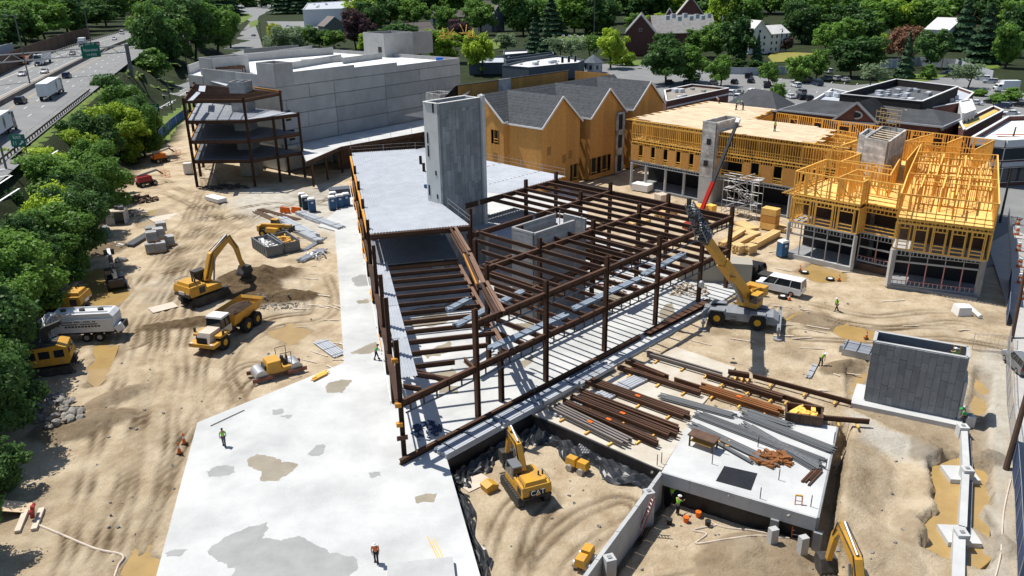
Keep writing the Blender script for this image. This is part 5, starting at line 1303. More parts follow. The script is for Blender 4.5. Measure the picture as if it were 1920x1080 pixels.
# walls and fences behind the parking
for lb,pts,h,m,nm in(('grey retaining wall along the back of the parking below the hedges',[(1330,138),(1420,140),(1485,136)],2.6,M_lgrey,'retaining_wall'),('pale board fence curving behind the parked cars at the upper right',[(1650,128),(1720,122),(1790,126),(1860,150)],3.2,M_lgrey,'board_fence'),('dark sound wall of boards along the far side of the highway',[(-20,150),(60,112),(128,84),(170,72)],6.5,M_wood_d,'sound_wall')):
 fpts=[g0(*q)for q in pts];zb=0
 if nm=='sound_wall':fpts=[G(*q,ZH)for q in pts];zb=ZH;h*=.8
 r=site(nm,lb,'wall' if 'wall' in nm else 'fence',fpts[0])
 for a,b in zip(fpts[:-1],fpts[1:]):
  n=max(1,int((b-a).length/3.0))
  for k in range(n):wallseg(r,'panel',lerp(a,b,k/n),lerp(a,b,(k+.97)/n),zb-.3,zb+h+R.uniform(-.05,.05),.15,m)
  # ---------------------------------------------------------------- trees
def leafmat(name,c,c2,tr=.4):
 m=bpy.data.materials.new(name);m.use_nodes=True;nt=m.node_tree;N,L=nt.nodes,nt.links;N.clear()
 out=N.new('ShaderNodeOutputMaterial');df=N.new('ShaderNodeBsdfDiffuse');tl_=N.new('ShaderNodeBsdfTranslucent');gl=N.new('ShaderNodeBsdfGlossy');gl.inputs['Roughness'].default_value=.45;gl.inputs[0].default_value=(.5,.5,.5,1)
 mx=N.new('ShaderNodeMixShader');mx.inputs[0].default_value=tr;mg=N.new('ShaderNodeMixShader');mg.inputs[0].default_value=.02
 at=N.new('ShaderNodeAttribute');at.attribute_name='tone';rp=N.new('ShaderNodeValToRGB');rp.color_ramp.elements[0].color=(*c,1);rp.color_ramp.elements[1].color=(*c2,1)
 oi=N.new('ShaderNodeObjectInfo');ad=N.new('ShaderNodeMath');ad.operation='MULTIPLY_ADD';ad.inputs[1].default_value=.5;L.new(oi.outputs['Random'],ad.inputs[0]);
 sb=N.new('ShaderNodeMath');sb.operation='SUBTRACT';sb.inputs[1].default_value=.25;L.new(at.outputs['Fac'],sb.inputs[0]);L.new(sb.outputs[0],ad.inputs[2])
 L.new(ad.outputs[0],rp.inputs[0])
 for s in(df,tl_):L.new(rp.outputs[0],s.inputs[0])
 L.new(df.outputs[0],mx.inputs[1]);L.new(tl_.outputs[0],mx.inputs[2]);L.new(mx.outputs[0],mg.inputs[1]);L.new(gl.outputs[0],mg.inputs[2]);L.new(mg.outputs[0],out.inputs[0])
 return m
LM={'mid':leafmat('leaves_mid',(.065,.144,.032),(.198,.348,.060)),'dark':leafmat('leaves_dark',(.032,.079,.024),(.106,.204,.052)),'lime':leafmat('leaves_lime',(.139,.257,.029),(.466,.600,.059)),'yellow':leafmat('leaves_yellow',(.278,.325,.024),(.600,.600,.068)),'purple':leafmat('leaves_purple',(.042,.029,.032),(.139,.079,.084)),'rust':leafmat('leaves_rust',(.118,.065,.042),(.372,.198,.118)),'pine':leafmat('needles',(.029,.065,.032),(.082,.151,.068),.15),'silver':leafmat('leaves_silver',(.118,.174,.092),(.278,.372,.198))}
M_bark=mat('bark',(.07,.05,.035),.95,var=.3,vscale=2)
def crown(seed,n,leaf,rx,h,shape='round',droop=0.0):
 """leaf sized faces spread through lobes; base of the crown at z=0, height h, radius rx"""
 rg=np.random.default_rng(seed);cs=[]
 nl=46 if shape!='cone' else 1
 if shape=='cone':
  z=h*(1-np.sqrt(rg.random(n)));tier=.72+.28*np.cos(z/h*52);r=rx*(1-z/h)*tier*np.sqrt(.35+.65*rg.random(n));a=rg.random(n)*2*np.pi
  c=np.stack([r*np.cos(a),r*np.sin(a),z-.25*r],-1);tone=.35+.3*rg.random(n)
  nrm=np.stack([np.cos(a),np.sin(a),np.full(n,.9)],-1)
 else:
  lobes=[]
  for k in range(nl):
   d=rg.normal(size=3);d/=np.linalg.norm(d);f=rg.uniform(.25,1.0);zc=.5*h+d[2]*f*.48*h
   wz=1.0 if shape=='round' else(1.15-.6*zc/h)
   lobes.append((d[0]*f*rx*wz,d[1]*f*rx*wz,zc,rg.uniform(.12,.36)*min(rx,h*.6),rg.uniform(0,1)))
  lobes.append((0,0,.5*h,.55*min(rx,h*.5),.3));w=np.array([l[3]**2 for l in lobes]);idx=rg.choice(len(lobes),n,p=w/w.sum());Lb=np.array(lobes)[idx]
  d=rg.normal(size=(n,3));d/=np.linalg.norm(d,axis=1)[:,None];rr=Lb[:,3]*np.where(rg.random(n)<.1,1.0+.45*rg.random(n),.5+.55*rg.random(n)**.6)
  c=Lb[:,:3]+d*rr[:,None]*np.array([1,1,.8]);c[:,2]-=droop*np.hypot(c[:,0],c[:,1]);nrm=d+np.array([0,0,.5])
  tone=.25+.45*Lb[:,4]+.25*rg.random(n)
 nrm=nrm+rg.normal(size=(n,3))*.55;nrm/=np.linalg.norm(nrm,axis=1)[:,None]
 t=np.cross(nrm,rg.normal(size=(n,3)));t/=np.linalg.norm(t,axis=1)[:,None];b=np.cross(nrm,t)
 s=(leaf*(.6+.8*rg.random(n)))[:,None]
 v=np.stack([c-t*s,c+b*s*.62,c+t*s,c-b*s*.62],1).reshape(-1,3).astype(np.float32)
 me=bpy.data.meshes.new('crown');me.vertices.add(len(v));me.vertices.foreach_set('co',v.ravel());me.loops.add(len(v));me.loops.foreach_set('vertex_index',np.arange(len(v),dtype=np.int32))
 me.polygons.add(n);me.polygons.foreach_set('loop_start',np.arange(n,dtype=np.int32)*4);me.polygons.foreach_set('loop_total',np.full(n,4,np.int32))
 at=me.attributes.new('tone','FLOAT','FACE');at.data.foreach_set('value',np.clip(tone,0,1).astype(np.float32));me.materials.append(LM['mid']);me.update();return me
def trunkmesh(seed,h,r,br):
 rg=random.Random(seed);mb=MB();top=vec(rg.uniform(-.3,.3),rg.uniform(-.3,.3),h);mb.cyl((0,0,-.4),top*.5,r,7,r*.75);mb.cyl(top*.5,top,r*.75,6,r*.3)
 for k in range(7):
  a=rg.uniform(0,6.28);z=rg.uniform(.35,.8)*h;mb.cyl((top.x*z/h,top.y*z/h,z),(math.cos(a)*br,math.sin(a)*br,z+br*.8),r*.4,5,r*.1)
 return mb.mesh('trunk',M_bark)
 # crown meshes: unit height 1 with radius .5, trunks unit height
VAR={'round':[crown(s,6500,.036,.5,1.0)for s in(1,2,3,4,5)],'fine':[crown(s,17000,.023,.5,1.0)for s in(11,12,13,14,15)],'cone':[crown(s,5200,.038,.33,1.0,'cone')for s in(21,22)],'open':[crown(s,1500,.042,.52,1.0)for s in(31,32)],'weep':[crown(41,6000,.03,.55,1.0,'round',.25)],'bush':[crown(s,2600,.06,.55,1.0,'low')for s in(51,52)]}
TRK=[trunkmesh(s,1.0,.035,.3)for s in(1,2,3)]
ntree=[0]
def tree(px,py,wpx,hpx,kind='round',leaf='mid',label=None,group=None,z=0.0,name=None,wp=None):
 """tree with its foot at a pixel, its size given in photograph pixels"""
 p=wp if wp is not None else(GG(px,py,2.0 if px<300 else 0,6)if z==0 else g0(px,py,z));fw=p.y*math.cos(CT)+(CH-p.z)*math.sin(CT);k=CF/fw
 w=wpx/k;h=hpx/(k*math.cos(CT)*(1.0+.03))if hpx<900 else hpx;i=ntree[0];ntree[0]+=1
 nm=name or{'cone':'conifer','bush':'shrub'}.get(kind,'tree')
 r=thing(nm,label,'shrub' if nm=='shrub' else 'tree',p,(i*2.4)%6.28,group)
 f={'bush':0.0,'cone':.02,'open':.25,'weep':.05,'fine':.04}.get(kind,.04 if group==WG else .12)
 if kind=='fine':w*=1.3;h*=1.02
 if group==WG:h*=1.15;w*=1.1
 c=put('crown',VAR[kind][i%len(VAR[kind])],r);c.location=(0,0,h*f);wk=w if kind!='cone' else w*1.5;c.scale=(wk*(1+.12*math.sin(i*1.7)),wk*(1-.12*math.sin(i*1.7)),h*(1-f)*(1+.06*math.sin(i*2.9)))
 if leaf!='mid':c.material_slots[0].link='OBJECT';c.material_slots[0].material=LM[leaf]
 t=put('trunk',TRK[i%3],r);t.scale=(max(h*.8,w*.6),max(h*.8,w*.6),h*.75)
 return r
WG='trees in the woods along the top of the photograph'
T_=[(205,232,60,92,'fine','dark','round dark tree at the top of the verge just right of the white trailer truck'),(246,250,70,84,'fine','mid','leafy tree on the verge between the ramp and the trailer truck'),(232,292,78,96,'fine','lime','bright green tree low on the verge beside the steel frame'),(278,292,52,92,'fine','mid','slim green tree at the edge of the dirt beside the orange boom lift'),(182,318,84,110,'fine','dark','dark tree below the ramp left of the rubble'),(140,345,80,100,'fine','lime','sunny green tree over the ramp edge in the left thicket'),(60,372,92,96,'fine','lime','yellowish green tree beside the exit sign'),(112,420,110,120,'fine','mid','wide green tree in the middle of the left thicket'),(196,400,84,112,'fine','mid','tree on the dirt edge above the concrete trench box'),(28,470,110,120,'fine','dark','dark tree on the left edge below the light pole'),(86,505,120,130,'fine','mid','large tree above the white tanker at the left edge'),(150,500,90,140,'fine','dark','shaded tree leaning over the puddle and the telehandler'),(20,600,130,170,'fine','mid','big leafy tree on the left edge beside the yellow dozer'),(76,585,100,120,'fine','mid','tree hanging over the yellow dozer and the tanker'),(-10,720,150,210,'fine','dark','large shaded tree on the left edge beside the drill rig'),(36,690,90,140,'fine','dark','dark tree half covering the drill rig'),(-20,850,130,200,'fine','dark','dark tree on the left edge above the red valve pipes'),(10,790,110,150,'fine','dark','dark tree above the heap of boulders'),(-60,1060,130,160,'fine','mid','tree at the lower left corner casting shade on the dirt'),(0,930,100,120,'fine','dark','dark low tree over the plywood boards at the lower left'),(155,430,80,110,'fine','dark','dark tree behind the pipes in the left thicket'),(110,470,100,120,'fine','lime','sunny tree in the heart of the left thicket'),(180,360,70,90,'fine','mid','tree above the trench box by the drums'),(100,380,90,90,'fine','mid','tree behind the yellowish green tree beside the ramp'),(50,540,110,130,'fine','dark','dark tree above the half hidden digger'),(120,545,80,90,'fine','mid','tree at the edge of the puddle above the tanker'),(255,268,60,80,'fine','dark','dark tree on the verge beside the blue fence'),(30,640,100,130,'fine','mid','tree over the cab of the white tanker'),(-30,780,120,170,'fine','mid','leafy tree at the left edge below the drill rig'),(224,262,60,70,'fine','mid','tree on the verge above the ramp bend'),(286,116,72,84,'round','dark','tall dark tree at the highway bend, left of a clump'),(304,140,84,110,'round','dark','wide dark tree in the clump above the small ramp gantry'),(330,130,84,100,'round','mid','green tree in the middle of the clump between highway and street'),(362,104,90,96,'round','dark','dark tree behind the crossing wires'),(402,98,96,92,'round','mid','rounded sunlit tree at the right of the clump by the street'),(432,90,56,74,'round','mid','green tree at the street edge of the clump'),(300,62,80,62,'round','dark','dark tree above the red truck'),(280,82,64,74,'round','mid','tree above the highway bend'),(372,52,80,56,'round','dark','dark tree at the top behind the street clump'),(288,140,64,46,'bush','mid','vine covered shrub bank beside the gantry leg'),(352,108,40,28,'bush','lime','bright shrub below the street poles'),(520,88,44,42,'round','yellow','yellow flowering tree beside the street'),(540,92,62,46,'weep','silver','soft weeping willow behind the grey parapet'),(572,88,40,46,'weep','mid','green willow right of the soft weeping willow'),(600,90,44,34,'round','dark','dark tree in front of the grey shingled house'),(630,92,50,36,'round','mid','tree below the grey shingled house'),(670,92,62,66,'round','purple','dark purple leaved tree behind the grey building'),(684,96,34,34,'bush','lime','lime green bush left of the penthouse tower'),(745,88,92,46,'bush','dark','wide dark shrub bank right of the penthouse tower'),(700,70,70,66,'round','dark','dark tree above the purple leaved tree'),(735,50,70,56,'round','dark','dark tree at the top beside the office block'),(780,52,70,50,'round','mid','green tree between the dark roofs at the top'),(832,118,78,62,'round','lime','bright lime tree behind the right end of the grey parapet'),(790,110,50,46,'round','lime','small lime tree right of the penthouse'),(862,84,44,46,'round','purple','purple leaved tree behind the bright lime tree'),(898,142,64,78,'round','lime','tall lime green tree beside the grey shops'),(900,66,64,66,'round','mid','round green tree left of the slate blue gable'),(836,66,54,52,'round','mid','green tree in front of the blue dormered pair'),(950,96,40,34,'round','silver','rounded grey green tree beside the flag'),(960,58,60,60,'round','dark','dark tree right of the slate blue gable'),(1002,100,52,66,'cone','pine','dark conifer behind the slate shops, left of a pair'),(1024,106,46,64,'cone','pine','dark conifer behind the slate shops, right of a pair'),(1050,112,48,44,'open','silver','airy street tree beside the slate shop roof'),(1075,114,50,46,'open','silver','airy street tree with a thin trunk left of the kiosk'),(1110,112,40,48,'open','mid','thin street tree behind the kiosk'),(1146,130,62,74,'round','lime','tall lime tree right of the kiosk'),(1170,124,40,30,'bush','lime','lime hedge at the corner of the lawn'),(1120,66,60,56,'round','dark','dark tree left of the brick gable end'),(1030,62,60,56,'round','mid','green tree above the conifer pair'),(1224,54,50,28,'round','lime','lime tree behind the brick hall ridge'),(1190,62,46,34,'round','mid','tree left of the lime tree behind the brick hall'),(1250,160,90,84,'round','dark','wide dark tree in front of the brick hall'),(1290,156,74,66,'round','mid','green tree at the parking edge right of the wide dark tree'),(1245,118,62,56,'round','dark','dark tree against the brick gable end'),(1310,108,70,54,'round','mid','green tree below the long grey roof'),(1320,84,24,34,'cone','pine','small dark spruce before the long grey roof'),(1350,164,52,56,'round','mid','small parking tree below the retaining wall'),(1382,118,74,84,'round','dark','tall dark tree left of the white house'),(1345,112,60,66,'round','mid','green tree between the hall and the white house'),(1418,120,34,52,'cone','pine','dark spruce in front of the white house'),(1438,162,40,46,'round','mid','small tree beside the parked dark cars'),(1475,98,26,26,'round','purple','dark red shrub at the end of the white wing'),(1496,156,52,54,'round','mid','parking tree left of the white car'),(1530,150,46,52,'round','mid','parking tree above the white van roof'),(1600,146,100,78,'round','dark','very wide dark tree in the parking'),(1550,108,60,60,'round','mid','green tree above the yellow lawn'),(1580,92,70,56,'round','mid','green tree behind the very wide dark tree'),(1632,168,58,50,'open','silver','pale airy tree left of the black roof screen'),(1690,120,62,70,'round','rust','rust brown tree at the back of the parking'),(1694,148,46,80,'cone','pine','dark drooping spruce before the rust brown tree'),(1740,128,66,72,'round','dark','dark tree right of the rust brown tree'),(1738,150,30,28,'bush','mid','round clipped bush at the edge of the parking'),(1655,108,46,44,'round','lime','lime tree left of the rust brown tree'),(1810,168,62,54,'open','silver','thin pale tree leaning over the grey car row'),(1880,128,60,76,'round','mid','large tree at the right edge above the white truck'),(1840,120,90,110,'cone','pine','tall pine before the half hidden white house'),(1800,96,70,92,'cone','pine','pine left of the tall pine at the upper right'),(1900,108,80,100,'round','dark','dark tree on the right edge of the wood'),(1870,196,40,22,'bush','mid','green hedge bush by the dark parked cars at the right'),(1895,190,44,26,'bush','mid','shrub below the white box truck'),(1836,182,30,16,'bush','mid','low bush beside the brick cornice'),(1380,128,30,18,'bush','dark','clipped hedge bush on the retaining wall, left one'),(1415,128,36,16,'bush','dark','clipped hedge bush on the retaining wall, right one'),(1456,196,34,40,'round','mid','small green tree beside the dark hipped roof'),(1334,190,40,20,'bush','lime','creeper bush on the edge of the tan gravel roof'),(1312,118,26,14,'bush','mid','low shrub at the foot of the brick hall wall')]
for t in T_:tree(*t[:4],t[4],t[5],t[6],'trees around the site and the parking' if t[4]not in('bush',)else None)
# the woods: rows of trees along the top of the photograph and beyond the highway
rw=random.Random(5)
LBS={'dark':'dark green tree in the','mid':'mid green tree in the','pine':'dark pine in the','lime':'lighter green tree in the'}
LMK=['at the top left corner','above the far carriageway','above the highway bend','behind the red truck','left of the street','above the street','behind the office block','above the dark purple tree','above the penthouse tower','above the slate blue gable','behind the conifer pair','above the kiosk','left of the brick hall','above the brick hall','above the long grey roof','above the white house','above the yellow lawn','above the rust brown tree','above the half hidden white house','at the top right corner']
def wood(x,y,w,h):
 lf=rw.choice(('dark','dark','mid','mid','pine','lime')if y>30 else('dark','mid','pine'));kd='cone' if lf=='pine' else 'round'
 tree(x+rw.uniform(-8,8),y+rw.uniform(-2,2),w*rw.uniform(1.0,1.45),h*rw.uniform(.85,1.2),kd,lf,LBS[lf]+(' top row' if y<20 else ' second row' if y<35 else ' third row' if y<55 else ' front row')+' of the woods '+LMK[max(0,min(19,int(x/96)))],WG)
for x in range(-20,1960,44):wood(x,14,64,34)
for x in list(range(230,440,40))+list(range(530,570,36))+list(range(690,900,44))+list(range(950,1940,44)):wood(x,27,62,44)
for x in list(range(690,760,40))+list(range(960,1170,42))+list(range(1200,1390,44))+list(range(1480,1940,46)):wood(x,44,62,54)
for x in list(range(990,1160,44))+list(range(1350,1400,44))+list(range(1500,1760,46))+list(range(1860,1950,44)):wood(x,66,62,62)
for x in range(1500,1660,44):wood(x,84,56,56)
for x,y in((-30,116),(10,100),(50,88),(90,76),(130,66),(165,58),(200,50),(-20,92),(30,76),(75,62),(120,50),(160,42),(200,36),(0,66),(50,50),(100,38),(150,28),(30,36),(80,26)):
 lf=rw.choice(('mid','dark','mid'));tree(x,y,98,78 if y>60 else 60,'round',lf,{'mid':'mid green','dark':'dark green'}[lf]+' tree beyond the highway '+('behind the panel back','above the orange dump truck','above the tipping trailer','above the white box truck','above the highway bend')[max(0,min(4,int((x+10)/45)))]+(', low at the sound wall' if y>75 else ', halfway up' if y>49 else ', at the top'),'trees beyond the far side of the highway')
for k in range(26):
 a=((300,250),(268,300),(230,345),(190,400),(160,450),(120,520),(90,560),(60,640),(30,760),(20,960))[k%10]
 tree(a[0]+rw.uniform(-40,0),a[1]+rw.uniform(-14,14),rw.uniform(26,44),rw.uniform(16,30),'bush',rw.choice(('mid','dark','lime')),'low scrubby bush in the thicket along the left edge of the dirt','scrub bushes along the dirt edge')
 # ---------------------------------------------------------------- vehicles and machines (x forward in their own frame)
def paint(n,c,r=.35):return mat('paint_'+n,c,r,var=.04,vscale=.8,spec=.5)
mat('paint_yellow',(.64,.32,.012),.5,vscale=1.3,col2=(.44,.25,.06),detail=8,spec=.4)
PT={k:paint(k,c)for k,c in{'white':(.72,.73,.74),'black':(.012,.012,.014),'grey':(.16,.165,.17),'silver':(.42,.43,.44),'navy':(.02,.035,.09),'red':(.30,.02,.018),'orange':(.62,.15,.01),'yellow':(.66,.34,.012),'green':(.03,.10,.05)}.items()}
M_tyre=mat('rubber',(.022,.022,.022),.9);M_rim=mat('rim',(.35,.35,.36),.5,.5);M_rimy=mat('yellow_rim',(.60,.33,.02),.6)
M_cgl=mat('car_glass',(.015,.02,.025),.06,spec=.6);M_lamp=mat('lamp_glass',(.75,.75,.72),.2);M_tail=mat('tail_glass',(.35,.01,.01),.2);M_grim=mat('grimy_metal',(.05,.047,.042),.7,var=.4,vscale=2);M_hose=mat('steel_grey',(.28,.29,.3),.4,.6,var=.2,vscale=2)
M_dusty=mat('dusty_yellow',(.60,.32,.03),.6,var=.15,vscale=1.2);M_cream=mat('dusty_cream',(.55,.47,.38),.7,var=.1,vscale=1);M_soil=mat('dark_soil',(.05,.032,.02),.95,var=.4,vscale=2.5,bump=.6,bscale=5)
def wheel(r,x,y,rr,w,rim=M_rim,nm='wheel',z=None):
 z=rr if z is None else z
 t=MB().cyl((x,y-w/2,z),(x,y+w/2,z),rr,14).build(nm,M_tyre,r)
 MB().cyl((x,y-w/2-.02,z),(x,y+w/2+.02,z),rr*(.42 if rim is M_rimy else .56),10).build('rim',rim,t);return t
def car(kind,label,col='white',L=4.6,Wd=1.82,H=1.45,group=None,loc=(0,0,0),rz=0):
 r=thing({'van':'van','pickup':'pickup_truck'}.get(kind,'car'),label,{'van':'van','pickup':'pickup'}.get(kind,'car'),loc,rz,group);m=PT[col]
 h=L/2;y=Wd/2;bz=.3;hz={'van':1.15,'suv':1.05,'pickup':1.05}.get(kind,.9)
 nose=hz-(.12 if kind!='van' else .05)
 MB().side([(-h,bz+.15),(-h+.05,hz-.04),(-h*.5,hz),(h*.35,hz),(h-.12,nose-.1),(h,bz+.3),(h-.05,bz),(-h+.1,bz)],-y,y).build('body',m,r)
 x0,x1,f,b={'sedan':(-.36*L,.16*L,.16*L,.13*L),'suv':(-.49*L,.17*L,.13*L,.05*L),'van':(-.495*L,.33*L,.12*L,.02*L),'pickup':(-.10*L,.20*L,.10*L,.02*L)}[kind]
 MB().taper(x0,x1,-y+.06,y-.06,hz-.02,b,f,.16,H-.05).build('window',M_cgl,r)
 MB().taper(x0+b-.04,x1-f+.04,-y+.2,y-.2,H-.06,.05,.05,.06,H).build('roof',m,r)
 pl=MB()
 for s in(-1,1):
  for t in((0,.38,.7,1)if kind!='van' else(0,.3,.7,1)):
   xa=lerp(x0,x1,t);xb=lerp(x0+b,x1-f,t);pl.bar((xa,s*(y-.05),hz),(xb,s*(y-.21),H-.03),.09,.05,up=(1,0,0))
 pl.build('pillars',m,r,kind='stuff')
 for s in(-1,1):
  for x in(-h*.6,h*.62):wheel(r,x,s*(y-.1),.34 if kind!='pickup' else .4,.22)
  MB().cbox((h-.08,s*(y-.3),hz-.24),(.12,.36,.16)).build('headlight',M_lamp,r);MB().cbox((-h+.03,s*(y-.2),hz-.15),(.08,.22,.2)).build('tail_light',M_tail,r)
 if kind=='pickup':MB().box(-h+.15,-y+.15,hz-.02,-.12*L,y-.15,hz+.03).build('bed',M_grim,r)
 return r
sed=car('sedan','x','silver');suv=car('suv','x','black',4.7,1.9,1.72);van=car('van','x','white',5.8,2.0,2.1);pick=car('pickup','x','black',5.7,2.0,1.85)
SRC={'sedan':(sed,'silver'),'suv':(suv,'black'),'van':(van,'white'),'pickup':(pick,'black')};used=set()
def park(kind,px,py,rz,col,label,group=None,z=.02,wp=None,sc=1.0):
 s,c0_=SRC[kind];p=wp if wp is not None else G(px,py,z)
 sw={'paint_'+c0_:PT[col]}
 if kind not in used and col==c0_:used.add(kind);s.location=p;s.rotation_euler=(0,0,rz);s['label']=label;s['group']=group or 'vehicles';s.scale=(sc,)*3;return s
 return dup(s,p,rz,label,group or 'vehicles',sw if col!=c0_ else None,sc)
ha=math.atan2(.951,-.31);GH='vehicles on the highway';GP='cars in the parking behind the site'
def hwy(kind,px,py,away,col,label):return park(kind,px,py,ha if away else ha+math.pi,col,label,GH,ZH+.03)
hwy('sedan',42,142,0,'silver','silver car coming on the far carriageway left of the light pole');hwy('sedan',84,137,0,'silver','silver car with dark windows coming down beside the median, right of the light pole');hwy('sedan',136,103,0,'grey','dark car coming beside the gantry sign');hwy('suv',182,86,0,'black','small black car coming right of the white box truck');hwy('sedan',215,75,0,'silver','silver car farthest up the highway below the trees');hwy('suv',126,146,1,'navy','dark blue van-like car driving away just beyond the trailer truck');hwy('suv',40,194,1,'black','black jeep driving away behind the trailer truck at the left edge');hwy('van',229,64,0,'white','white van where the highway meets the trees')
park('sedan',476,68,rad(80),'grey','grey car driving up the street above the grey building');park('sedan',453,24,rad(60),'black','dark car on the far street at the top');park('van',462,12,rad(60),'white','white van on the far street at the very top',z=.1);park('sedan',497,76,rad(70),'black','black car parked by the street trees')
for i,(k,x,y,c,lb)in enumerate((('van',592,46,'white','white van parked before the office block'),('sedan',540,50,'white','white car roof left of the office block, first'),('sedan',556,52,'white','white car roof left of the office block, second'),('sedan',575,57,'silver','silver car in the row below the white van'),('sedan',590,55,'black','black car in the row below the white van'),('sedan',588,63,'red','red car left of the grey shingled house'),('sedan',600,62,'white','white car touching the grey shingled house'),('sedan',578,66,'white','white car left of the red car'),('sedan',604,50,'black','black car right of the white van before the office block'))):park(k,x,y,rad(20+i*7),c,lb,'cars parked before the office block')
for i,(k,x,y,c,d_,lb)in enumerate((('suv',1255,158,'black',60,'black car under the wide dark tree, left one'),('suv',1288,158,'black',60,'black car under the wide dark tree, right one'),('sedan',1304,154,'white',60,'white car beside the wide dark tree'),('suv',1338,158,'grey',60,'dark grey car left of the small parking tree'),('suv',1377,157,'black',62,'black car standing in the open row right of the small parking tree'),('suv',1408,155,'black',62,'black car below the black delivery van'),('van',1404,146,'black',62,'black van standing end on below the hedge'),('suv',1437,164,'black',75,'black car at the right end of the open row'),('suv',1372,178,'white',62,'white car in the lower row, leftmost'),('suv',1383,185,'white',62,'white car in the lower row, nearest the tan gravel roof'),('van',1409,178,'white',65,'white van with a rack in the lower row'),('sedan',1400,182,'white',62,'white car tucked against the white van'),('sedan',1388,176,'grey',62,'dark car behind the white cars of the lower row'),('suv',1492,163,'white',100,'white car with a sunroof parked under the parking tree'),('van',1532,160,'navy',95,'blue grey van with a high roof in the parking'),('van',1512,154,'black',95,'black van left of the blue grey van'),('suv',1549,150,'grey',100,'dark grey car right of the blue grey van'),('suv',1566,150,'silver',100,'silver car third right of the blue grey van'),('sedan',1584,152,'silver',100,'silver car half hidden by the pale airy tree'),('suv',1552,136,'white',100,'white car in the farthest row of the parking'),('suv',1500,186,'black',95,'black car in front of the pale shop, left one'),('suv',1514,188,'black',95,'black car in front of the pale shop, right one'),('suv',1502,176,'grey',95,'grey car behind the pair of black cars'),('sedan',1482,184,'white',95,'white car left of the pair of black cars'),('sedan',1440,160,'red',75,'dark red car at the end of the open row'),('suv',1776,140,'navy',150,'dark blue car below the curved board fence, left one'),('suv',1800,140,'silver',150,'silver car below the curved board fence'),('suv',1842,150,'white',150,'white car at the foot of the curved board fence'),('suv',1856,156,'silver',150,'silver car left of the white box truck'),('suv',1860,194,'black',130,'black car by the trash box, left one'),('suv',1878,202,'navy',130,'dark blue car by the trash box, right one'),('suv',1912,200,'black',130,'black car at the right edge of the parking'),('sedan',1826,196,'white',140,'white car peeping past the weatherboard box'),('sedan',1894,216,'white',150,'white car above the white roof'),('sedan',1056,70,'white',80,'white car in the row beyond the slate shops, first'),('sedan',1068,70,'white',80,'white car in the row beyond the slate shops, second'),('sedan',1082,71,'white',80,'white car in the row beyond the slate shops, third'),('sedan',1092,71,'white',80,'white car in the row beyond the slate shops, fourth'))):park(k,x,y,rad(d_),c,lb,GP)
dv1=(G(1498,548,0)-G(1425,532,0));av=math.atan2(dv1.y,dv1.x)
park('van',1462,546,av+math.pi,'white','white passenger van with a long dark window band parked on the dirt',z=-.12)
park('pickup',1412,522,av+math.pi,'black','shiny black pickup parked behind the white van',z=-.12);park('suv',1400,512,av+math.pi,'black','black car half hidden behind the shiny pickup',z=-.12)
park('suv',1912,690,rad(80),'grey','grey car parked on the street behind the mesh fence at the right edge',z=.0)
def truckbase(r,L,axles,w=2.4,cabL=2.2,m=PT['white'],cabh=2.7,hood=0.0):
 MB().box(-L/2,-.5,.7,L/2-.4,.5,1.0).build('chassis',M_grim,r);x=L/2-hood
 c=MB().side([(x-cabL,.7),(x-cabL,cabh),(x-.5,cabh),(x-.12,1.8),(x,1.6),(x,.6)],-w/2,w/2).build('cab',m,r)
 MB().side([(x-.46,cabh-.15),(x-.1,1.85),(x-.06,1.85),(x-.40,cabh-.15)],-w/2+.15,w/2-.15).build('windscreen',M_cgl,r)
 for s in(-1,1):MB().cbox((x-cabL*.5,s*(w/2+.01),2.1),(cabL*.5,.04,.7)).build('side_window',M_cgl,r);MB().cbox((L/2-.03,s*.9,1.0),(.1,.35,.25)).build('headlight',M_lamp,r)
 if hood:MB().taper(x-.1,L/2,-w/2+.25,w/2-.25,.6,.1,.25,.15,1.65).build('hood',m,r);MB().cbox((L/2-.02,0,1.1),(.1,1.3,.7)).build('grille',M_grim,r)
 for a in axles:
  for s in(-1,1):wheel(r,a,s*(w/2-.2),.5,.35)
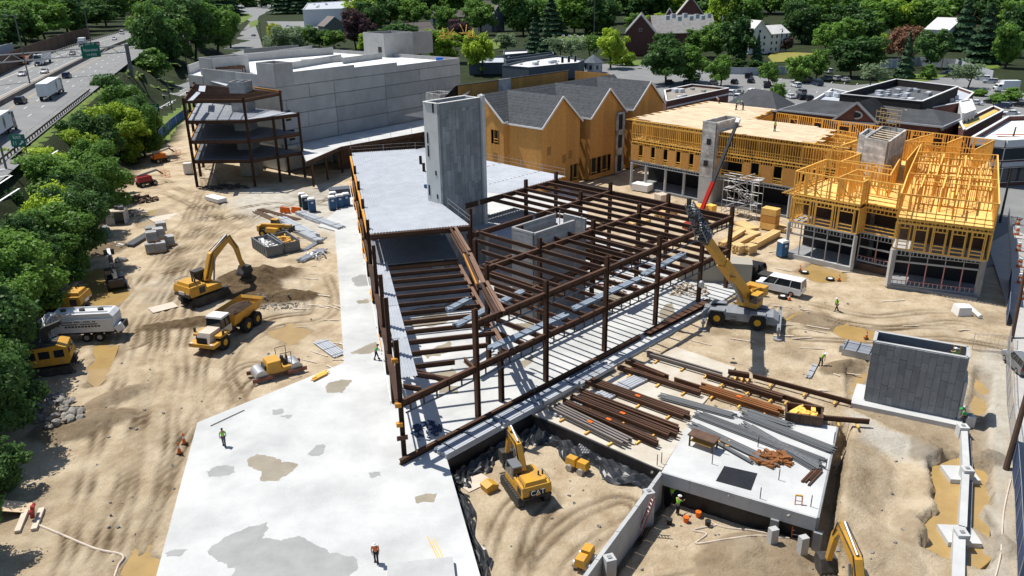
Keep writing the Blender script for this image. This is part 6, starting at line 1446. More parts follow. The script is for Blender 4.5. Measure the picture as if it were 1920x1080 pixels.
def truck(label,px,py,rz,kind,col='white',z=.02,wp=None):
 p=wp if wp is not None else G(px,py,z)
 r=thing({'dump':'dump_truck','trailer':'trailer_truck'}.get(kind,'box_truck'),label,'truck',p,rz,GH if kind!='box' or px<900 else GP)
 if kind=='trailer' or kind=='tipper':
  truckbase(r,7,(2.6,-1.6,-2.7),2.5,2.6,PT[col],3.6,.9)
  b=MB().box(-15.2,-1.28,1.15,-.6+.9,1.28,4.05)if kind=='trailer' else MB().taper(-13,.5,-1.28,1.28,1.1,-.2,-.2,-.05,3.3)
  b.build('trailer_box',mat('trailer_white',(.62,.64,.66),.5,var=.05),r)
  for x in((-13.4,-12.2)if kind=='trailer' else(-11.5,-10.3)):
   for s in(-1,1):wheel(r,x,s*1.05,.5,.4)
  MB().box(-15.0 if kind=='trailer' else-12.8,-.4,.85,-1,.4,1.14).build('trailer_frame',M_grim,r)
  if kind=='trailer':
   ov=[(math.cos(k*.5236)*.75-5.4,-1.30,2.6+math.sin(k*.5236)*1.15)for k in range(12)];MB().add(ov,[tuple(range(12))]).build('oval_emblem',mat('olive_print',(.32,.30,.12),.6),r)
   ov=[(math.cos(k*.5236)*.42-5.4,-1.31,2.6+math.sin(k*.5236)*.7)for k in range(12)];MB().add(ov,[tuple(range(12))]).build('oval_centre',mat('dark_print',(.06,.07,.05),.6),r)
   MB().cbox((-.7,-1.29,3.6),(1.2,.02,.3)).build('lettering',M_grim,r)
   for s in(-.62,.62):MB().box(-15.24,s-.6,1.25,-15.2,s+.6,3.95).build('rear_door',mat('trailer_white',(.6,.6,.6)),r)
  else:MB().box(-12.8,-1.2,3.3,.4,1.2,3.38).build('load_cover',M_grim,r)
 elif kind=='box':
  truckbase(r,7.5,(2.4,-2.4),2.4,1.9,PT[col],2.5,.5);MB().box(-3.8,-1.25,1.05,1.4,1.25,3.6).build('cargo_box',mat('trailer_white',(.62,.64,.66)),r)
 elif kind=='dump':
  truckbase(r,7.2,(2.6,-1.6,-2.8),2.5,1.7,PT[col],2.9,1.5);MB().taper(-3.8,.9,-1.2,1.2,1.1,-.3,-.2,-.1,2.6).build('dump_body',PT[col],r)
 return r
truck('white trailer truck with an oval emblem driving away on the near lanes',0,0,ha,'trailer','black',wp=HW(330,-64.2))
truck('white tractor with a long grey tipping trailer coming on the far lanes',0,0,ha+math.pi,'tipper','white',wp=HW(452,-92.8));truck('orange dump truck in the far lane below the sound wall',44,121,ha+math.pi,'dump','orange',ZH+.03);truck('white box truck coming on the far lanes behind the gantry sign',155,87,ha+math.pi,'box','white',ZH+.03)
truck('black trailer truck cut off by the left edge of the photograph',0,0,ha,'trailer','black',wp=HW(246,-61.8));truck('red truck glimpsed between the treetops above the highway bend',316,42,rad(75),'dump','red',3.0);truck('white box truck parked by the hedge at the upper right',1884,172,rad(176),'box','white')
# excavators
def tracks(r,L,w,y,h=.9,m=M_grim):
 for s in(-1,1):
  pr=[(-L/2,h*.45),(-L/2+h*.3,0),(L/2-h*.3,0),(L/2,h*.45),(L/2-h*.25,h),(-L/2+h*.25,h)]
  t=MB().side(pr,s*y-w/2,s*y+w/2).build('track',m,r);g=MB()
  for k in range(int(L/.3)):g.box(-L/2+.3+k*.3,s*y-w/2-.03,h-.02,-L/2+.45+k*.3,s*y+w/2+.03,h+.04);g.box(-L/2+.3+k*.3,s*y-w/2-.03,-.03,-L/2+.45+k*.3,s*y+w/2+.03,.02)
  g.build('track_shoes',m,t)
def armbox(r,nm,pts,w,m):
 """plate sided arm along x,z points with a depth at each point"""
 up=[(x,z+d/2)for x,z,d in pts];dn=[(x,z-d/2)for x,z,d in reversed(pts)]
 n=[];
 for i,(x,z,d)in enumerate(pts):
  a=pts[max(0,i-1)];b=pts[min(len(pts)-1,i+1)];tx,tz=b[0]-a[0],b[1]-a[1];l=math.hypot(tx,tz);n.append((-tz/l,tx/l))
 mb=MB()
 for i in range(len(pts)-1):
  q=[]
  for y in(-w/2,w/2):
   for j,s in((i,-1),(i+1,-1),(i+1,1),(i,1)):x,z,d=pts[j];q.append((x+n[j][0]*d/2*s,y,z+n[j][1]*d/2*s))
  mb.hexa(q)
 return mb.build(nm,m,r)
def excavator(label,loc,rz,k=1.0,boom=None,stick_=None,col=M_dusty,swing=0.0,cat=False):
 r=thing('excavator',label,'excavator',loc,rz);tracks(r,4.6*k,.7*k,1.25*k,1.0*k)
 MB().cyl((0,0,.9*k),(0,0,1.15*k),.8*k,12).build('turntable',M_grim,r)
 h0,h1=1.15*k,2.35*k
 MB().side([(-2.6*k,h0+.1),(-2.75*k,h0+.6*k),(-2.6*k,h1),(-.6*k,h1),(-.5*k,h1-.5*k),(1.4*k,h1-.55*k),(1.4*k,h0)],-1.4*k,1.4*k).build('house',col,r)
 MB().taper(-2.5*k,-.9*k,-1.1*k,1.1*k,h1-.02,.12,.12,.12,h1+.35*k).build('engine_hood',col,r)
 MB().cbox((-2.74*k,0,h0+.45*k),(.12*k,1.5*k if cat else .9*k,.75*k if cat else .35*k)).build('rear_plate',M_dark if cat else M_trim,r)
 c=MB().side([(-.35*k,h1-.6*k),(-.45*k,h1+.85*k),(1.0*k,h1+.85*k),(1.45*k,h1+.1*k),(1.45*k,h1-.9*k),(-.3*k,h1-.9*k)],.45*k,1.38*k).build('cab',M_grim if not cat else PT['grey'],r)
 for s,(x0,x1)in((1.39,(-.25,.35)),(1.39,(.45,1.0)),(.44,(.4,.95))):MB().cbox(((x0+x1)/2*k,s*k,h1+.35*k),((x1-x0)*k,.03,.75*k)).build('window',M_cgl,c)
 MB().cbox((1.26*k,.92*k,h1+.42*k),(.05,.75*k,.85*k),0,0,-.54).build('windscreen',M_cgl,c);MB().cbox((-.46*k,.92*k,h1+.35*k),(.04,.7*k,.6*k)).build('rear_window',M_cgl,c)
 for s in(-1,1):
  for j,(xa,xb)in enumerate(((-2.3,-1.6),(-1.5,-.75))):MB().cbox(((xa+xb)/2*k,s*1.405*k,h0+.6*k),((xb-xa)*k,.03,.7*k)).build('side_door',col if j==s*.5+.5 else M_grim,r)
  MB().tube([(-2.5*k,s*1.25*k,h1),(-2.5*k,s*1.25*k,h1+.45*k),(-.9*k,s*1.25*k,h1+.45*k),(-.9*k,s*1.25*k,h1)],.025*k,5).build('handrail',M_grim,r)
  hz_=[(x*k,s*.3*k,(z+d*.55)*k)for x,z,d in boom];MB().tube([(.3*k,s*.3*k,h1)]+hz_+[(stick_[1][0]*k,s*.2*k,stick_[1][1]*k)],.05*k,5).build('hose',M_grim,r)
 MB().box(-2.79*k,-1.38*k,h0+.05*k,-2.3*k,1.38*k,h0+.22*k).build('bumper_strip',M_grim,r)
 for y in(-.6,-1.0):MB().cyl((-1.6*k,y*k,h1+.3*k),(-1.6*k,y*k,h1+.75*k),.09*k,8).build('exhaust',M_grim,r)
 b=boom;armbox(r,'boom',[(x*k,z*k,d*k)for x,z,d in b],.5*k,col);s_=stick_;armbox(r,'stick',[(x*k,z*k,d*k)for x,z,d in s_],.38*k,col)
 for y in(-.42,.42):MB().cyl((1.2*k,y*k,h1-.4*k),((b[1][0])*k,y*k,(b[1][1]-.15)*k),.10*k,8).build('boom_cylinder',M_hose,r)
 MB().cyl((b[1][0]*k,0,(b[1][1]+.45)*k),(s_[0][0]*k,0,(s_[0][1]+.25)*k),.11*k,8).build('stick_cylinder',M_hose,r)
 x,z,d=s_[-1];x*=k;z*=k
 bk=MB();pr=[(x-.1,z+.1),(x+.75*k,z+.1*k),(x+.95*k,z-.6*k),(x+.45*k,z-1.15*k),(x-.35*k,z-1.1*k),(x-.55*k,z-.7*k)]
 bk.side(pr,-.6*k,.6*k);
 for j in range(4):bk.cbox((x-.62*k,(-.45+.3*j)*k,z-.85*k),(.35*k,.1*k,.1*k))
 bk.build('bucket',M_grim,r);MB().cyl(((s_[0][0]*.6+s_[-1][0]*.4)*k,0,(s_[0][1]*.6+s_[-1][1]*.4+0)*k+.3*k),(x+.35*k,0,z+.25*k),.08*k,8).build('bucket_cylinder',M_hose,r)
 if not cat:
  for y in(.9,1.15):MB().cyl((-2.72*k,-y*k,h0+.5*k),(-2.79*k,-y*k,h0+.5*k),.07*k,8).build('rear_lamp',M_lamp,r)
 return r
def text(s,size,par,M,m,name='lettering',ext=.005):
 cu=bpy.data.curves.new(name,'FONT');cu.body=s;cu.size=size;cu.align_x='CENTER';cu.align_y='CENTER';cu.extrude=ext
 t=bpy.data.objects.new('t',cu);me_=bpy.data.meshes.new_from_object(t);me_.materials.clear();me_.materials.append(m);bpy.data.objects.remove(t)
 o=put(name,me_,par);o.matrix_basis=M;o['kind']='stuff';return o
a=GG(385,560);bq_=GG(462,520);e1=excavator('yellow excavator digging at the dark soil heap',a,ang(a,bq_),1.12,[(.5,2.0,.7),(1.7,4.6,.95),(4.2,6.1,.5)],[(4.0,6.2,.6),(5.0,4.6,.5),(5.5,2.1,.3)],PT['yellow'])
a=GG(985,922,-1.8);e2=excavator('yellow and black excavator with CAT on its back in the sandy pit',a,rad(112),.88,[(.5,2.0,.6),(1.6,4.0,.8),(3.6,4.4,.4)],[(3.3,4.9,.5),(3.9,3.4,.4),(4.4,1.6,.3)],PT['yellow'],cat=True)
MW=Matrix.Translation((-2.75*.88-.075,-.0,1.58))@Matrix.Rotation(rad(-90),4,'Z')@Matrix.Rotation(rad(90),4,'X');text('CAT',.62,e2,MW,M_trim)
MB().add([(-2.75*.88-.085,-.20,1.32),(-2.75*.88-.085,.16,1.32),(-2.75*.88-.085,-.02,1.62)],[(0,1,2)]).build('yellow_triangle',PT['yellow'],e2)
a=G(1613,1190,-2.4);excavator('orange yellow excavator arm reaching up at the bottom edge of the photograph',a,rad(92),1.0,[(.5,2.0,.7),(1.9,4.2,.85),(4.4,5.0,.55)],[(4.1,5.3,.6),(5.0,3.8,.5),(5.4,1.4,.3)],PT['yellow'])
a=GG(120,588);excavator('yellow digger half hidden by leaves behind the white tanker',a,rad(184),1.1,[(.5,2.0,.7),(2.0,3.6,.85),(4.6,3.0,.5)],[(4.4,3.2,.6),(5.4,2.2,.5),(5.8,1.2,.3)],PT['yellow'])
# articulated dump truck
a,b=GG(458,612),GG(402,652);r=thing('dump_truck','yellow articulated dump truck with a cream hood loaded with dark soil','dump truck',lerp(a,b,.5),ang(a,b))
for x in(3.0,-1.6,-3.5):
 for s in(-1,1):wheel(r,x,s*1.25,.88,.65,M_rimy)
MB().box(-4.2,-.5,.9,4.0,.5,1.4).build('chassis',M_grim,r);MB().taper(2.3,4.8,-.85,.85,1.1,.0,.5,.1,2.35).build('hood',M_cream,r);MB().box(4.72,-.6,1.2,4.84,.6,2.0).build('grille',M_dark,r)
MB().box(3.6,-1.55,.95,5.05,1.55,1.35).build('bumper',PT['yellow'],r)
for s in(-1,1):MB().box(2.1,s*1.3-.35,1.7,3.9,s*1.3+.35,1.95).build('mudguard',PT['yellow'],r);MB().cbox((4.95,s*1.2,1.3),(.2,.3,.2)).build('headlight',M_lamp,r);MB().cbox((3.4,s*1.75,2.2),(.3,.12,.5)).build('mirror',M_grim,r)
MB().taper(.8,2.5,-.95,.95,1.4,.05,.25,.12,3.2).build('cab',M_cgl,r);MB().taper(.75,2.35,-1,1,3.2,.05,.05,.05,3.4).build('cab_roof',M_trim,r);MB().box(.7,-1,1.3,2.5,1,2.1).build('cab_base',M_cream,r)
for s in(-.93,.93):
 for x in(.85,1.6,2.4):MB().bar((x,s,2.1),(x-.05 if x>2 else x,s*.9,3.2),.1,.08,up=(1,0,0)).build('pillar',M_grim,r)
d=MB();x0,x1=-4.9,.6
d.add([(x0,-1.0,1.6),(x1-.4,-1.0,1.5),(x1-.4,1.0,1.5),(x0,1.0,1.6),(x0-.5,-1.55,2.9),(x1,-1.55,3.0),(x1,1.55,3.0),(x0-.5,1.55,2.9),(x0-.3,-1.4,2.6),(x1-.15,-1.4,2.6),(x1-.15,1.4,2.6),(x0-.3,1.4,2.6)],[(3,2,1,0),(0,1,5,4),(1,2,6,5),(2,3,7,6),(3,0,4,7),(4,5,9,8),(5,6,10,9),(6,7,11,10),(7,4,8,11)])
d.build('dump_body',PT['yellow'],r);ld=MB().dome((-2.2,0,2.3),1.35,12,4,.55);[ld.v.__setitem__(i,(v[0]*1.7+1.5,v[1],v[2]+R.uniform(-.08,.08)))for i,v in enumerate(ld.v)];ld.build('soil_load',M_soil,r)
# tandem roller
a,b=GG(552,694),GG(488,712);r=thing('road_roller','yellow tandem roller with steel drums at the edge of the white slab','roller',lerp(a,b,.5),ang(a,b))
M_rfr=mat('dusty_red_frame',(.20,.09,.07),.8,var=.3)
for x in(-1.75,1.75):MB().cyl((x,-.95,.65),(x,.95,.65),.65,18).build('drum',M_rail,r);MB().box(x-1.0,-1.15,.3,x+1.0,-.98,.7).box(x-1.0,.98,.3,x+1.0,1.15,.7).build('drum_frame',M_rfr,r)
MB().taper(-.4,1.3,-.9,.9,.7,.1,.3,.1,1.9).build('engine_cover',PT['yellow'],r);MB().box(-1.4,-.9,.7,-.4,.9,1.1).build('platform',PT['yellow'],r);MB().cbox((1.25,0,1.3),(.2,1.2,.6)).build('grille',M_grim,r)
MB().cbox((-.9,0,1.35),(.5,.5,.5)).cbox((-1.1,0,1.75),(.12,.5,.5)).build('seat',M_grim,r);MB().cyl((-.5,0,1.1),(-.6,0,1.8),.05).cyl((-.75,0,1.8),(-.5,0,1.85),.22,10).build('steering_column',M_grim,r)
for s in(-.85,.85):MB().tube([(-1.35,s,1.1),(-1.35,s,2.6),(-.3,s,2.6),(-.3,s,1.1)],.035).build('roll_bar',M_grim,r)
# rough terrain crane
a,b=G(1318,606,-.1),G(1452,622,-.1);cr_az=ang(a,b);cc_=lerp(a,b,.5)+Vector((-math.sin(cr_az),math.cos(cr_az),0))*1.2;r=thing('mobile_crane','yellow and grey four wheeled crane with its boom raised over the steel','crane',cc_,cr_az)
M_crg=mat('crane_grey',(.22,.235,.25),.6,var=.2,vscale=1)
for x in(-2.4,2.0):
 for s in(-1.15,1.15):wheel(r,x,s,.92,.7,M_rimy)
MB().side([(-4.0,.9),(-4.0,1.45),(-1.3,1.7),(3.6,1.7),(4.2,1.3),(4.2,.8),(-3.8,.8)],-1.25,1.25).build('carrier',M_crg,r)
for x in(-2.4,2.0):
 for s in(-1,1):MB().side([(x-1.15,1.3),(x-.8,1.95),(x+.8,1.95),(x+1.15,1.3),(x+.7,1.82),(x-.7,1.82)],s*1.15-.42,s*1.15+.42).build('mudguard',M_crg,r)
for x in(-3.7,4.3):
 MB().box(x-.2,-3.2,.75,x+.2,3.2,1.05).build('outrigger_beam',M_crg,r)
 for s in(-3.1,3.1):j=MB().cyl((x,s,.1),(x,s,1.4),.11,8).build('outrigger_jack',M_crg,r);MB().cyl((x,s,.0),(x,s,.1),.5,14).build('pad',M_rail,j)
for k in range(3):MB().box(-.9,-1.3,.5+.35*k,-.3,-1.2,.56+.35*k).build('step',M_grim,r)
# pivot and boom points in the world, brought into the crane's frame
Mi=(Matrix.Translation(cc_)@Matrix.Rotation(cr_az,4,'Z')).inverted()
bt,jt=Mi@G(1322,446,12.6),Mi@G(1292,380,16.5);bp0=Mi@(cc_+vec(.9,1.0,2.9));hd=(bt-bp0);hd.z=0;hd.normalize();hs=Vector((-hd.y,hd.x,0));sl_a=math.atan2(hd.y,hd.x)
MB().cyl((bp0.x-hd.x*.8,bp0.y-hd.y*.8,1.7),(bp0.x-hd.x*.8,bp0.y-hd.y*.8,1.95),1.1,14).build('turntable',M_grim,r)
q0=bp0-hd*.6;MB().cbox(q0+vec(0,0,-.35),(2.6,1.7,1.3),sl_a).cbox(q0-hd*1.9+vec(0,0,.1),(1.2,2.3,1.1),sl_a).build('superstructure',PT['yellow'],r)
for s in(-.62,.62):MB().bar(q0+hs*s+vec(0,0,.2)-hd*1.2,bp0+hs*s+vec(0,0,.5),.18,1.0).build('cheek_plate',PT['yellow'],r)
cb=MB().cbox(q0+hd*.7+hs*1.2+vec(0,0,-.1),(1.7,.85,1.6),sl_a).build('cab',PT['yellow'],r);MB().cbox(q0+hd*.9+hs*1.22+vec(0,0,.2),(1.5,.9,.85),sl_a).build('window',M_cgl,cb)
m1=lerp(bp0,bt,.62);MB().bar(bp0,m1,.95,1.05).build('boom_base',PT['yellow'],r);MB().bar(lerp(bp0,bt,.58),lerp(bp0,bt,1.0),.75,.82).build('boom_section',PT['yellow'],r);MB().bar(lerp(bp0,bt,.97),lerp(bp0,bt,1.04),.8,1.1).build('boom_head',M_grim,r)
MB().cyl(q0+hd*1.7+vec(0,0,-.3),lerp(bp0,bt,.42)-vec(0,0,.5),.2,10).build('lift_cylinder',M_hose,r);MB().cbox(lerp(bp0,bt,.5)-vec(0,0,.9)+hs*.7,(.6,.5,.4)).build('work_light',PT['yellow'],r)
ax=(jt-bt).normalized();jy=hs;jz=ax.cross(jy).normalized();lat=MB();L_=(jt-bt).length;ns=12
for i in range(ns):
 w0,w1=lerp(.62,.3,i/ns),lerp(.62,.3,(i+1)/ns);c0_,c1_=bt+ax*L_*i/ns,bt+ax*L_*(i+1)/ns
 cs0=[c0_+jy*w0*sy+jz*w0*sz for sy,sz in((-1,-1),(1,-1),(1,1),(-1,1))];cs1=[c1_+jy*w1*sy+jz*w1*sz for sy,sz in((-1,-1),(1,-1),(1,1),(-1,1))]
 for k in range(4):lat.cyl(cs0[k],cs1[k],.06,5);lat.cyl(cs0[k],cs1[(k+1)%4],.035,4);lat.cyl(cs0[k],cs0[(k+1)%4],.03,4)
o=lat.build('lattice_jib',M_hose,r);nt_=MB()
for i in range(46):c=bt+ax*R.uniform(0,L_*.8);nt_.cbox(c+jy*R.uniform(-.6,.6)+jz*R.uniform(-.6,.6),(R.uniform(.2,.9),.1,R.uniform(.1,.4)),R.uniform(0,3),0,R.uniform(0,3))
nt_.build('folded_rigging',M_grim,r);MB().cbox(jt,(.4,.3,.9),sl_a).build('jib_head',M_grim,r)
MB().cyl(bt,bt-vec(0,0,4.6),.02,4).build('hoist_rope',M_grim,r);MB().dome(bt-vec(0,0,4.8),.28,8,3).cyl(bt-vec(0,0,5.2),bt-vec(0,0,4.8),.28,8).build('hook_block',M_rail,r)
# second crane's red and grey telescopic boom behind the steel
a=G(1312,432,0);r=site('telescopic_crane','red based grey telescopic boom leaning up to the block shaft behind the steel','crane',a)
p0_,p1_=a+vec(-.3,.5,1.6),G(1384,226,14.6);pm_2=lerp(p0_,p1_,.36)
MB().bar(p0_,pm_2,.55,.6).build('boom_base',mat('crane_red',(.32,.02,.015),.9,spec=.05),r);MB().bar(lerp(p0_,p1_,.32),lerp(p0_,p1_,.72),.45,.5).build('boom_section',mat('boom_grey',(.05,.052,.056),.9,spec=.05),r);MB().bar(lerp(p0_,p1_,.68),p1_,.42,.46).build('boom_section',mat('boom_grey',(.20,.205,.21)),r);MB().bar(lerp(p0_,p1_,.97),p1_+(p1_-p0_)*.015,.6,.6).build('boom_head',M_trim,r)
MB().cbox(a+vec(-.8,.2,.9),(3.6,2.2,.9),rad(45)).build('carrier',PT['red'],r);MB().cbox(a+vec(.3,-.6,1.6),(1.2,1.1,1.3),rad(45)).build('cab',M_cgl,r)
for x,y in((-1.9,-1.1),(-.2,.9),(-2.1,.6),(.6,-.9)):MB().cyl(a+vec(x,y,.5),a+vec(x+.3,y-.3,.5),.5,12).build('wheel',M_tyre,r)
# telehandlers
def telehandler(label,a,b,m,mb_,lift,group=None):
 r=thing('telehandler',label,'telehandler',lerp(a,b,.5),ang(a,b),group)
 for x in(-1.5,1.5):
  for s in(-.95,.95):wheel(r,x,s,.66,.45,M_rimy if m is PT['yellow']else M_rim)
 MB().box(-2.4,-.75,.6,2.2,.75,1.15).build('chassis',M_grim,r);MB().taper(-1.0,1.5,-1.15,-.25,.9,.1,.4,.1,1.55).build('engine_cover',m,r)
 MB().taper(-.9,.6,.25,1.15,.8,.1,.3,.1,2.5).build('cab',M_cgl,r);MB().box(-.85,.3,2.5,.35,1.1,2.58).build('cab_roof',m,r)
 p,q=Vector((-2.2,0,1.6)),Vector((3.2,0,1.6+lift));MB().bar(p,lerp(p,q,.75),.5,.55).build('boom',mb_,r);MB().bar(lerp(p,q,.7),q,.38,.42).build('boom_section',mb_ if m is PT['yellow']else M_hose,r)
 MB().cyl((-.2,0,1.0),lerp(p,q,.45),.1,8).build('lift_cylinder',M_hose,r);f=MB().cbox(q+vec(.1,0,-.4),(.12,1.3,.8)).build('carriage',M_grim,r)
 for s in(-.4,.4):MB().box(q.x+.1,s-.08,q.z-.8,q.x+1.3,s+.08,q.z-.72).build('fork',M_grim,f)
 MB().box(-2.6,-.9,.8,-2.2,.9,1.7).build('counterweight',m,r);return r
telehandler('yellow telehandler with its boom level behind the open skips',GG(488,440),GG(545,446),PT['yellow'],PT['yellow'],.3)
telehandler('black and yellow telehandler with its boom raised in the left puddle',GG(226,560),GG(212,515),PT['black'],M_grim,2.6)
def boomlift(label,px,py,rz,m):
 a=GG(px,py);r=thing('boom_lift',label,'boom lift',a,rz)
 for x in(-1.2,1.2):
  for s in(-.95,.95):wheel(r,x,s,.5,.4)
 MB().box(-1.6,-.8,.5,1.6,.8,.95).build('chassis',M_grim,r);MB().taper(-2.0,.9,-1.1,1.1,1.05,.15,.15,.15,2.0).build('turret',m,r)
 MB().bar((-1.5,.2,2.1),(2.4,.2,2.7),.35,.4).build('boom',M_cream if m is PT['orange']else M_hose,r);MB().bar((2.4,.2,2.7),(3.6,.2,1.7),.2,.25).build('jib',M_grim,r)
 bk=MB()
 for z in(1.0,1.5,2.1):bk.tube([(3.6,-.8,z),(4.5,-.8,z),(4.5,1.2,z),(3.6,1.2,z),(3.6,-.8,z)],.035,5)
 for x,y in((3.6,-.8),(4.5,-.8),(4.5,1.2),(3.6,1.2)):bk.cyl((x,y,1),(x,y,2.1),.035,5)
 bk.build('basket',PT['orange'],r);MB().cyl((-1.98+.1,.0,1.5),(-2.03,0,1.5),.3,12).build('round_decal',M_trim,r);return r
boomlift('orange boom lift parked at the edge of the trees',302,304,rad(52),PT['orange']);boomlift('red boom lift with a white round mark parked above the rubble',276,348,rad(48),PT['red'])
# white tanker truck
a,b=GG(200,632),GG(96,636);r=thing('tank_truck','dirty white tank truck with dark lettering backed out of the trees','tank truck',lerp(a,b,.5),ang(a,b));M_tk=mat('dusty_white',(.62,.63,.64),.55,var=.1,vscale=1)
truckbase(r,9.6,(3.6,-1.4,-2.8),2.5,1.9,PT['white'],2.8,1.0)
MB().side([(-4.6,1.3),(-4.6,2.9),(-4.2,3.3),(2.0,3.3),(2.0,1.3)],-1.1,1.1).build('tank',M_tk,r);MB().box(-4.5,-1.3,1.2,1.95,-1.1,2.7).box(-4.5,1.1,1.2,1.95,1.3,2.7).build('side_panel',M_tk,r);MB().box(-5.2,-1.1,.9,-4.6,1.1,1.7).build('rear_step',M_grim,r);MB().cbox((-5.0,.9,1.5),(.8,.6,.8),.2,0,.4).build('hose_box',M_tk,r)
for s in(-.7,.7):MB().bar((-4,s,3.42),(1.8,s,3.42),.1,.12).build('walkway_rail',M_tk,r)
for k in range(3):MB().cyl((-3+2*k,0,3.3),(-3+2*k,0,3.55),.3,10).build('hatch',M_grim,r)
for row,(z,n,x0,w)in enumerate(((2.4,20,1.0,.14),(2.12,22,.9,.13),(1.82,11,.6,.26))):
 lt=MB()
 for k in range(n):
  if R.random()<.86:
   x=x0-k*w*1.35
   for s in(1.305,):lt.box(x-w,s,z,x,s+.01,z+(.14 if row<2 else .2))
 lt.build('lettering',M_grim,r,kind='stuff')
MB().add([(1.6,1.312,2.0),(.9,1.312,2.5),(1.2,1.312,2.1),(.95,1.312,2.0)],[(0,1,2,3)]).build('wing_emblem',mat('dark_red_print',(.2,.05,.05)),r)
# drill rig with a hose wrapped mast lying back
a,b=GG(128,690),GG(62,700);r=thing('drill_rig','yellow crawler drill rig with a hose wrapped arm beside the boulder heap','drill rig',lerp(a,b,.45),ang(b,a));tracks(r,4.6,.7,1.2)
MB().side([(-2.4,1.1),(-2.5,3.0),(1.2,3.2),(2.0,2.9),(2.3,1.7),(2.0,1.1)],-1.3,1.3).build('house',PT['yellow'],r);MB().box(-2.3,-1.2,3.1,1.1,1.2,3.25).build('roof',M_grim,r)
for x0,x1 in((-1.9,-.9),(-.6,.4),(.8,1.7)):MB().box(x0,-1.33,1.9,x1,-1.3,2.7).build('window',M_cgl,r)
for s in(-.8,.3):MB().cbox((2.2,s,2.3),(.06,.8,.8),0,0,.25).build('window',M_cgl,r)
hs_=MB()
for k in range(12):
 y=R.uniform(-.1,1.1);hs_.tube([(R.uniform(-1.2,.6),y,3.3),(R.uniform(-.4,.6),y+.8,4.6),(R.uniform(-.2,.9),y+1.8,5.2),(R.uniform(.2,1.4),y+2.5,4.4)],.07,5)
hs_.build('hose_bundle',M_hose,r);armbox(r,'arm',[(0,3.1,.6),(.2,4.6,.7),(1.8,5.2,.4)],.5,M_grim);MB().cbox((-2.2,1.8,3.2),(.12,.9,2.4),.3).build('white_panel',M_trim,r)
# trench rollers in the pit
def trenchroller(label,px,py,rz):
 r=thing('trench_roller',label,'roller',GG(px,py,-1.8),rz)
 for x in(-.55,.55):
  for s in(-.42,.42):MB().cyl((x,s-.2,.3),(x,s+.2,.3),.3,12).build('drum',M_rail,r)
  MB().taper(x-.5,x+.5,-.4,.4,.5,.06,.12,.08,1.1).build('cover',PT['yellow'],r)
 MB().cbox((0,0,.55),(.4,.3,.3)).build('hinge',M_grim,r);MB().cbox((.75,0,.85),(.35,.5,.06),0,0,.4).build('control_panel',M_grim,r);return r
trenchroller('small yellow trench roller by the crumpled black sheet',1083,882,rad(-38));trenchroller('small yellow trench roller by the retaining wall at the bottom edge',1096,1058,rad(62))
# ---------------------------------------------------------------- things about the site
M_bl=mat('blue_plastic',(.03,.10,.22),.5,var=.1);M_nv=mat('navy_screen',(.03,.05,.11),.8,var=.15,vscale=1);M_dkb=mat('dark_block',(.225,.23,.235),.85,var=.14,vscale=1.2,bump=.2,bscale=8,rnd=.13,detail=9);M_gal=mat('galvanised',(.40,.42,.45),.45,.5,var=.1,vscale=1,rnd=.15)
M_reb=mat('rebar_grey',(.13,.135,.14),.7,.3,rnd=.3);M_pole=mat('pole_wood',(.075,.045,.03),.9,var=.2,vscale=1);M_org=mat('safety_orange',(.72,.13,.01),.6);M_grn=mat('sign_green',(.0,.13,.085),.5);M_rock=mat('rock',(.26,.24,.21),.9,var=.35,vscale=1.2,bump=.4,bscale=4,rnd=.3)
RZm=lambda a:Matrix.Rotation(a,4,'Z')
def bld(name,mb,m,label,cat,loc=(0,0,0),rz=0,group=None,smooth=False):
 o=mb.build(name,m,None,smooth);o.location=loc;o.rotation_euler=(0,0,rz);return tag(o,label,cat,group)
 # retaining wall of the deep pit with its piers
ra,rb_=G(1240,886,-.2),G(1086,1096,-.2);rw_=site('retaining_wall','pale concrete retaining wall between the two pits','wall',ra)
rd=(rb_-ra).normalized();rn=Vector((rd.y,-rd.x,0));rn=rn if rn.x>0 else-rn
for k in range(9):wallseg(rw_,'wall_section',ra+rd*(k*1.7),ra+rd*(k*1.7+1.68),-3.2,-.15-.02*(k%2),.3,M_conc)
for p in(G(1212,920,-.2),G(1138,1044,-.2)):
 c=p+rn*.2;w=MB().cbox((c.x,c.y,-1.7),(.75,.75,3.1),.3).build('pier',M_conc,rw_);MB().cbox((c.x,c.y,-.12),(.3,.3,.08),.3).build('pocket',M_concd,w)
 # elevated deck over the basement
dk=[G(1241,884),G(1532,970),G(1569,800),G(1312,760)];db=site('basement_deck','raised concrete deck over a dark basement with steel lying on it','deck',lerp(dk[0],dk[2],.5))
MB().prism([tuple(p[:2])for p in dk],-.25,.0).build('slab',M_slab,db)
for i in range(4):
 a,b=dk[i],dk[(i+1)%4]
 if i in(0,1):
  for k in range(5):wallseg(db,'edge_beam',lerp(a,b,k/5),lerp(a,b,(k+.995)/5),-1.15,-.006,.3,M_concd if i else M_conc)
 c=lerp(dk[0],dk[2],.5);wallseg(db,'basement_wall',lerp(a,c,.06),lerp(b,c,.06),-3.4,-.3,.2,M_black)
for k,t in enumerate((.72,.98)):wallseg(db,'buttress',lerp(dk[0],dk[1],t)+vec(.1,-.2,0),lerp(dk[0],dk[1],t+.05)+vec(.1,-.2,0),-3.0,-1.1,.5,M_concd)
for k,(x,y)in enumerate(((1335,870),(1460,900),(1425,935),(1520,950),(1356,850),(1548,880),(1563,830),(1240,868),(1232,872),(1421,838))):q=G(x,y);stick('rebar_post',section('C',.07,.07,M_rust),q,q+vec(0,0,1.0),db,(1,0,0))
bld('rubber_mat',MB().prism(pxl([(1358,874),(1420,888),(1408,920),(1342,902)]),.0,.03),M_black,'black square mat on the basement deck','mat')
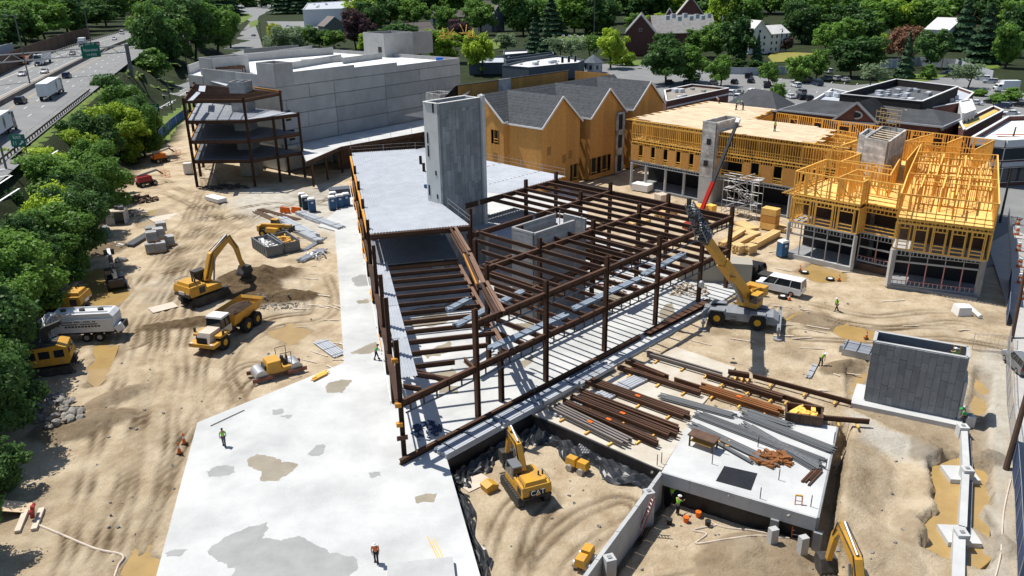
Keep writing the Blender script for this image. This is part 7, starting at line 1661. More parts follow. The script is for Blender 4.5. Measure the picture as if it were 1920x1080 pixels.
tb0=G(1318,838);t_=thing('work_table','dark wooden work table with shelves on the basement deck','table',tb0,rad(-38));MB().box(-1.2,-.6,1.0,1.2,.6,1.1).build('tabletop',M_wood_d,t_);MB().box(-1,-.45,.45,1,.45,.52).build('shelf',M_lum,t_)
for x in(-1,1):
 for y in(-.5,.5):MB().box(x-.06,y-.06,0,x+.06,y+.06,1).build('leg',M_wood_d,t_)
def bars(name,label,px0,px1,n,w,sec,cat='rebar bundle',z=0.03,group='steel lying on the deck and pad',layers=1,fz=0):
 a,b=G(*px0,fz),G(*px1,fz);r=site(name,label,cat,lerp(a,b,.5),group);d=(b-a).normalized();s=Vector((-d.y,d.x,0));h=.3
 for l in range(layers):
  for k in range(n):
   o=s*(w*((k+.5)/n-.5))+s*R.uniform(-.04,.04);e=d*R.uniform(-.5,.5)
   stick('bar',sec,a+o+e+vec(0,0,z+l*.12+.06),b+o+e*.6+vec(0,0,z+l*.12+.06),r)
 return r
rbs=section('C',.10,.10,M_reb)
for i,(a,b,n,w,lb)in enumerate((((1300,800),(1452,872),9,.9,'long rebar bundle nearest the work table'),((1310,780),(1540,868),12,1.2,'longest rebar bundle across the middle of the basement deck'),((1392,780),(1560,846),10,1.1,'grey rebar bundle below the timber bin'),((1395,800),(1535,882),10,1.2,'rebar bundle ending at the small rusty bars'),((1297,806),(1410,870),3,.3,'thin pair of dark pipes lying beside the work table'),((1240,745),(1375,782),8,.9,'flat grey rebar bundle at the upper corner of the deck'),((1395,772),(1480,800),8,.9,'short rebar bundle beside the timber bin'))):bars('rebar_bundle',lb,a,b,n,w,rbs,layers=2)
bars('steel_bars','four short rusty bars near the right edge of the basement deck',(1512,905),(1536,880),4,.8,section('R',.14,.14,M_rust),'steel bars')
# rusty beams laid out on the sandy pad and beyond
pbI=section('I',.2,.46,M_rust,.04);pbS=section('I',.2,.40,mat('silver_rust',(.22,.19,.17),.6,.2,var=.3,vscale=1),.04);pbO=section('I',.22,.45,mat('orange_rust',(.22,.085,.025),.7,var=.3,vscale=1),.04)
for a,b,n,w,sc_,lb in(((1040,770),(1178,838),4,1.4,pbS,'row of silvery brown beams along the pit edge of the pad'),((1058,762),(1232,838),3,.9,pbI,'row of dark beams second from the pit edge'),((1080,752),(1262,824),4,1.3,pbI,'row of dark beams in the middle of the pad'),((1090,742),(1275,812),2,.7,pbI,'pair of long dark beams behind the middle row'),((1108,722),(1290,788),4,1.2,pbI,'tall row of rusty beams in the upper half of the pad'),((1155,694),(1310,744),2,.7,pbI,'pair of dark beams at the back of the pad'),((1175,684),(1248,714),2,.6,pbI,'short dark beams by the slab corner'),((1208,668),(1350,710),2,.9,pbS,'long box of pale topped rusty beams on the dirt behind the pad'),((1256,716),(1312,734),1,.4,pbI,'single short rusty beam on the dirt'),((1312,732),(1462,780),4,1.2,pbO,'stack of orange rusty beams leading to the timber bin'),((1330,712),(1470,756),2,.8,pbI,'dark girder with stub plates behind the orange beams'),((1412,712),(1596,762),1,.5,pbI,'single long dark beam pointing at the block chamber'),((1400,728),(1545,776),1,.6,pbI,'dark beam passing behind the timber bin'),((1505,788),(1624,798),1,.4,pbI,'black painted beam with a blue band on the deck edge'),((1372,706),(1408,712),2,.5,pbI,'pair of very short dark beams in the crane boom shade')):
 r=bars('beam_stack',lb,a,b,n,w,sc_,'steel beams',.35,'beams laid out on the pad',1,-.06);p_,q_=G(*a,-.06),G(*b,-.06);d=(q_-p_).normalized();s=Vector((-d.y,d.x,0))
 for t in(.2,.55,.85):MB().bar(lerp(p_,q_,t)-s*(w/2+.5)+vec(0,0,.1),lerp(p_,q_,t)+s*(w/2+.5)+vec(0,0,.1),.15,.16).build('timber_bearer',M_lum,r)
 if n>2:MB().cbox(lerp(p_,q_,.5)+vec(0,0,.68),(.5,.3,.02),ang(p_,q_)).build('orange_mark',M_org,r)
bundle('pale deck sheets at the pad edge under the silvery beams',B(13.5,-5,0),B(19,-5,0),1.6,.25,5,'deck sheets stacked along the slab front');bundle('pale deck sheets lying behind the silvery beams on the pad',B(19,-6,0),B(25,-6.5,0),1.6,.2,5,'deck sheets stacked along the slab front')
# open timber bin, scrap heaps
def skip(label,c,rz,L,Wd,h,m,load,name='skip',cat='skip',n=40,group=None,ht=.15):
 r=thing(name,label,cat,c,rz,group);MB().box(-L/2,-Wd/2,.1,L/2,Wd/2,.25).build('floor',m,r)
 for s in(-1,1):
  MB().box(-L/2,s*Wd/2-.06,.1,L/2,s*Wd/2+.06,h).build('side',m,r);MB().box(s*L/2-.06,-Wd/2+.07,.1,s*L/2+.06,Wd/2-.07,h-.02).build('end',m,r)
  for k in range(int(L/.8)):MB().box(-L/2+.4+k*.8,s*(Wd/2+.1)-.05,.15,-L/2+.5+k*.8,s*(Wd/2+.1)+.05,h-.05).build('rib',m,r)
  MB().box(-L/2,s*Wd/2-.1,h,L/2,s*Wd/2+.1,h+.08).build('rim',m,r)
 lo=MB()
 for k in range(n):lo.cbox((R.uniform(-L/2+.6,L/2-.6),R.uniform(-Wd/2+.4,Wd/2-.4),h*R.uniform(.45,.85)),(R.uniform(.3,1.5),R.uniform(.1,.4),R.uniform(.05,.3)),R.uniform(0,3),0,R.uniform(-.5,.5))
 lo.build('scrap_load',load,r,kind='stuff');return r
M_skp=mat('grimy_grey_paint',(.15,.16,.165),.7,var=.25,vscale=1)
p,q=GG(484,458),GG(522,484);skip('long grey skip with white scrap, left of the pair',lerp(p,q,.5),ang(p,q),6.0,2.4,1.6,M_skp,M_trim,group='skips on the dirt');p,q=GG(518,450),GG(556,478);skip('grey skip heaped with timber scrap, right of the pair',lerp(p,q,.5),ang(p,q),5.6,2.3,1.6,M_skp,M_lum,group='skips on the dirt',n=60)
skip('dark open timber bin full of scrap wood by the orange rusty beams',G(1506,786),rad(-18),3.0,1.9,.9,M_wood_d,M_lum,'scrap_bin','bin',50)
def heap(name,label,cat,px,py,rx,ry,h,n,m,size,kind='box',z=0,stuff=True):
 mb=MB();c=G(px,py,z)
 for k in range(n):
  a,f=R.uniform(0,6.28),math.sqrt(R.random());s=size*R.uniform(.5,1.4);mb.cbox((math.cos(a)*f*rx,math.sin(a)*f*ry,(1-f)*h+s*.2),(s*R.uniform(1,2.4),s*.5,s*.35),R.uniform(0,3),0,R.uniform(-.4,.4))
 o=bld(name,mb,m,label,cat,c);o['kind']='stuff';return o
heap('formwork_heap','heap of orange rusty formwork clamps on the basement deck','scrap heap',1448,862,1.6,1.1,.35,70,pbO.materials[0],.4);heap('timber_offcuts','small scatter of pale wood offcuts beside the work table','offcuts',1362,830,.8,.7,.1,26,M_lum,.25)
heap('debris_heap','dark mess of offcuts and bags in the shade under the left steel frame','debris',420,352,5,1.4,.5,60,M_grim,.5,z=-.1);heap('debris_heap','white torn sheets and rubbish beside the skips','debris',596,478,1.6,1.8,.3,40,M_rail,.4,z=-.1);heap('debris_heap','scatter of crumpled tools and cable at the foot of the corner column','debris',800,808,1.4,1.6,.2,50,M_nv,.3);heap('debris_heap','brown brush and timber rubble at the edge of the trees below the red boom lift','debris',262,376,3,2,.8,70,M_wood_d,.6,z=-.1);heap('debris_heap','white torn bags beside the pale pipe pile','debris',212,462,2,1.2,.3,40,M_trim,.4,z=-.1);heap('debris_heap','brown rubble and planks above the trench box','debris',250,400,2.4,1.6,.5,50,M_cream,.5,z=-.1);heap('debris_heap','red and pale site rubbish on the slab behind the front columns at the right','debris',1292,545,2.4,2.4,.35,60,M_cream,.4);heap('debris_heap','pallet of rolls and boxes on the slab under the steel in the middle','debris',1150,540,3,2,.4,40,M_rfr,.4)
bk_=site('block_chamber','dark open topped block chamber standing on a pale footing','chamber',G(1710,740));ca,cb_=vec(32.79,65.15,0),vec(39.38,61.58,0);cd=(cb_-ca).normalized();cn=Vector((cd.y,-cd.x,0));cw_=(cb_-ca).length
n=13
for k in range(n):
 rg=random.Random(k*3+1);z=-.3;x0=cw_*k/n
 while z<5.65:
  h=rg.choice((.9,1.4,2.0,2.6));z1=min(5.7,z+h);o=cn*rg.uniform(0,.03)
  if 5.7-z1<.3:z1=5.7
  MB().bar(ca+cd*(x0+.01)+o+vec(0,0,(z+z1)/2),ca+cd*(x0+cw_/n-.01)+o+vec(0,0,(z+z1)/2),.2,z1-z-.02).build('face_block',M_dkb,bk_);z=z1
DPT=2.5;corners=[ca-cn*.12,cb_-cn*.12,cb_-cn*DPT,ca-cn*DPT]
for i in range(4):wallseg(bk_,'wall',corners[i],corners[(i+1)%4],-.5,5.7,.2,M_dkb if i!=1 else M_conc);wallseg(bk_,'cap',corners[i],corners[(i+1)%4],5.7,5.78,.3,M_conc)
MB().prism([tuple((ca-cn*3.2-cd*1)[:2]),tuple((cb_-cn*3.2+cd*.8)[:2]),tuple((cb_+cn*1.1+cd*.6)[:2]),tuple((ca+cn*1.1-cd*1.1)[:2])],-.9,-.3).build('footing',M_slab,bk_)
wallseg(bk_,'side_wall',cb_+cd*.25,cb_+cd*.25-cn*2.6,-.5,3.4,.25,M_conc)
ld_=thing('ladder','short timber ladder inside the block chamber','ladder',cb_-cn*1.2-cd*.9+vec(0,0,3.0),ang(ca,cb_))
def ladderparts(r,L,w,m,lean=.25,step=.32):
 for s in(-w/2,w/2):MB().bar((s,0,0),(s*.85,lean*L,L),.07,.09).build('rail',m,r)
 for k in range(1,int(L/step)):t=k*step/L;MB().bar((-w/2,lean*L*t,k*step),(w/2,lean*L*t,k*step),.05,.05).build('rung',M_trim,r)
ladderparts(ld_,3.2,.6,M_lum,.05)
l2=thing('ladder','orange step ladder leaning on the basement deck edge','ladder',G(1490,1018,-2.9)+vec(0,0,0),rad(-14));ladderparts(l2,3.6,.55,M_org,.25);MB().bar((-.25,.9,3.62),(.25,.9,3.62),.12,.1).build('top_cap',PT['yellow'],l2)
l3=thing('ladder','faded red ladder leaning on the retaining wall','ladder',G(1200,1000,-2.9),rad(-75));ladderparts(l3,3.2,.45,mat('faded_red',(.28,.10,.09)),.3)
for i,(x,y)in enumerate(((1446,1030),(1502,1046))):c=G(x,y,-2.9);o=bld('concrete_pier',MB().cbox((0,0,.8),(.62,.5,2.2),.3),M_conc,('grey concrete pier left of the orange step ladder','grey concrete pier right of the orange step ladder')[i],'pier',c)
# strip footing and pads down the right side
fw=site('footing_wall','long pale footing wall running along the trench at the right','wall',G(1815,900));f0,f1=G(1808,800,.1),G(1796,1120,.1)
for a,b,w in((f0,G(1812,870,.1),.5),(G(1812,870,.1),G(1806,985,.1),.5),(G(1800,985,.1),f1,.75)):MB().bar(a+vec(0,0,-.6),b+vec(0,0,-.6),w,1.1).build('wall_section',M_slab,fw);MB().bar(a+vec(.42,0,-.9),b+vec(.42,0,-.9),.45,.5).build('ledge',M_dkb,fw)
for x,y in((1806,800),(1814,880),(1804,1000),(1818,780)):c=G(x,y,.2);q=MB().cbox(c+vec(0,0,-.5),(.8,.8,1.2),-.1).build('pedestal',M_slab,fw);MB().cbox(c+vec(0,0,.13),(.28,.28,.08),-.1).build('pocket',M_concd,q)
for i,(x,y)in enumerate(((1800,890),(1798,1005))):bld('footing_pad',MB().cbox((0,0,0),(2.3,2.0,.4),-.1),M_slab,('square footing pad in the upper half of the trench water','square footing pad in the lower half of the trench water')[i],'footing',G(x,y,-.8))
# deck sheets, plates, props, cones, tyres
bundle('stack of bluish deck sheets left of the block chamber',G(1578,655,-.2),G(1640,668,-.2),2.6,.7,8,'bundles of metal deck on the dirt','deck_bundle',M_gal);bundle('small bundle of silver channels on the dirt left of the block chamber',G(1515,710,-.2),G(1528,686,-.2),.5,.15,4,'bundles of metal deck on the dirt')
for i,(a,b,w,h,lb)in enumerate((((528,412),(590,445),1.6,.5,'long silver deck stack between the skips and the toilets'),((560,400),(640,430),1.5,.5,'silver deck stack nearest the blue toilets'),((535,425),(600,456),1.2,.6,'silver deck stack behind the yellow telehandler'),((575,408),(610,420),1.2,.3,'flat silver deck stack in front of the toilets'),((600,640),(640,668),1.6,.1,'loose silver deck sheet on the dirt beside the white slab'))):bundle(lb,G(*a,-.15),G(*b,-.15),w,h,6,'bundles of metal deck on the dirt')
for i,(a,b,n,w,l,sc_,lb)in enumerate((((565,490),(606,470),7,1.3,4,section('C',.22,.22,M_gal),'pile of grey pipes beside the right skip'),((570,470),(608,446),4,.9,2,section('C',.2,.2,M_gal),'small pile of grey pipes above the larger pipe pile'),((243,462),(280,440),8,1.5,4,section('C',.2,.2,M_reb),'dark pipe pile beside the block pallets'),((196,428),(206,446),7,1.2,4,section('C',.2,.2,M_gal),'pale pipe pile below the concrete trench box'),((487,392),(560,412),3,1.0,1,section('R',.3,.3,M_rust),'rusty beams by the orange barriers near the toilets'),((480,396),(530,420),4,1.2,1,section('R',.25,.25,M_wood_d),'brown timbers above the yellow telehandler'))):bars('pipe_pile' if 'pipe' in lb else 'timber_row',lb,a,b,n,w,sc_,'pipes' if 'pipe' in lb else 'beams',-.15,'long stock lying on the dirt',l,-.15)
o=bld('pipe_ends',MB(),M_gal,'x','pipes')if 0 else None
pp=site('pipe_pile','pyramid of grey pipe ends beside the black sheet in the pit','pipes',G(1092,842,-1.5));
for j in range(4):
 for k in range(4):q=G(1086+k*5+j*2,836+j*5,-1.0-.1*j);stick('pipe',section('C',.2,.2,M_rail),q,q+vec(.5,1.4,0),pp)
tp=[MB(),0][0];rg=random.Random(4)
def tarp(pts,z0,z1,wid):
 L_=len(pts)*14;vs=[];line=smooth_line([tuple(p)for p in pts],14);nn_=9
 for i,(x,y)in enumerate(line):
  j=min(i+1,len(line)-1);k=max(i-1,0);dx,dy=line[j][0]-line[k][0],line[j][1]-line[k][1];l=math.hypot(dx,dy);n_=(dy/l,-dx/l)
  for m in range(nn_):t=m/(nn_-1);w=t*wid*(1+.35*math.sin(i*.7));vs.append((x+n_[0]*w+rg.uniform(-.06,.06),y+n_[1]*w,lerp(z0,z1,t**.6)+.16*math.sin(i*2.1+m*1.3)+rg.uniform(-.10,.12)))
 tp.add(vs,[(i*nn_+m,i*nn_+m+1,(i+1)*nn_+m+1,(i+1)*nn_+m)for i in range(len(line)-1)for m in range(nn_-1)])
tarp([G2(912,1110),G2(878,990),G2(840,868)][::-1][::-1],-.9,-1.7,1.0);tarp([G2(844,872),tuple(B(6,-3.3)[:2]),tuple(B(12.2,-3.5)[:2])],-1.1,-1.72,1.3);tarp([tuple(B(12.6,-4)[:2]),tuple(B(12.7,-10)[:2]),tuple(B(12.9,-16.6)[:2])],-1.0,-1.7,1.7)
bld('black_sheet',tp,mat('black_plastic_sheet',(.028,.03,.034),.4,var=.3,vscale=2,spec=.5),'crumpled black plastic sheet lining the edges of the sandy pit','plastic sheet')
for x,y,s,lb in((890,905,1.6,'pale steel plate on the sand beside the cat excavator'),(306,577,2.0,'pale steel plate on the dirt left of the yellow excavator'),(310,408,3.2,'pale trench plate beside the small ochre pool'),(1555,518,1.5,'plywood sheet lying in the muddy puddle')):bld('steel_plate' if 'steel' in lb else 'plate',MB().cbox((0,0,.05),(s*1.5,s,.05),.7),M_cream,lb,'plate',GG(x,y))
bc=GG(918,918,-1.8);bld('bucket_attachment',MB().side([(-.5,0),(-.6,.6),(0,.8),(.6,.5),(.5,.1)],-.5,.5),PT['yellow'],'small yellow digger bucket lying on the sand in the pit','digger bucket',bc,.6)
def cone(px,py,lb,z=-.2,h=.8):
 r=thing('traffic_cone',lb,'cone',G(px,py,z),0,'orange cones');MB().box(-.22,-.22,0,.22,.22,.05).build('base',M_tyre,r);MB().cyl((0,0,.05),(0,0,h),.17,10,.04).build('cone',M_org,r);MB().cyl((0,0,h*.5),(0,0,h*.68),.115,10,.085).build('band',M_trim,r)
for x,y,lb in((1480,563,'orange cone behind the white van'),(1573,526,'orange cone beside the tyres by the puddle'),(1500,508,'orange cone at the left of the muddy puddle'),(337,850,'tall orange cone at the left edge of the white slab, lower one'),(346,832,'tall orange cone at the left edge of the white slab, upper one'),(1624,634,'orange cone behind the block chamber')):cone(x,y,lb,-.2,1.1 if 'tall' in lb else .85)
for x,y,lb in((1508,514,'black tyre at the left of the muddy puddle'),(1556,527,'black tyre with a white rim beside the orange cone'),(1467,560,'flat dark tyre lying behind the white van')):
 r=thing('tyre',lb,'tyre',GG(x,y)+vec(0,0,.05),0,'loose tyres');MB().cyl((0,0,0),(0,0,.35),.55,14).build('tyre_ring',M_tyre,r);MB().cyl((0,0,.3),(0,0,.36),.3,12).build('rim',M_trim,r)
 # portable toilets
def toilet(label,px,py,m,rz):
 r=thing('portable_toilet',label,'toilet',G(px,py,-.1),rz,'portable toilets');MB().box(-.58,-.58,.1,.58,.58,2.1).build('body',m,r);MB().taper(-.62,.62,-.62,.62,2.1,.12,.12,.12,2.35).build('roof',M_trim,r);d=MB().box(-.42,-.62,.2,.42,-.585,1.95).build('door',m,r);MB().box(-.2,-.64,1.5,.2,-.622,1.8).build('notice',M_trim,d);MB().box(-.6,-.6,0,.6,.6,.1).build('skid',M_grim,r)
M_tg=mat('dark_green_plastic',(.02,.055,.06),.5)
for x,y,m,lb in((568,386,M_tg,'dark toilet at the back left of the left trio'),(574,391,M_tg,'dark toilet in the middle of the left trio'),(586,396,M_bl,'blue toilet at the front of the left trio'),(624,392,M_bl,'blue toilet at the left of the right group'),(638,389,M_bl,'blue toilet in the middle of the right group'),(650,386,M_bl,'blue toilet at the right of the right group'),(626,384,M_tg,'dark toilet behind the right group'),(1466,480,M_bl,'blue toilet standing at the corner of the timber building')):toilet(lb,x,y,m,rad(22))
bld('shed_roof',MB().box(-2,-1.2,0,2,1.2,1.6),M_slate,'low dark container behind the blue toilets beside the steel','container',G(640,368,-.1),rad(20));bld('white_cabinet',MB().box(-.8,-.6,0,.8,.6,2.2),M_trim,'white louvred cabinet left of the steel frame columns','cabinet',G(354,325,-.1),.2);bld('white_slab_block',MB().box(-2.2,-.9,0,2.2,.9,.7),M_trim,'long white wrapped block on the pale ground before the left steel frame','wrapped block',G(405,376,-.1),rad(-40))
for x,lb in((535,'orange plastic barrier near the toilets, left one'),(556,'orange plastic barrier near the toilets, right one')):bld('plastic_barrier',MB().taper(-1,1,-.25,.25,0,.1,.1,.15,.9),M_org,lb,'barrier',G(x,398,-.1),rad(-25),'orange barriers')
# trench box, pallets of blocks, boulders
r=thing('trench_box','open grey concrete trench box with drums on its roof at the edge of the trees','trench box',GG(222,418),rad(12));MB().box(-1.5,-1.3,2.1,1.5,1.3,2.3).build('roof',M_cream,r);MB().box(-1.5,1.1,0,1.5,1.3,2.1).build('wall',M_conc,r);MB().box(1.3,-1.3,0,1.5,1.08,2.1).build('wall',M_conc,r);MB().box(-1.5,-1.3,0,-.2,-1.1,2.1).build('wall',M_conc,r);MB().box(-1.5,-1.08,0,-1.3,1.08,2.1).build('wall',M_conc,r)
for i,(x,y)in enumerate(((.2,.2),(.9,-.3),(.6,.7))):o=bld('drum',MB().cyl((0,0,0),(0,0,.55),.45,12),(M_grim,M_reb,M_rail)[i],('dark','grey','pale')[i]+' drum lying on the roof of the trench box','drum',GG(222,418)+RZm(rad(12))@vec(x,y,2.31),0,'drums on the trench box')
def blockpallet(label,p,rz):
 r=thing('block_pallet',label,'block pallet',p,rz,'pallets of grey blocks')
 for k in range(4):
  for j in range(2):MB().box(-.75+.01,-.75+j*.75+.01,.1+k*.32,.75-.01,j*.75-.01,.1+k*.32+.3).build('block_row',M_cmu,r)
 MB().box(-.75,-.75,0,.75,.75,.1).build('pallet',M_lum,r)
for x,y,z,lb in((284,472,0,'grey block pallet at the front left of the stack'),(302,470,0,'grey block pallet at the front middle of the stack'),(318,458,0,'grey block pallet at the front right of the stack'),(285,450,1.4,'grey block pallet raised at the front of the stack'),(298,444,1.4,'grey block pallet raised in the middle of the stack'),(284,441,0,'grey block pallet at the back left of the stack'),(303,432,1.4,'grey block pallet raised at the very back of the stack'),(302,448,0,'grey block pallet in the middle of the bottom layer')):q=G(x,y,-.15);blockpallet(lb,q+vec(0,0,z)if z==0 else G(x,y,1.3),rad(28))
RM=[]
for k in range(5):
 bm=bmesh.new();bmesh.ops.create_icosphere(bm,subdivisions=2,radius=1)
 rgk=random.Random(k);off=[Vector((rgk.uniform(-1,1),rgk.uniform(-1,1),rgk.uniform(-1,1))).normalized()for _ in range(7)]
 for v in bm.verts:
  for o in off:
   e=v.co.dot(o)-.62
   if e>0:v.co-=o*e
 m_=bpy.data.meshes.new('boulder');bm.to_mesh(m_);bm.free();m_.materials.append(M_rock);RM.append(m_)
def rock(p,s,lb,g):o=bpy.data.objects.new('boulder',RM[R.randrange(5)]);COL.objects.link(o);o.location=p;o.scale=(s*R.uniform(.8,1.5),s,s*R.uniform(.6,.9));o.rotation_euler=(R.uniform(-.4,.4),R.uniform(-.4,.4),R.uniform(0,6));tag(o,lb,'boulder',g)
for k in range(75):
 a,f=R.uniform(0,6.28),math.sqrt(R.random());q=GG(108+52*f*math.cos(a),772+32*f*math.sin(a));rock(q+vec(0,0,.9*(1-f)+.05),R.uniform(.18,.5),'grey boulder in the heap beside the drill rig','boulders heaped beside the drill rig')
rock(GG(228,490),1.0,'large flat pale boulder above the telehandler puddle',None)
rk=MB()
for k in range(900):
 a,f=R.uniform(0,6.28),R.random();q=GG(*((512+62*f*math.cos(a),566+16*f*math.sin(a))if k%3 else(R.uniform(180,1700),R.uniform(560,1070))));s=R.uniform(.05,.2);rk.cbox(q+vec(0,0,s*.2),(s*1.4,s,s*.8),R.uniform(0,3),0,R.uniform(-.5,.5),R.uniform(-.5,.5))
rk.build('loose_stones',M_rock,kind='stuff')
sk_=MB()
for k in range(72):
 q=GG(*((R.uniform(1180,1600),R.uniform(580,740))if k%3==0 else(R.uniform(560,650),R.uniform(460,720))if k%3==1 else(R.uniform(1380,1860),R.uniform(470,650))));sk_.cbox(q+vec(0,0,.06),(R.uniform(.6,3.0),R.uniform(.08,.22),.05),R.uniform(-.9,.2))
sk_.build('scattered_planks',M_cream,kind='stuff')
# lumber by the timber building
M_pale=mat('pale_lumber',(.62,.43,.20),.85,var=.15,vscale=1,rnd=.2)
def lumber(label,a,b,w,h,m=M_pale,n=6):
 p,q=G(*a,-.15),G(*b,-.15);d=(q-p).normalized();s=Vector((-d.y,d.x,0));r=site('lumber_stack',label,'lumber stack',lerp(p,q,.5),'lumber stacked before the timber building')
 for k in range(n):
  for l in range(max(1,int(h/.3))):stick('board',section('R',round(w/n*.9,2),.27,m),p+s*w*((k+.5)/n-.5)+d*R.uniform(-.15,.15)+vec(0,0,.2+l*.3),q+s*w*((k+.5)/n-.5)+vec(0,0,.2+l*.3),r)
for a,b,w,h,lb in(((1385,418),(1412,432),2.2,.3,'flat pale truss stack by the scaffold stair'),((1375,430),(1420,442),2.0,.3,'flat pale lumber stack nearest the steel corner'),((1352,462),(1392,436),1.0,.6,'long lumber stack slanting behind the corner column'),((1372,466),(1412,446),.8,.6,'narrow lumber stack second from the corner column'),((1412,466),(1456,442),1.2,.9,'long truss stack slanting toward the blue toilet'),((1455,428),(1478,436),1.6,.6,'truss stack at the foot of the timber building'),((1378,476),(1392,472),1.4,1.2,'short thick bundle of boards, left one'),((1398,476),(1412,472),1.4,1.2,'short thick bundle of boards, right one'),((1180,425),(1215,416),1.4,.6,'lumber pile seen through the steel beams'),((1236,408),(1262,400),2,.9,'pale wrapped lumber under the steel corner')):lumber(lb,a,b,w,h)
for k in range(3):bld('board_crate',MB().cbox((0,0,0),(2.4,1.6,1.05)),(M_ply2,M_osb,M_ply2)[k],('bottom','middle','top')[k]+' crate of boards in the tall stack before the metal studs','crate',G(1442,428,0)+vec(0,0,.5+1.12*k),rad(-42),'crates of boards')
bld('insulation_bale',MB().cbox((0,0,.9),(1.8,1.6,1.8)),M_lum,'yellow wrapped bale by the scaffold stair, left one','bale',G(1312,405,0),.6);bld('insulation_bale',MB().cbox((0,0,.9),(1.2,1.4,1.8)),M_lum,'yellow wrapped bale by the scaffold stair, right one','bale',G(1332,404,0),.6);bld('white_pallet',MB().cbox((0,0,.6),(3.4,2.2,1.2)),M_trim,'white wrapped pallet before the columns of the timber building','pallet',G(1204,356,0),rad(-40));bld('brown_bales',MB().cbox((0,0,.7),(1.8,1.8,1.4)),M_cream,'tan wrapped pallet beside the back corner of the steel','pallet',G(1240,378,0),.5)
bld('site_cabin',MB().box(-4.5,-1.4,0,4.5,1.4,2.7),mat('beige_cabin',(.36,.33,.27),.7),'beige site cabin half hidden behind the front columns of the steel','cabin',G(1345,530,0)+vec(0,1.5,0),rad(-14));bld('white_bag',MB().taper(-.8,.8,-.8,.8,0,.1,.1,.1,1.0),M_trim,'white bulk bag on the dirt right of the timber building','bulk bag',GG(1802,588));bld('white_pipe',MB().cyl((0,0,.25),(0,3.4,.25),.25,10),M_trim,'short white pipe on the dirt right of the timber building','pipe',GG(1838,598),-.1)
bars('timber_row','small heap of boards and poles on the edge of the white slab by the roller',(588,712),(612,700),5,.7,section('R',.12,.1,M_lum),'boards',0,None,2);bars('thin_rod','thin dark rod lying on the white slab beside the walking person',(394,800),(458,770),1,.1,section('R',.05,.05,M_grim),'rod',0,None);bld('slab_upstand',MB().box(-2.2,-1.2,0,2.2,1.2,.5),M_conc,'low concrete upstand on the white slab at the bottom edge','upstand',G(790,1084,0),rad(8))
bars('thin_rod','orange rods scattered on the slab near its bottom right corner',(808,1010),(832,1060),3,.5,section('R',.05,.04,M_lum),'rod',0,None)
# hoses, kerb board, poles
def hose(label,pts,r_,m,z=.04):
 mb=MB();mb.tube([GG(*p)+vec(0,0,z)for p in smooth_line(pts,6)],r_,6);bld('hose',mb,m,label,'hose')
hose('long pale hose crossing the dirt road at the lower left',[(72,985),(120,1005),(180,1030),(230,1042),(222,1062),(212,1090)],.09,M_cream);hose('pale hose snaking over the deep pit floor',[(1480,1010),(1420,1005),(1360,1012),(1305,1020),(1325,1002),(1300,995),(1345,985)],.07,M_cream);hose('pale hose from the sprayer to the heap in the deep pit',[(1330,978),(1360,990),(1410,995),(1470,1008)],.06,M_cream);hose('pale cable lying along the right footpath',[(1895,900),(1882,960),(1876,1040),(1864,1090)],.06,M_cream)
vp=thing('valve_pipes','red valve stand on timber blocks at the lower left','valve',GG(62,975),.3);MB().cyl((0,0,.2),(.2,0,1.2),.16,8).cyl((.1,-.5,.9),(.1,.7,.9),.13,8).build('pipe',PT['red'],vp);MB().box(-.9,-1.4,0,-.5,1.2,.25).box(.2,-1.5,0,.6,1.1,.25).build('timber_blocks',M_cream,vp)
bld('plywood_board',MB().cbox((0,0,.5),(2.6,1.4,.05),.4,0,.4),M_ply,'grey plywood board leaning under the trees at the lower left','board',GG(28,960))
for i,(x,y,c_,lb)in enumerate(((1286,978,M_org,'orange bucket in the deep pit'),(1255,982,M_dark,'black bucket left of the orange bucket'),(1327,985,M_dark,'black bucket right of the orange bucket'),(1309,968,M_org,'tipped orange bucket by the basement wall'),(798,352,M_bl,'blue bucket on the bright roof deck'))):bld('bucket',MB().cyl((0,0,0),(0,0,.45),.2,10,.24),c_,lb,'bucket',G(x,y,-2.85 if i<4 else L2+.08),0,'buckets')
def pole(label,px,py,h,r0=.16,m=M_pole,arm=None,cat='pole',name='utility_pole',z=0,lean=(0,0)):
 p=G(px,py,z)if z else GG(px,py,2.0 if px<300 else 0,6);r=thing(name,label,cat,p);MB().cyl((0,0,0),(lean[0],lean[1],h),r0,8,r0*.7).build('shaft',m,r)
 if arm=='cross':MB().bar((-1.3,0,h-.6),(1.3,0,h-.6),.1,.12).build('crossarm',m,r);MB().cyl((.4,.2,h-2),(.4,.2,h-1.1),.28,8).build('transformer',M_rail,r)
 if arm=='lamp':MB().bar((0,0,h),(-2.2,0,h+.4),.1,.1).build('arm',m,r);MB().cbox((-2.4,0,h+.35),(.7,.3,.15)).build('lamp',M_rail,r)
 return r
M_lp=mat('light_pole_grey',(.12,.125,.13),.6)
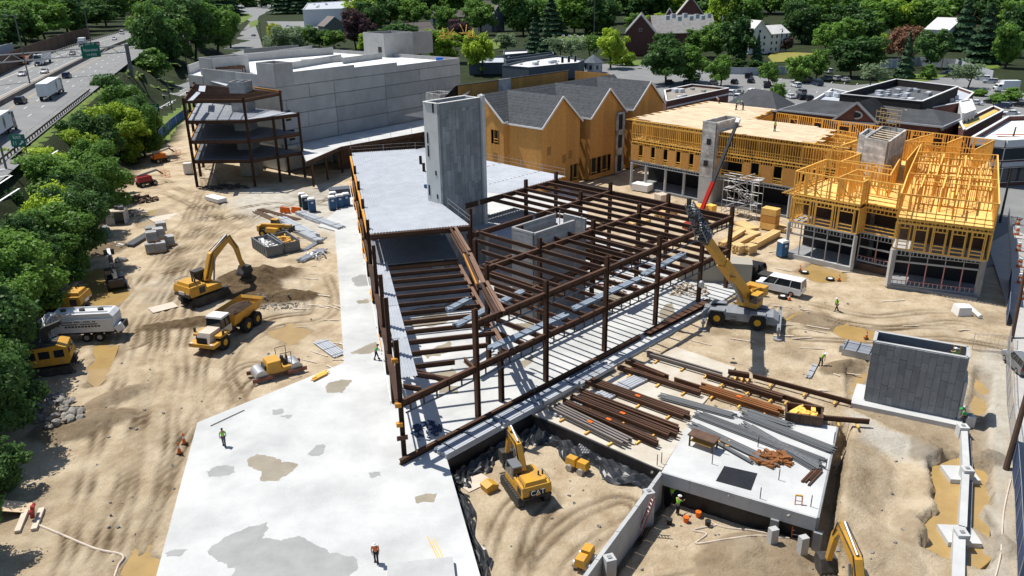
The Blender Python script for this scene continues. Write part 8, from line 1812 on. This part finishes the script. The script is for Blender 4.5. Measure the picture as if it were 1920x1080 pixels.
for x,y,h,a,m,lb in((57,160,18,'lamp',M_lp,'tall lamp post on the median beside the trailer truck'),(172,90,18,'lamp',M_lp,'tall lamp post on the median near the gantry sign'),(22,358,9,'lamp',M_lp,'lamp post beside the ramp at the left edge'),(322,205,9,'lamp',M_lp,'lamp post beside the exit ramp left of the steel frame'),(350,122,13,'cross',M_pole,'leaning utility pole among the trees by the street, left one'),(362,135,14,'cross',M_pole,'utility pole among the trees by the street, right one'),(491,82,13,'cross',M_pole,'utility pole beside the street right of the grey car'),(931,86,17,'cross',M_pole,'dark utility pole by the slate blue gable'),(1113,104,26,None,M_lp,'tall thin mast rising beside the kiosk'),(1349,100,18,'cross',M_rail,'pale utility pole right of the brick hall'),(1462,100,12,'cross',M_pole,'utility pole on the yellow lawn'),(1763,140,8,None,M_pole,'short brown pole at the back of the parking')):pole(lb,x,y,h,.2,m,a,'lamp post' if a=='lamp' else 'pole','lamp_post' if a=='lamp' else 'utility_pole',ZH if 'median' in lb else 0)
pole('stout brown utility pole leaning at the right edge beside the mesh fence',1886,880,10.5,.24,lean=(2.2,2.6));pole('brown pole rising from the footpath at the right edge',1896,640,8,.22,lean=(1.2,2.2));pole('black pole at the corner of the street fence',1874,420,9,.2,M_grim)
sg=pole('brown signal pole with orange wrapped arms at the street corner',1878,332,9.5,.2,M_pole,None,'signal pole','signal_pole',0,(1.0,.5))
for z,x0,x1 in((8.2,-2.6,3.2),(7.8,-2.2,3.4),(6.9,-3.8,.6)):MB().bar((x0,.4,z),(x1,.6,z-.2),.12,.16).build('orange_arm',M_org,sg)
def wire(label,a,b,za,zb,sag):
 p,q=G(*a)+vec(0,0,za),G(*b)+vec(0,0,zb);bld('wire',MB().tube([lerp(p,q,t/10)-vec(0,0,sag*4*t/10*(1-t/10))for t in range(11)],.05,4),M_dark,label,'cable')
wire('cable from the street poles to the right',(362,135),(491,82),13.4,12.4,2);wire('cable sloping from the left street pole over the grey building',(350,122),(931,86),12.4,16.4,4)
# gantry and road signs
gy=site('sign_gantry','grey truss gantry carrying a green Noroton sign over the highway','sign gantry',G(248,145));gp0=GG(248,145,3,6);gpe=HW(362,-106)
MB().bar(gp0,gp0+vec(0,0,10.2),.9,.9).build('post',M_lp,gy)
g_a=gp0+vec(0,0,9.8);g_b=vec(gpe.x,gpe.y,g_a.z)
for dz in(0,-2.0):MB().bar(g_a+vec(0,0,dz),g_b+vec(0,0,dz),.3,.3).build('chord',M_rail,gy)
for k in range(18):t0,t1=k/18,(k+1)/18;stick('web',section('R',.14,.14,M_rail),lerp(g_a,g_b,t0)-vec(0,0,2*(k%2)),lerp(g_a,g_b,t1)-vec(0,0,2*((k+1)%2)),gy)
gd=(g_a-g_b).normalized();sgn=Vector((gd.y,-gd.x,0));ctr=G(168,93,g_a.z-1)
ctr=ray_x(168,93,g_a,Vector((gd.y,-gd.x,0)));t=(ctr-g_b).dot(gd);sp=g_b+gd*t-vec(0,0,1.0)+sgn*.5;sgn_az=math.atan2(gd.y,gd.x)
MB().bar(sp-gd*2.9,sp+gd*2.9,.12,3.4).bar(sp-gd*2.0+vec(0,0,2.2),sp+gd*2.0+vec(0,0,2.2),.12,.98).build('sign_panel',M_grn,gy)
def sgtext(s,size,par,p,az):text(s,size,par,PI.get(par.name,Matrix())@Matrix.Translation(p)@RZm(az)@Matrix.Rotation(rad(90),4,'X'),M_trim,'lettering')
for s,z,k in(('Noroton',.5,1.25),('1/4 MILE',-.9,.9),('EXIT 10',2.2,.8)):sgtext(s,k,gy,sp+sgn*.09+vec(0,0,z),sgn_az)
MB().bar(G(4,120,ZH)+vec(0,0,3),G(30,112,ZH)+vec(0,0,3),.3,6).build('panel_back',M_lgrey,gy)
def roadsign(label,px,py,w,h,z,lines,az,legs=True,cat='road sign'):
 r=thing('road_sign',label,cat,GG(px,py,5,6),az);MB().box(-w/2,-.04,z,w/2,.04,z+h).build('panel',M_grn,r)
 for s in(-.38,.38):MB().box(s*w-.06,.05,0,s*w+.06,.15,z+h*.9).build('leg',M_lp,r)
 for s,k,x,y in lines:text(s,k,r,Matrix.Translation((x,-.05,z+y))@Matrix.Rotation(rad(90),4,'X'),M_trim)
 return r
r=roadsign('green EXIT 11 sign with an arrow beside the guardrail',40,290,2.7,2.1,1.3,(('EXIT',.75,0,1.55),('11',.85,-.65,.6)),rad(-8));MB().bar((.2,-.06,1.65),(.85,-.06,2.2),.03,.2).build('arrow_shaft',M_trim,r);MB().add([(.55,-.07,2.35),(1.0,-.07,2.35),(1.0,-.07,1.9)],[(0,1,2)]).build('arrow_head',M_trim,r)
r=roadsign('small green sign with a white route shield beside the exit ramp',293,218,2.8,2.2,1.4,(),rad(-8));MB().box(.35,-.06,2.0,1.05,-.045,2.7).build('route_shield',M_trim,r)
for z in(3.0,2.4):MB().box(-1.1,-.06,z,.1,-.045,z+.22).build('legend_line',M_trim,r)
sgx=site('sign_gantry','small grey cantilever gantry with two green signs over the exit ramp','sign gantry',G(279,166));a=GG(279,166,2,6);b=G(352,150);MB().bar(a,a+vec(0,0,5.6),.35,.35).build('post',M_lp,sgx);MB().bar(a+vec(0,0,5.3),vec(b.x,a.y-4,5.6),.3,.35).build('chord',M_rail,sgx)
for t in(.5,.88):q=lerp(a+vec(0,0,5.3),vec(b.x,a.y-4,5.6),t)+vec(0,-.3,-.2);o=MB().bar(q-vec(.7,0,0),q+vec(.7,0,0),.08,2.1).build('sign_panel',M_grn,sgx);MB().bar(q-vec(.3,.06,.2),q+vec(.3,-.06,-.2),.03,.6).build('white_mark',M_trim,o)
# fences
def meshfence(label,pts,h,step=2.4,screen=None,name='mesh_fence',fill=True,z=0):
 q=[GG(*p)for p in pts];r=site(name,label,'fence',q[0])
 for a,b in zip(q[:-1],q[1:]):
  n=max(1,int((b-a).length/step))
  for k in range(n):
   p0,p1=lerp(a,b,k/n),lerp(a,b,(k+1)/n);stick('post',section('C',.06,.06,M_rail),p0,p0+vec(0,0,h),r,(1,0,0))
   if screen:MB().bar(p0+vec(0,0,h/2),p1+vec(R.uniform(-.1,.1),0,h/2),.03,h).build('screen_panel',screen,r)
   elif fill:
    w=MB();L_=(p1-p0).length
    for j in range(9):t=j/9;w.bar(lerp(p0,p1,t)+vec(0,0,.05),lerp(p0,p1,t)+vec(0,0,h),.012,.012,up=(1,0,0))
    for j in range(7):w.bar(p0+vec(0,0,h*(j+.5)/7),p1+vec(0,0,h*(j+.5)/7),.012,.012)
    w.build('mesh_panel',M_rail,r,kind='stuff')
   for z_ in(.06,h):stick('tube',section('C',.045,.045,M_rail),p0+vec(0,0,z_),p1+vec(0,0,z_),r)
meshfence('dark blue screened fence along the right edge of the photograph',[(1908,1090),(1903,950),(1896,830)],2.2,2.2,M_nv,'screen_fence');meshfence('bare silver mesh fence along the footpath at the right',[(1896,830),(1888,760),(1886,690),(1890,640)],2.0);meshfence('pair of loose mesh panels behind the block chamber',[(1822,656),(1892,662)],1.9,1.8)
meshfence('blue and black screened fence beside the right end of the timber building',[(1886,610),(1890,560),(1892,530)],2.0,2,M_nv,'screen_fence');meshfence('bare mesh fence along the street beside the timber building',[(1892,530),(1893,480),(1888,410)],2.0);meshfence('bright blue fence along the grass left of the steel frame',[(300,262),(322,240),(345,222),(352,206)],2.4,3.0,mat('bright_blue_sheet',(.02,.09,.25),.7),'screen_fence')
for i,(x,y)in enumerate(((1906,440),(1909,470),(1911,500),(1912,530),(1914,560),(1908,420))):
 r=thing('traffic_drum',('first','second','third','fourth','fifth','sixth')[i]+' orange and white traffic drum along the street edge at the right','traffic drum',G(x,y,.08),0,'traffic drums on the street')
 for k in range(4):MB().cyl((0,0,k*.3),(0,0,k*.3+.3),.34-.03*k,12).build('band',(M_org,M_trim)[k%2],r)
 # ---------------------------------------------------------------- people
M_skin=mat('skin',(.42,.24,.16),.6);M_hv=mat('hi_vis_lime',(.22,.72,.03),.7);M_hg=mat('hi_vis_green',(.02,.42,.08),.7);M_pants=mat('dark_work_trousers',(.025,.028,.036),.9);M_hat=mat('hard_hat_white',(.75,.75,.74),.4);M_boot=mat('work_boots',(.05,.03,.02),.8);M_hair=mat('dark_hair',(.02,.014,.01),.8)
def skin(name,verts,edges,radii,m,par):
 me_=bpy.data.meshes.new(name);me_.from_pydata(verts,edges,[]);me_.materials.append(m);o=bpy.data.objects.new(name,me_);COL.objects.link(o);o.parent=par
 md=o.modifiers.new('skin','SKIN');md.use_smooth_shade=True
 for v,r_ in zip(me_.skin_vertices[0].data,radii):v.radius=(r_,r_)
 me_.skin_vertices[0].data[0].use_root=True;sb=o.modifiers.new('sub','SUBSURF');sb.levels=sb.render_levels=1;return o
def person(label,loc,rz,top=M_hv,hat=M_hat,stride=.0,bend=0.0,arms=((.15,-.1),(.15,-.1)),crouch=0.0,pants=M_pants):
 """arms: forward swing and lift of each hand; x is forward"""
 r=thing('person',label,'person',loc,rz);hip=.93-crouch;c,s=math.cos(bend),math.sin(bend)
 def T(x,y,z):return(x*c+(z)*s,y,hip+z*c-x*s)
 hp=(0,0,hip);v=[hp,T(0,0,.28),T(0,0,.48),T(.02,0,.60),T(.05,0,.72)];e=[(0,1),(1,2),(2,3),(3,4)];rd_=[.13,.125,.13,.058,.10]
 ft=[]
 for i,sd_ in enumerate((-1,1)):
  st_=stride*sd_;n0=len(v);k=(st_*.5+crouch*.5+.03,sd_*.10,hip*.53);f=(st_-(.05 if crouch else 0),sd_*.11,.09+(.06 if st_<-.2 else 0));ft.append(f);v+=[(0,sd_*.09,hip-.06),k,f];e+=[(0,n0),(n0,n0+1),(n0+1,n0+2)];rd_+=[.095,.065,.045]
 hands=[]
 for i,sd_ in enumerate((-1,1)):
  a,l=arms[i];n0=len(v);sh=T(0,sd_*.19,.47);el=T(a*.45,sd_*.26,.22+l*.4);hd_=T(a,sd_*.22,.02+l);v+=[sh,el,hd_];e+=[(2,n0),(n0,n0+1),(n0+1,n0+2)];rd_+=[.06,.046,.032];hands.append(n0+2)
  dx,dz=Vector(hd_)-Vector(el),0;dx.normalize()
  for q in range(4):p=Vector(hd_)+dx*(.075+.01*(q in(1,2)))+Vector((.012,(q-1.5)*.022,-.01));v.append(tuple(p));e.append((n0+2,len(v)-1));rd_.append(.009)
  p=Vector(hd_)+dx*.035+Vector((.04,-sd_*.02,0));v.append(tuple(p));e.append((n0+2,len(v)-1));rd_.append(.01)
 skin('body',v,e,rd_,M_skin,r)
 tv=[v[0],v[1],v[2]];te=[(0,1),(1,2)];tr_=[.155,.15,.16]
 for i in(0,1):a0=11+i*8;tv+=[v[a0],tuple(lerp(Vector(v[a0]),Vector(v[a0+1]),.7))];n0=len(tv)-2;te+=[(2,n0),(n0,n0+1)];tr_+=[.078,.066]
 skin('vest',tv,te,tr_,top,r)
 skin('trousers',[v[0],v[5],v[6],v[7],v[8],v[9],v[10]],[(0,1),(1,2),(2,3),(0,4),(4,5),(5,6)],[.14,.11,.083,.068,.11,.083,.068],pants,r)
 for f in ft:MB().taper(f[0]-.09,f[0]+.19,f[1]-.055,f[1]+.055,f[2]-.09,.02,.1,.01,f[2]+.03).build('boot',M_boot,r)
 h=Vector(v[4]);
 if hat:MB().dome(tuple(h+Vector((0,0,.03))),.135,10,4,.85).cyl(tuple(h+Vector((.03,0,.03))),tuple(h+Vector((.03,0,.045))),.165,12).build('hard_hat',hat,r)
 else:MB().dome(tuple(h+Vector((-.01,0,.02))),.11,10,4).build('hair',M_hair,r)
 fc=MB()
 for s_ in(-.035,.035):fc.cbox(h+Vector((.092,s_,.0)),(.02,.022,.014))
 fc.build('eyes',M_hair,r,kind='stuff');MB().cbox(h+Vector((.105,0,-.025)),(.03,.022,.04)).build('nose',M_skin,r);MB().cbox(h+Vector((.092,0,-.062)),(.02,.05,.012)).build('mouth',mat('lips',(.25,.1,.08)),r)
 return r
down=((.12,-.08),(.12,-.08))
person('person in a lime shirt and grey shorts walking on the open white slab',G(421,836),rad(-80),M_hv,None,.16,0,((.2,0),(-.1,0)),0,mat('grey_shorts',(.09,.09,.1)))
person('person in a green shirt with a raised knee by the left steel edge',G(706,674),rad(10),M_hg,M_hair,.22,.25,((.4,.2),(.35,.15)))
person('person in a lime vest walking across the dirt with a dark bag',GG(1568,584),rad(190),M_hv,M_hat,.28,.15);person('person in a lime vest bending over a small machine on the dirt',GG(1538,686),rad(-60),M_hv,M_hat,.12,.55,((.35,-.1),(.35,-.1)))
person('person in a lime vest standing at the ladder inside the block chamber',cb_-cn*.95-cd*.95+vec(0,0,4.35),rad(100),M_hv,M_hat,0,0,((.3,.4),(.3,.4)));person('person in a green vest crouching beside the block chamber corner',cb_+cd*.75+cn*.3+vec(0,0,-.2),rad(150),M_hg,M_hg,.1,.6,((.4,.1),(.4,.1)),.35)
person('person in a lime vest and white hard hat spraying the basement wall',G(1270,964,-2.9),rad(40),M_hv,M_hat,.05,.1,((.45,.35),(.45,.4)));person('person in a lime vest with raised arms, behind the other at the basement wall',G(1266,950,-2.9)+vec(-.2,.5,0),rad(40),M_hv,M_hair,.05,0,((.4,.6),(.4,.55)))
person('person in an orange vest at the bottom edge of the white slab',G(706,1054),rad(-90),M_org,M_hat,.1,.2);person('person kneeling in dark clothes at the far edge of the plywood roof deck',G(1348,193,12.45),rad(200),M_cream,M_hat,.1,.8,((.4,.0),(.4,.0)),.3);person('person in a lime vest standing on the right plywood roof deck',G(1452,246,12.45),rad(-60),M_hv,M_hair,.05,0,down);person('person in dark blue beside the top of the split stair shaft, left of a pair',G(1380,206,12.45),rad(-30),M_nv,M_hv,.1,.4,((.4,.1),(.4,.1)));person('person in dark clothes beside the top of the split stair shaft, right of a pair',G(1393,206,12.45),rad(150),M_pants,M_hat,.1,.4,((.4,.1),(.4,.1)))
person('person in red on the open stud floor left of the scaffold topped shaft',G(1605,262,9),rad(0),PT['red'],M_hat,.05,0,down)
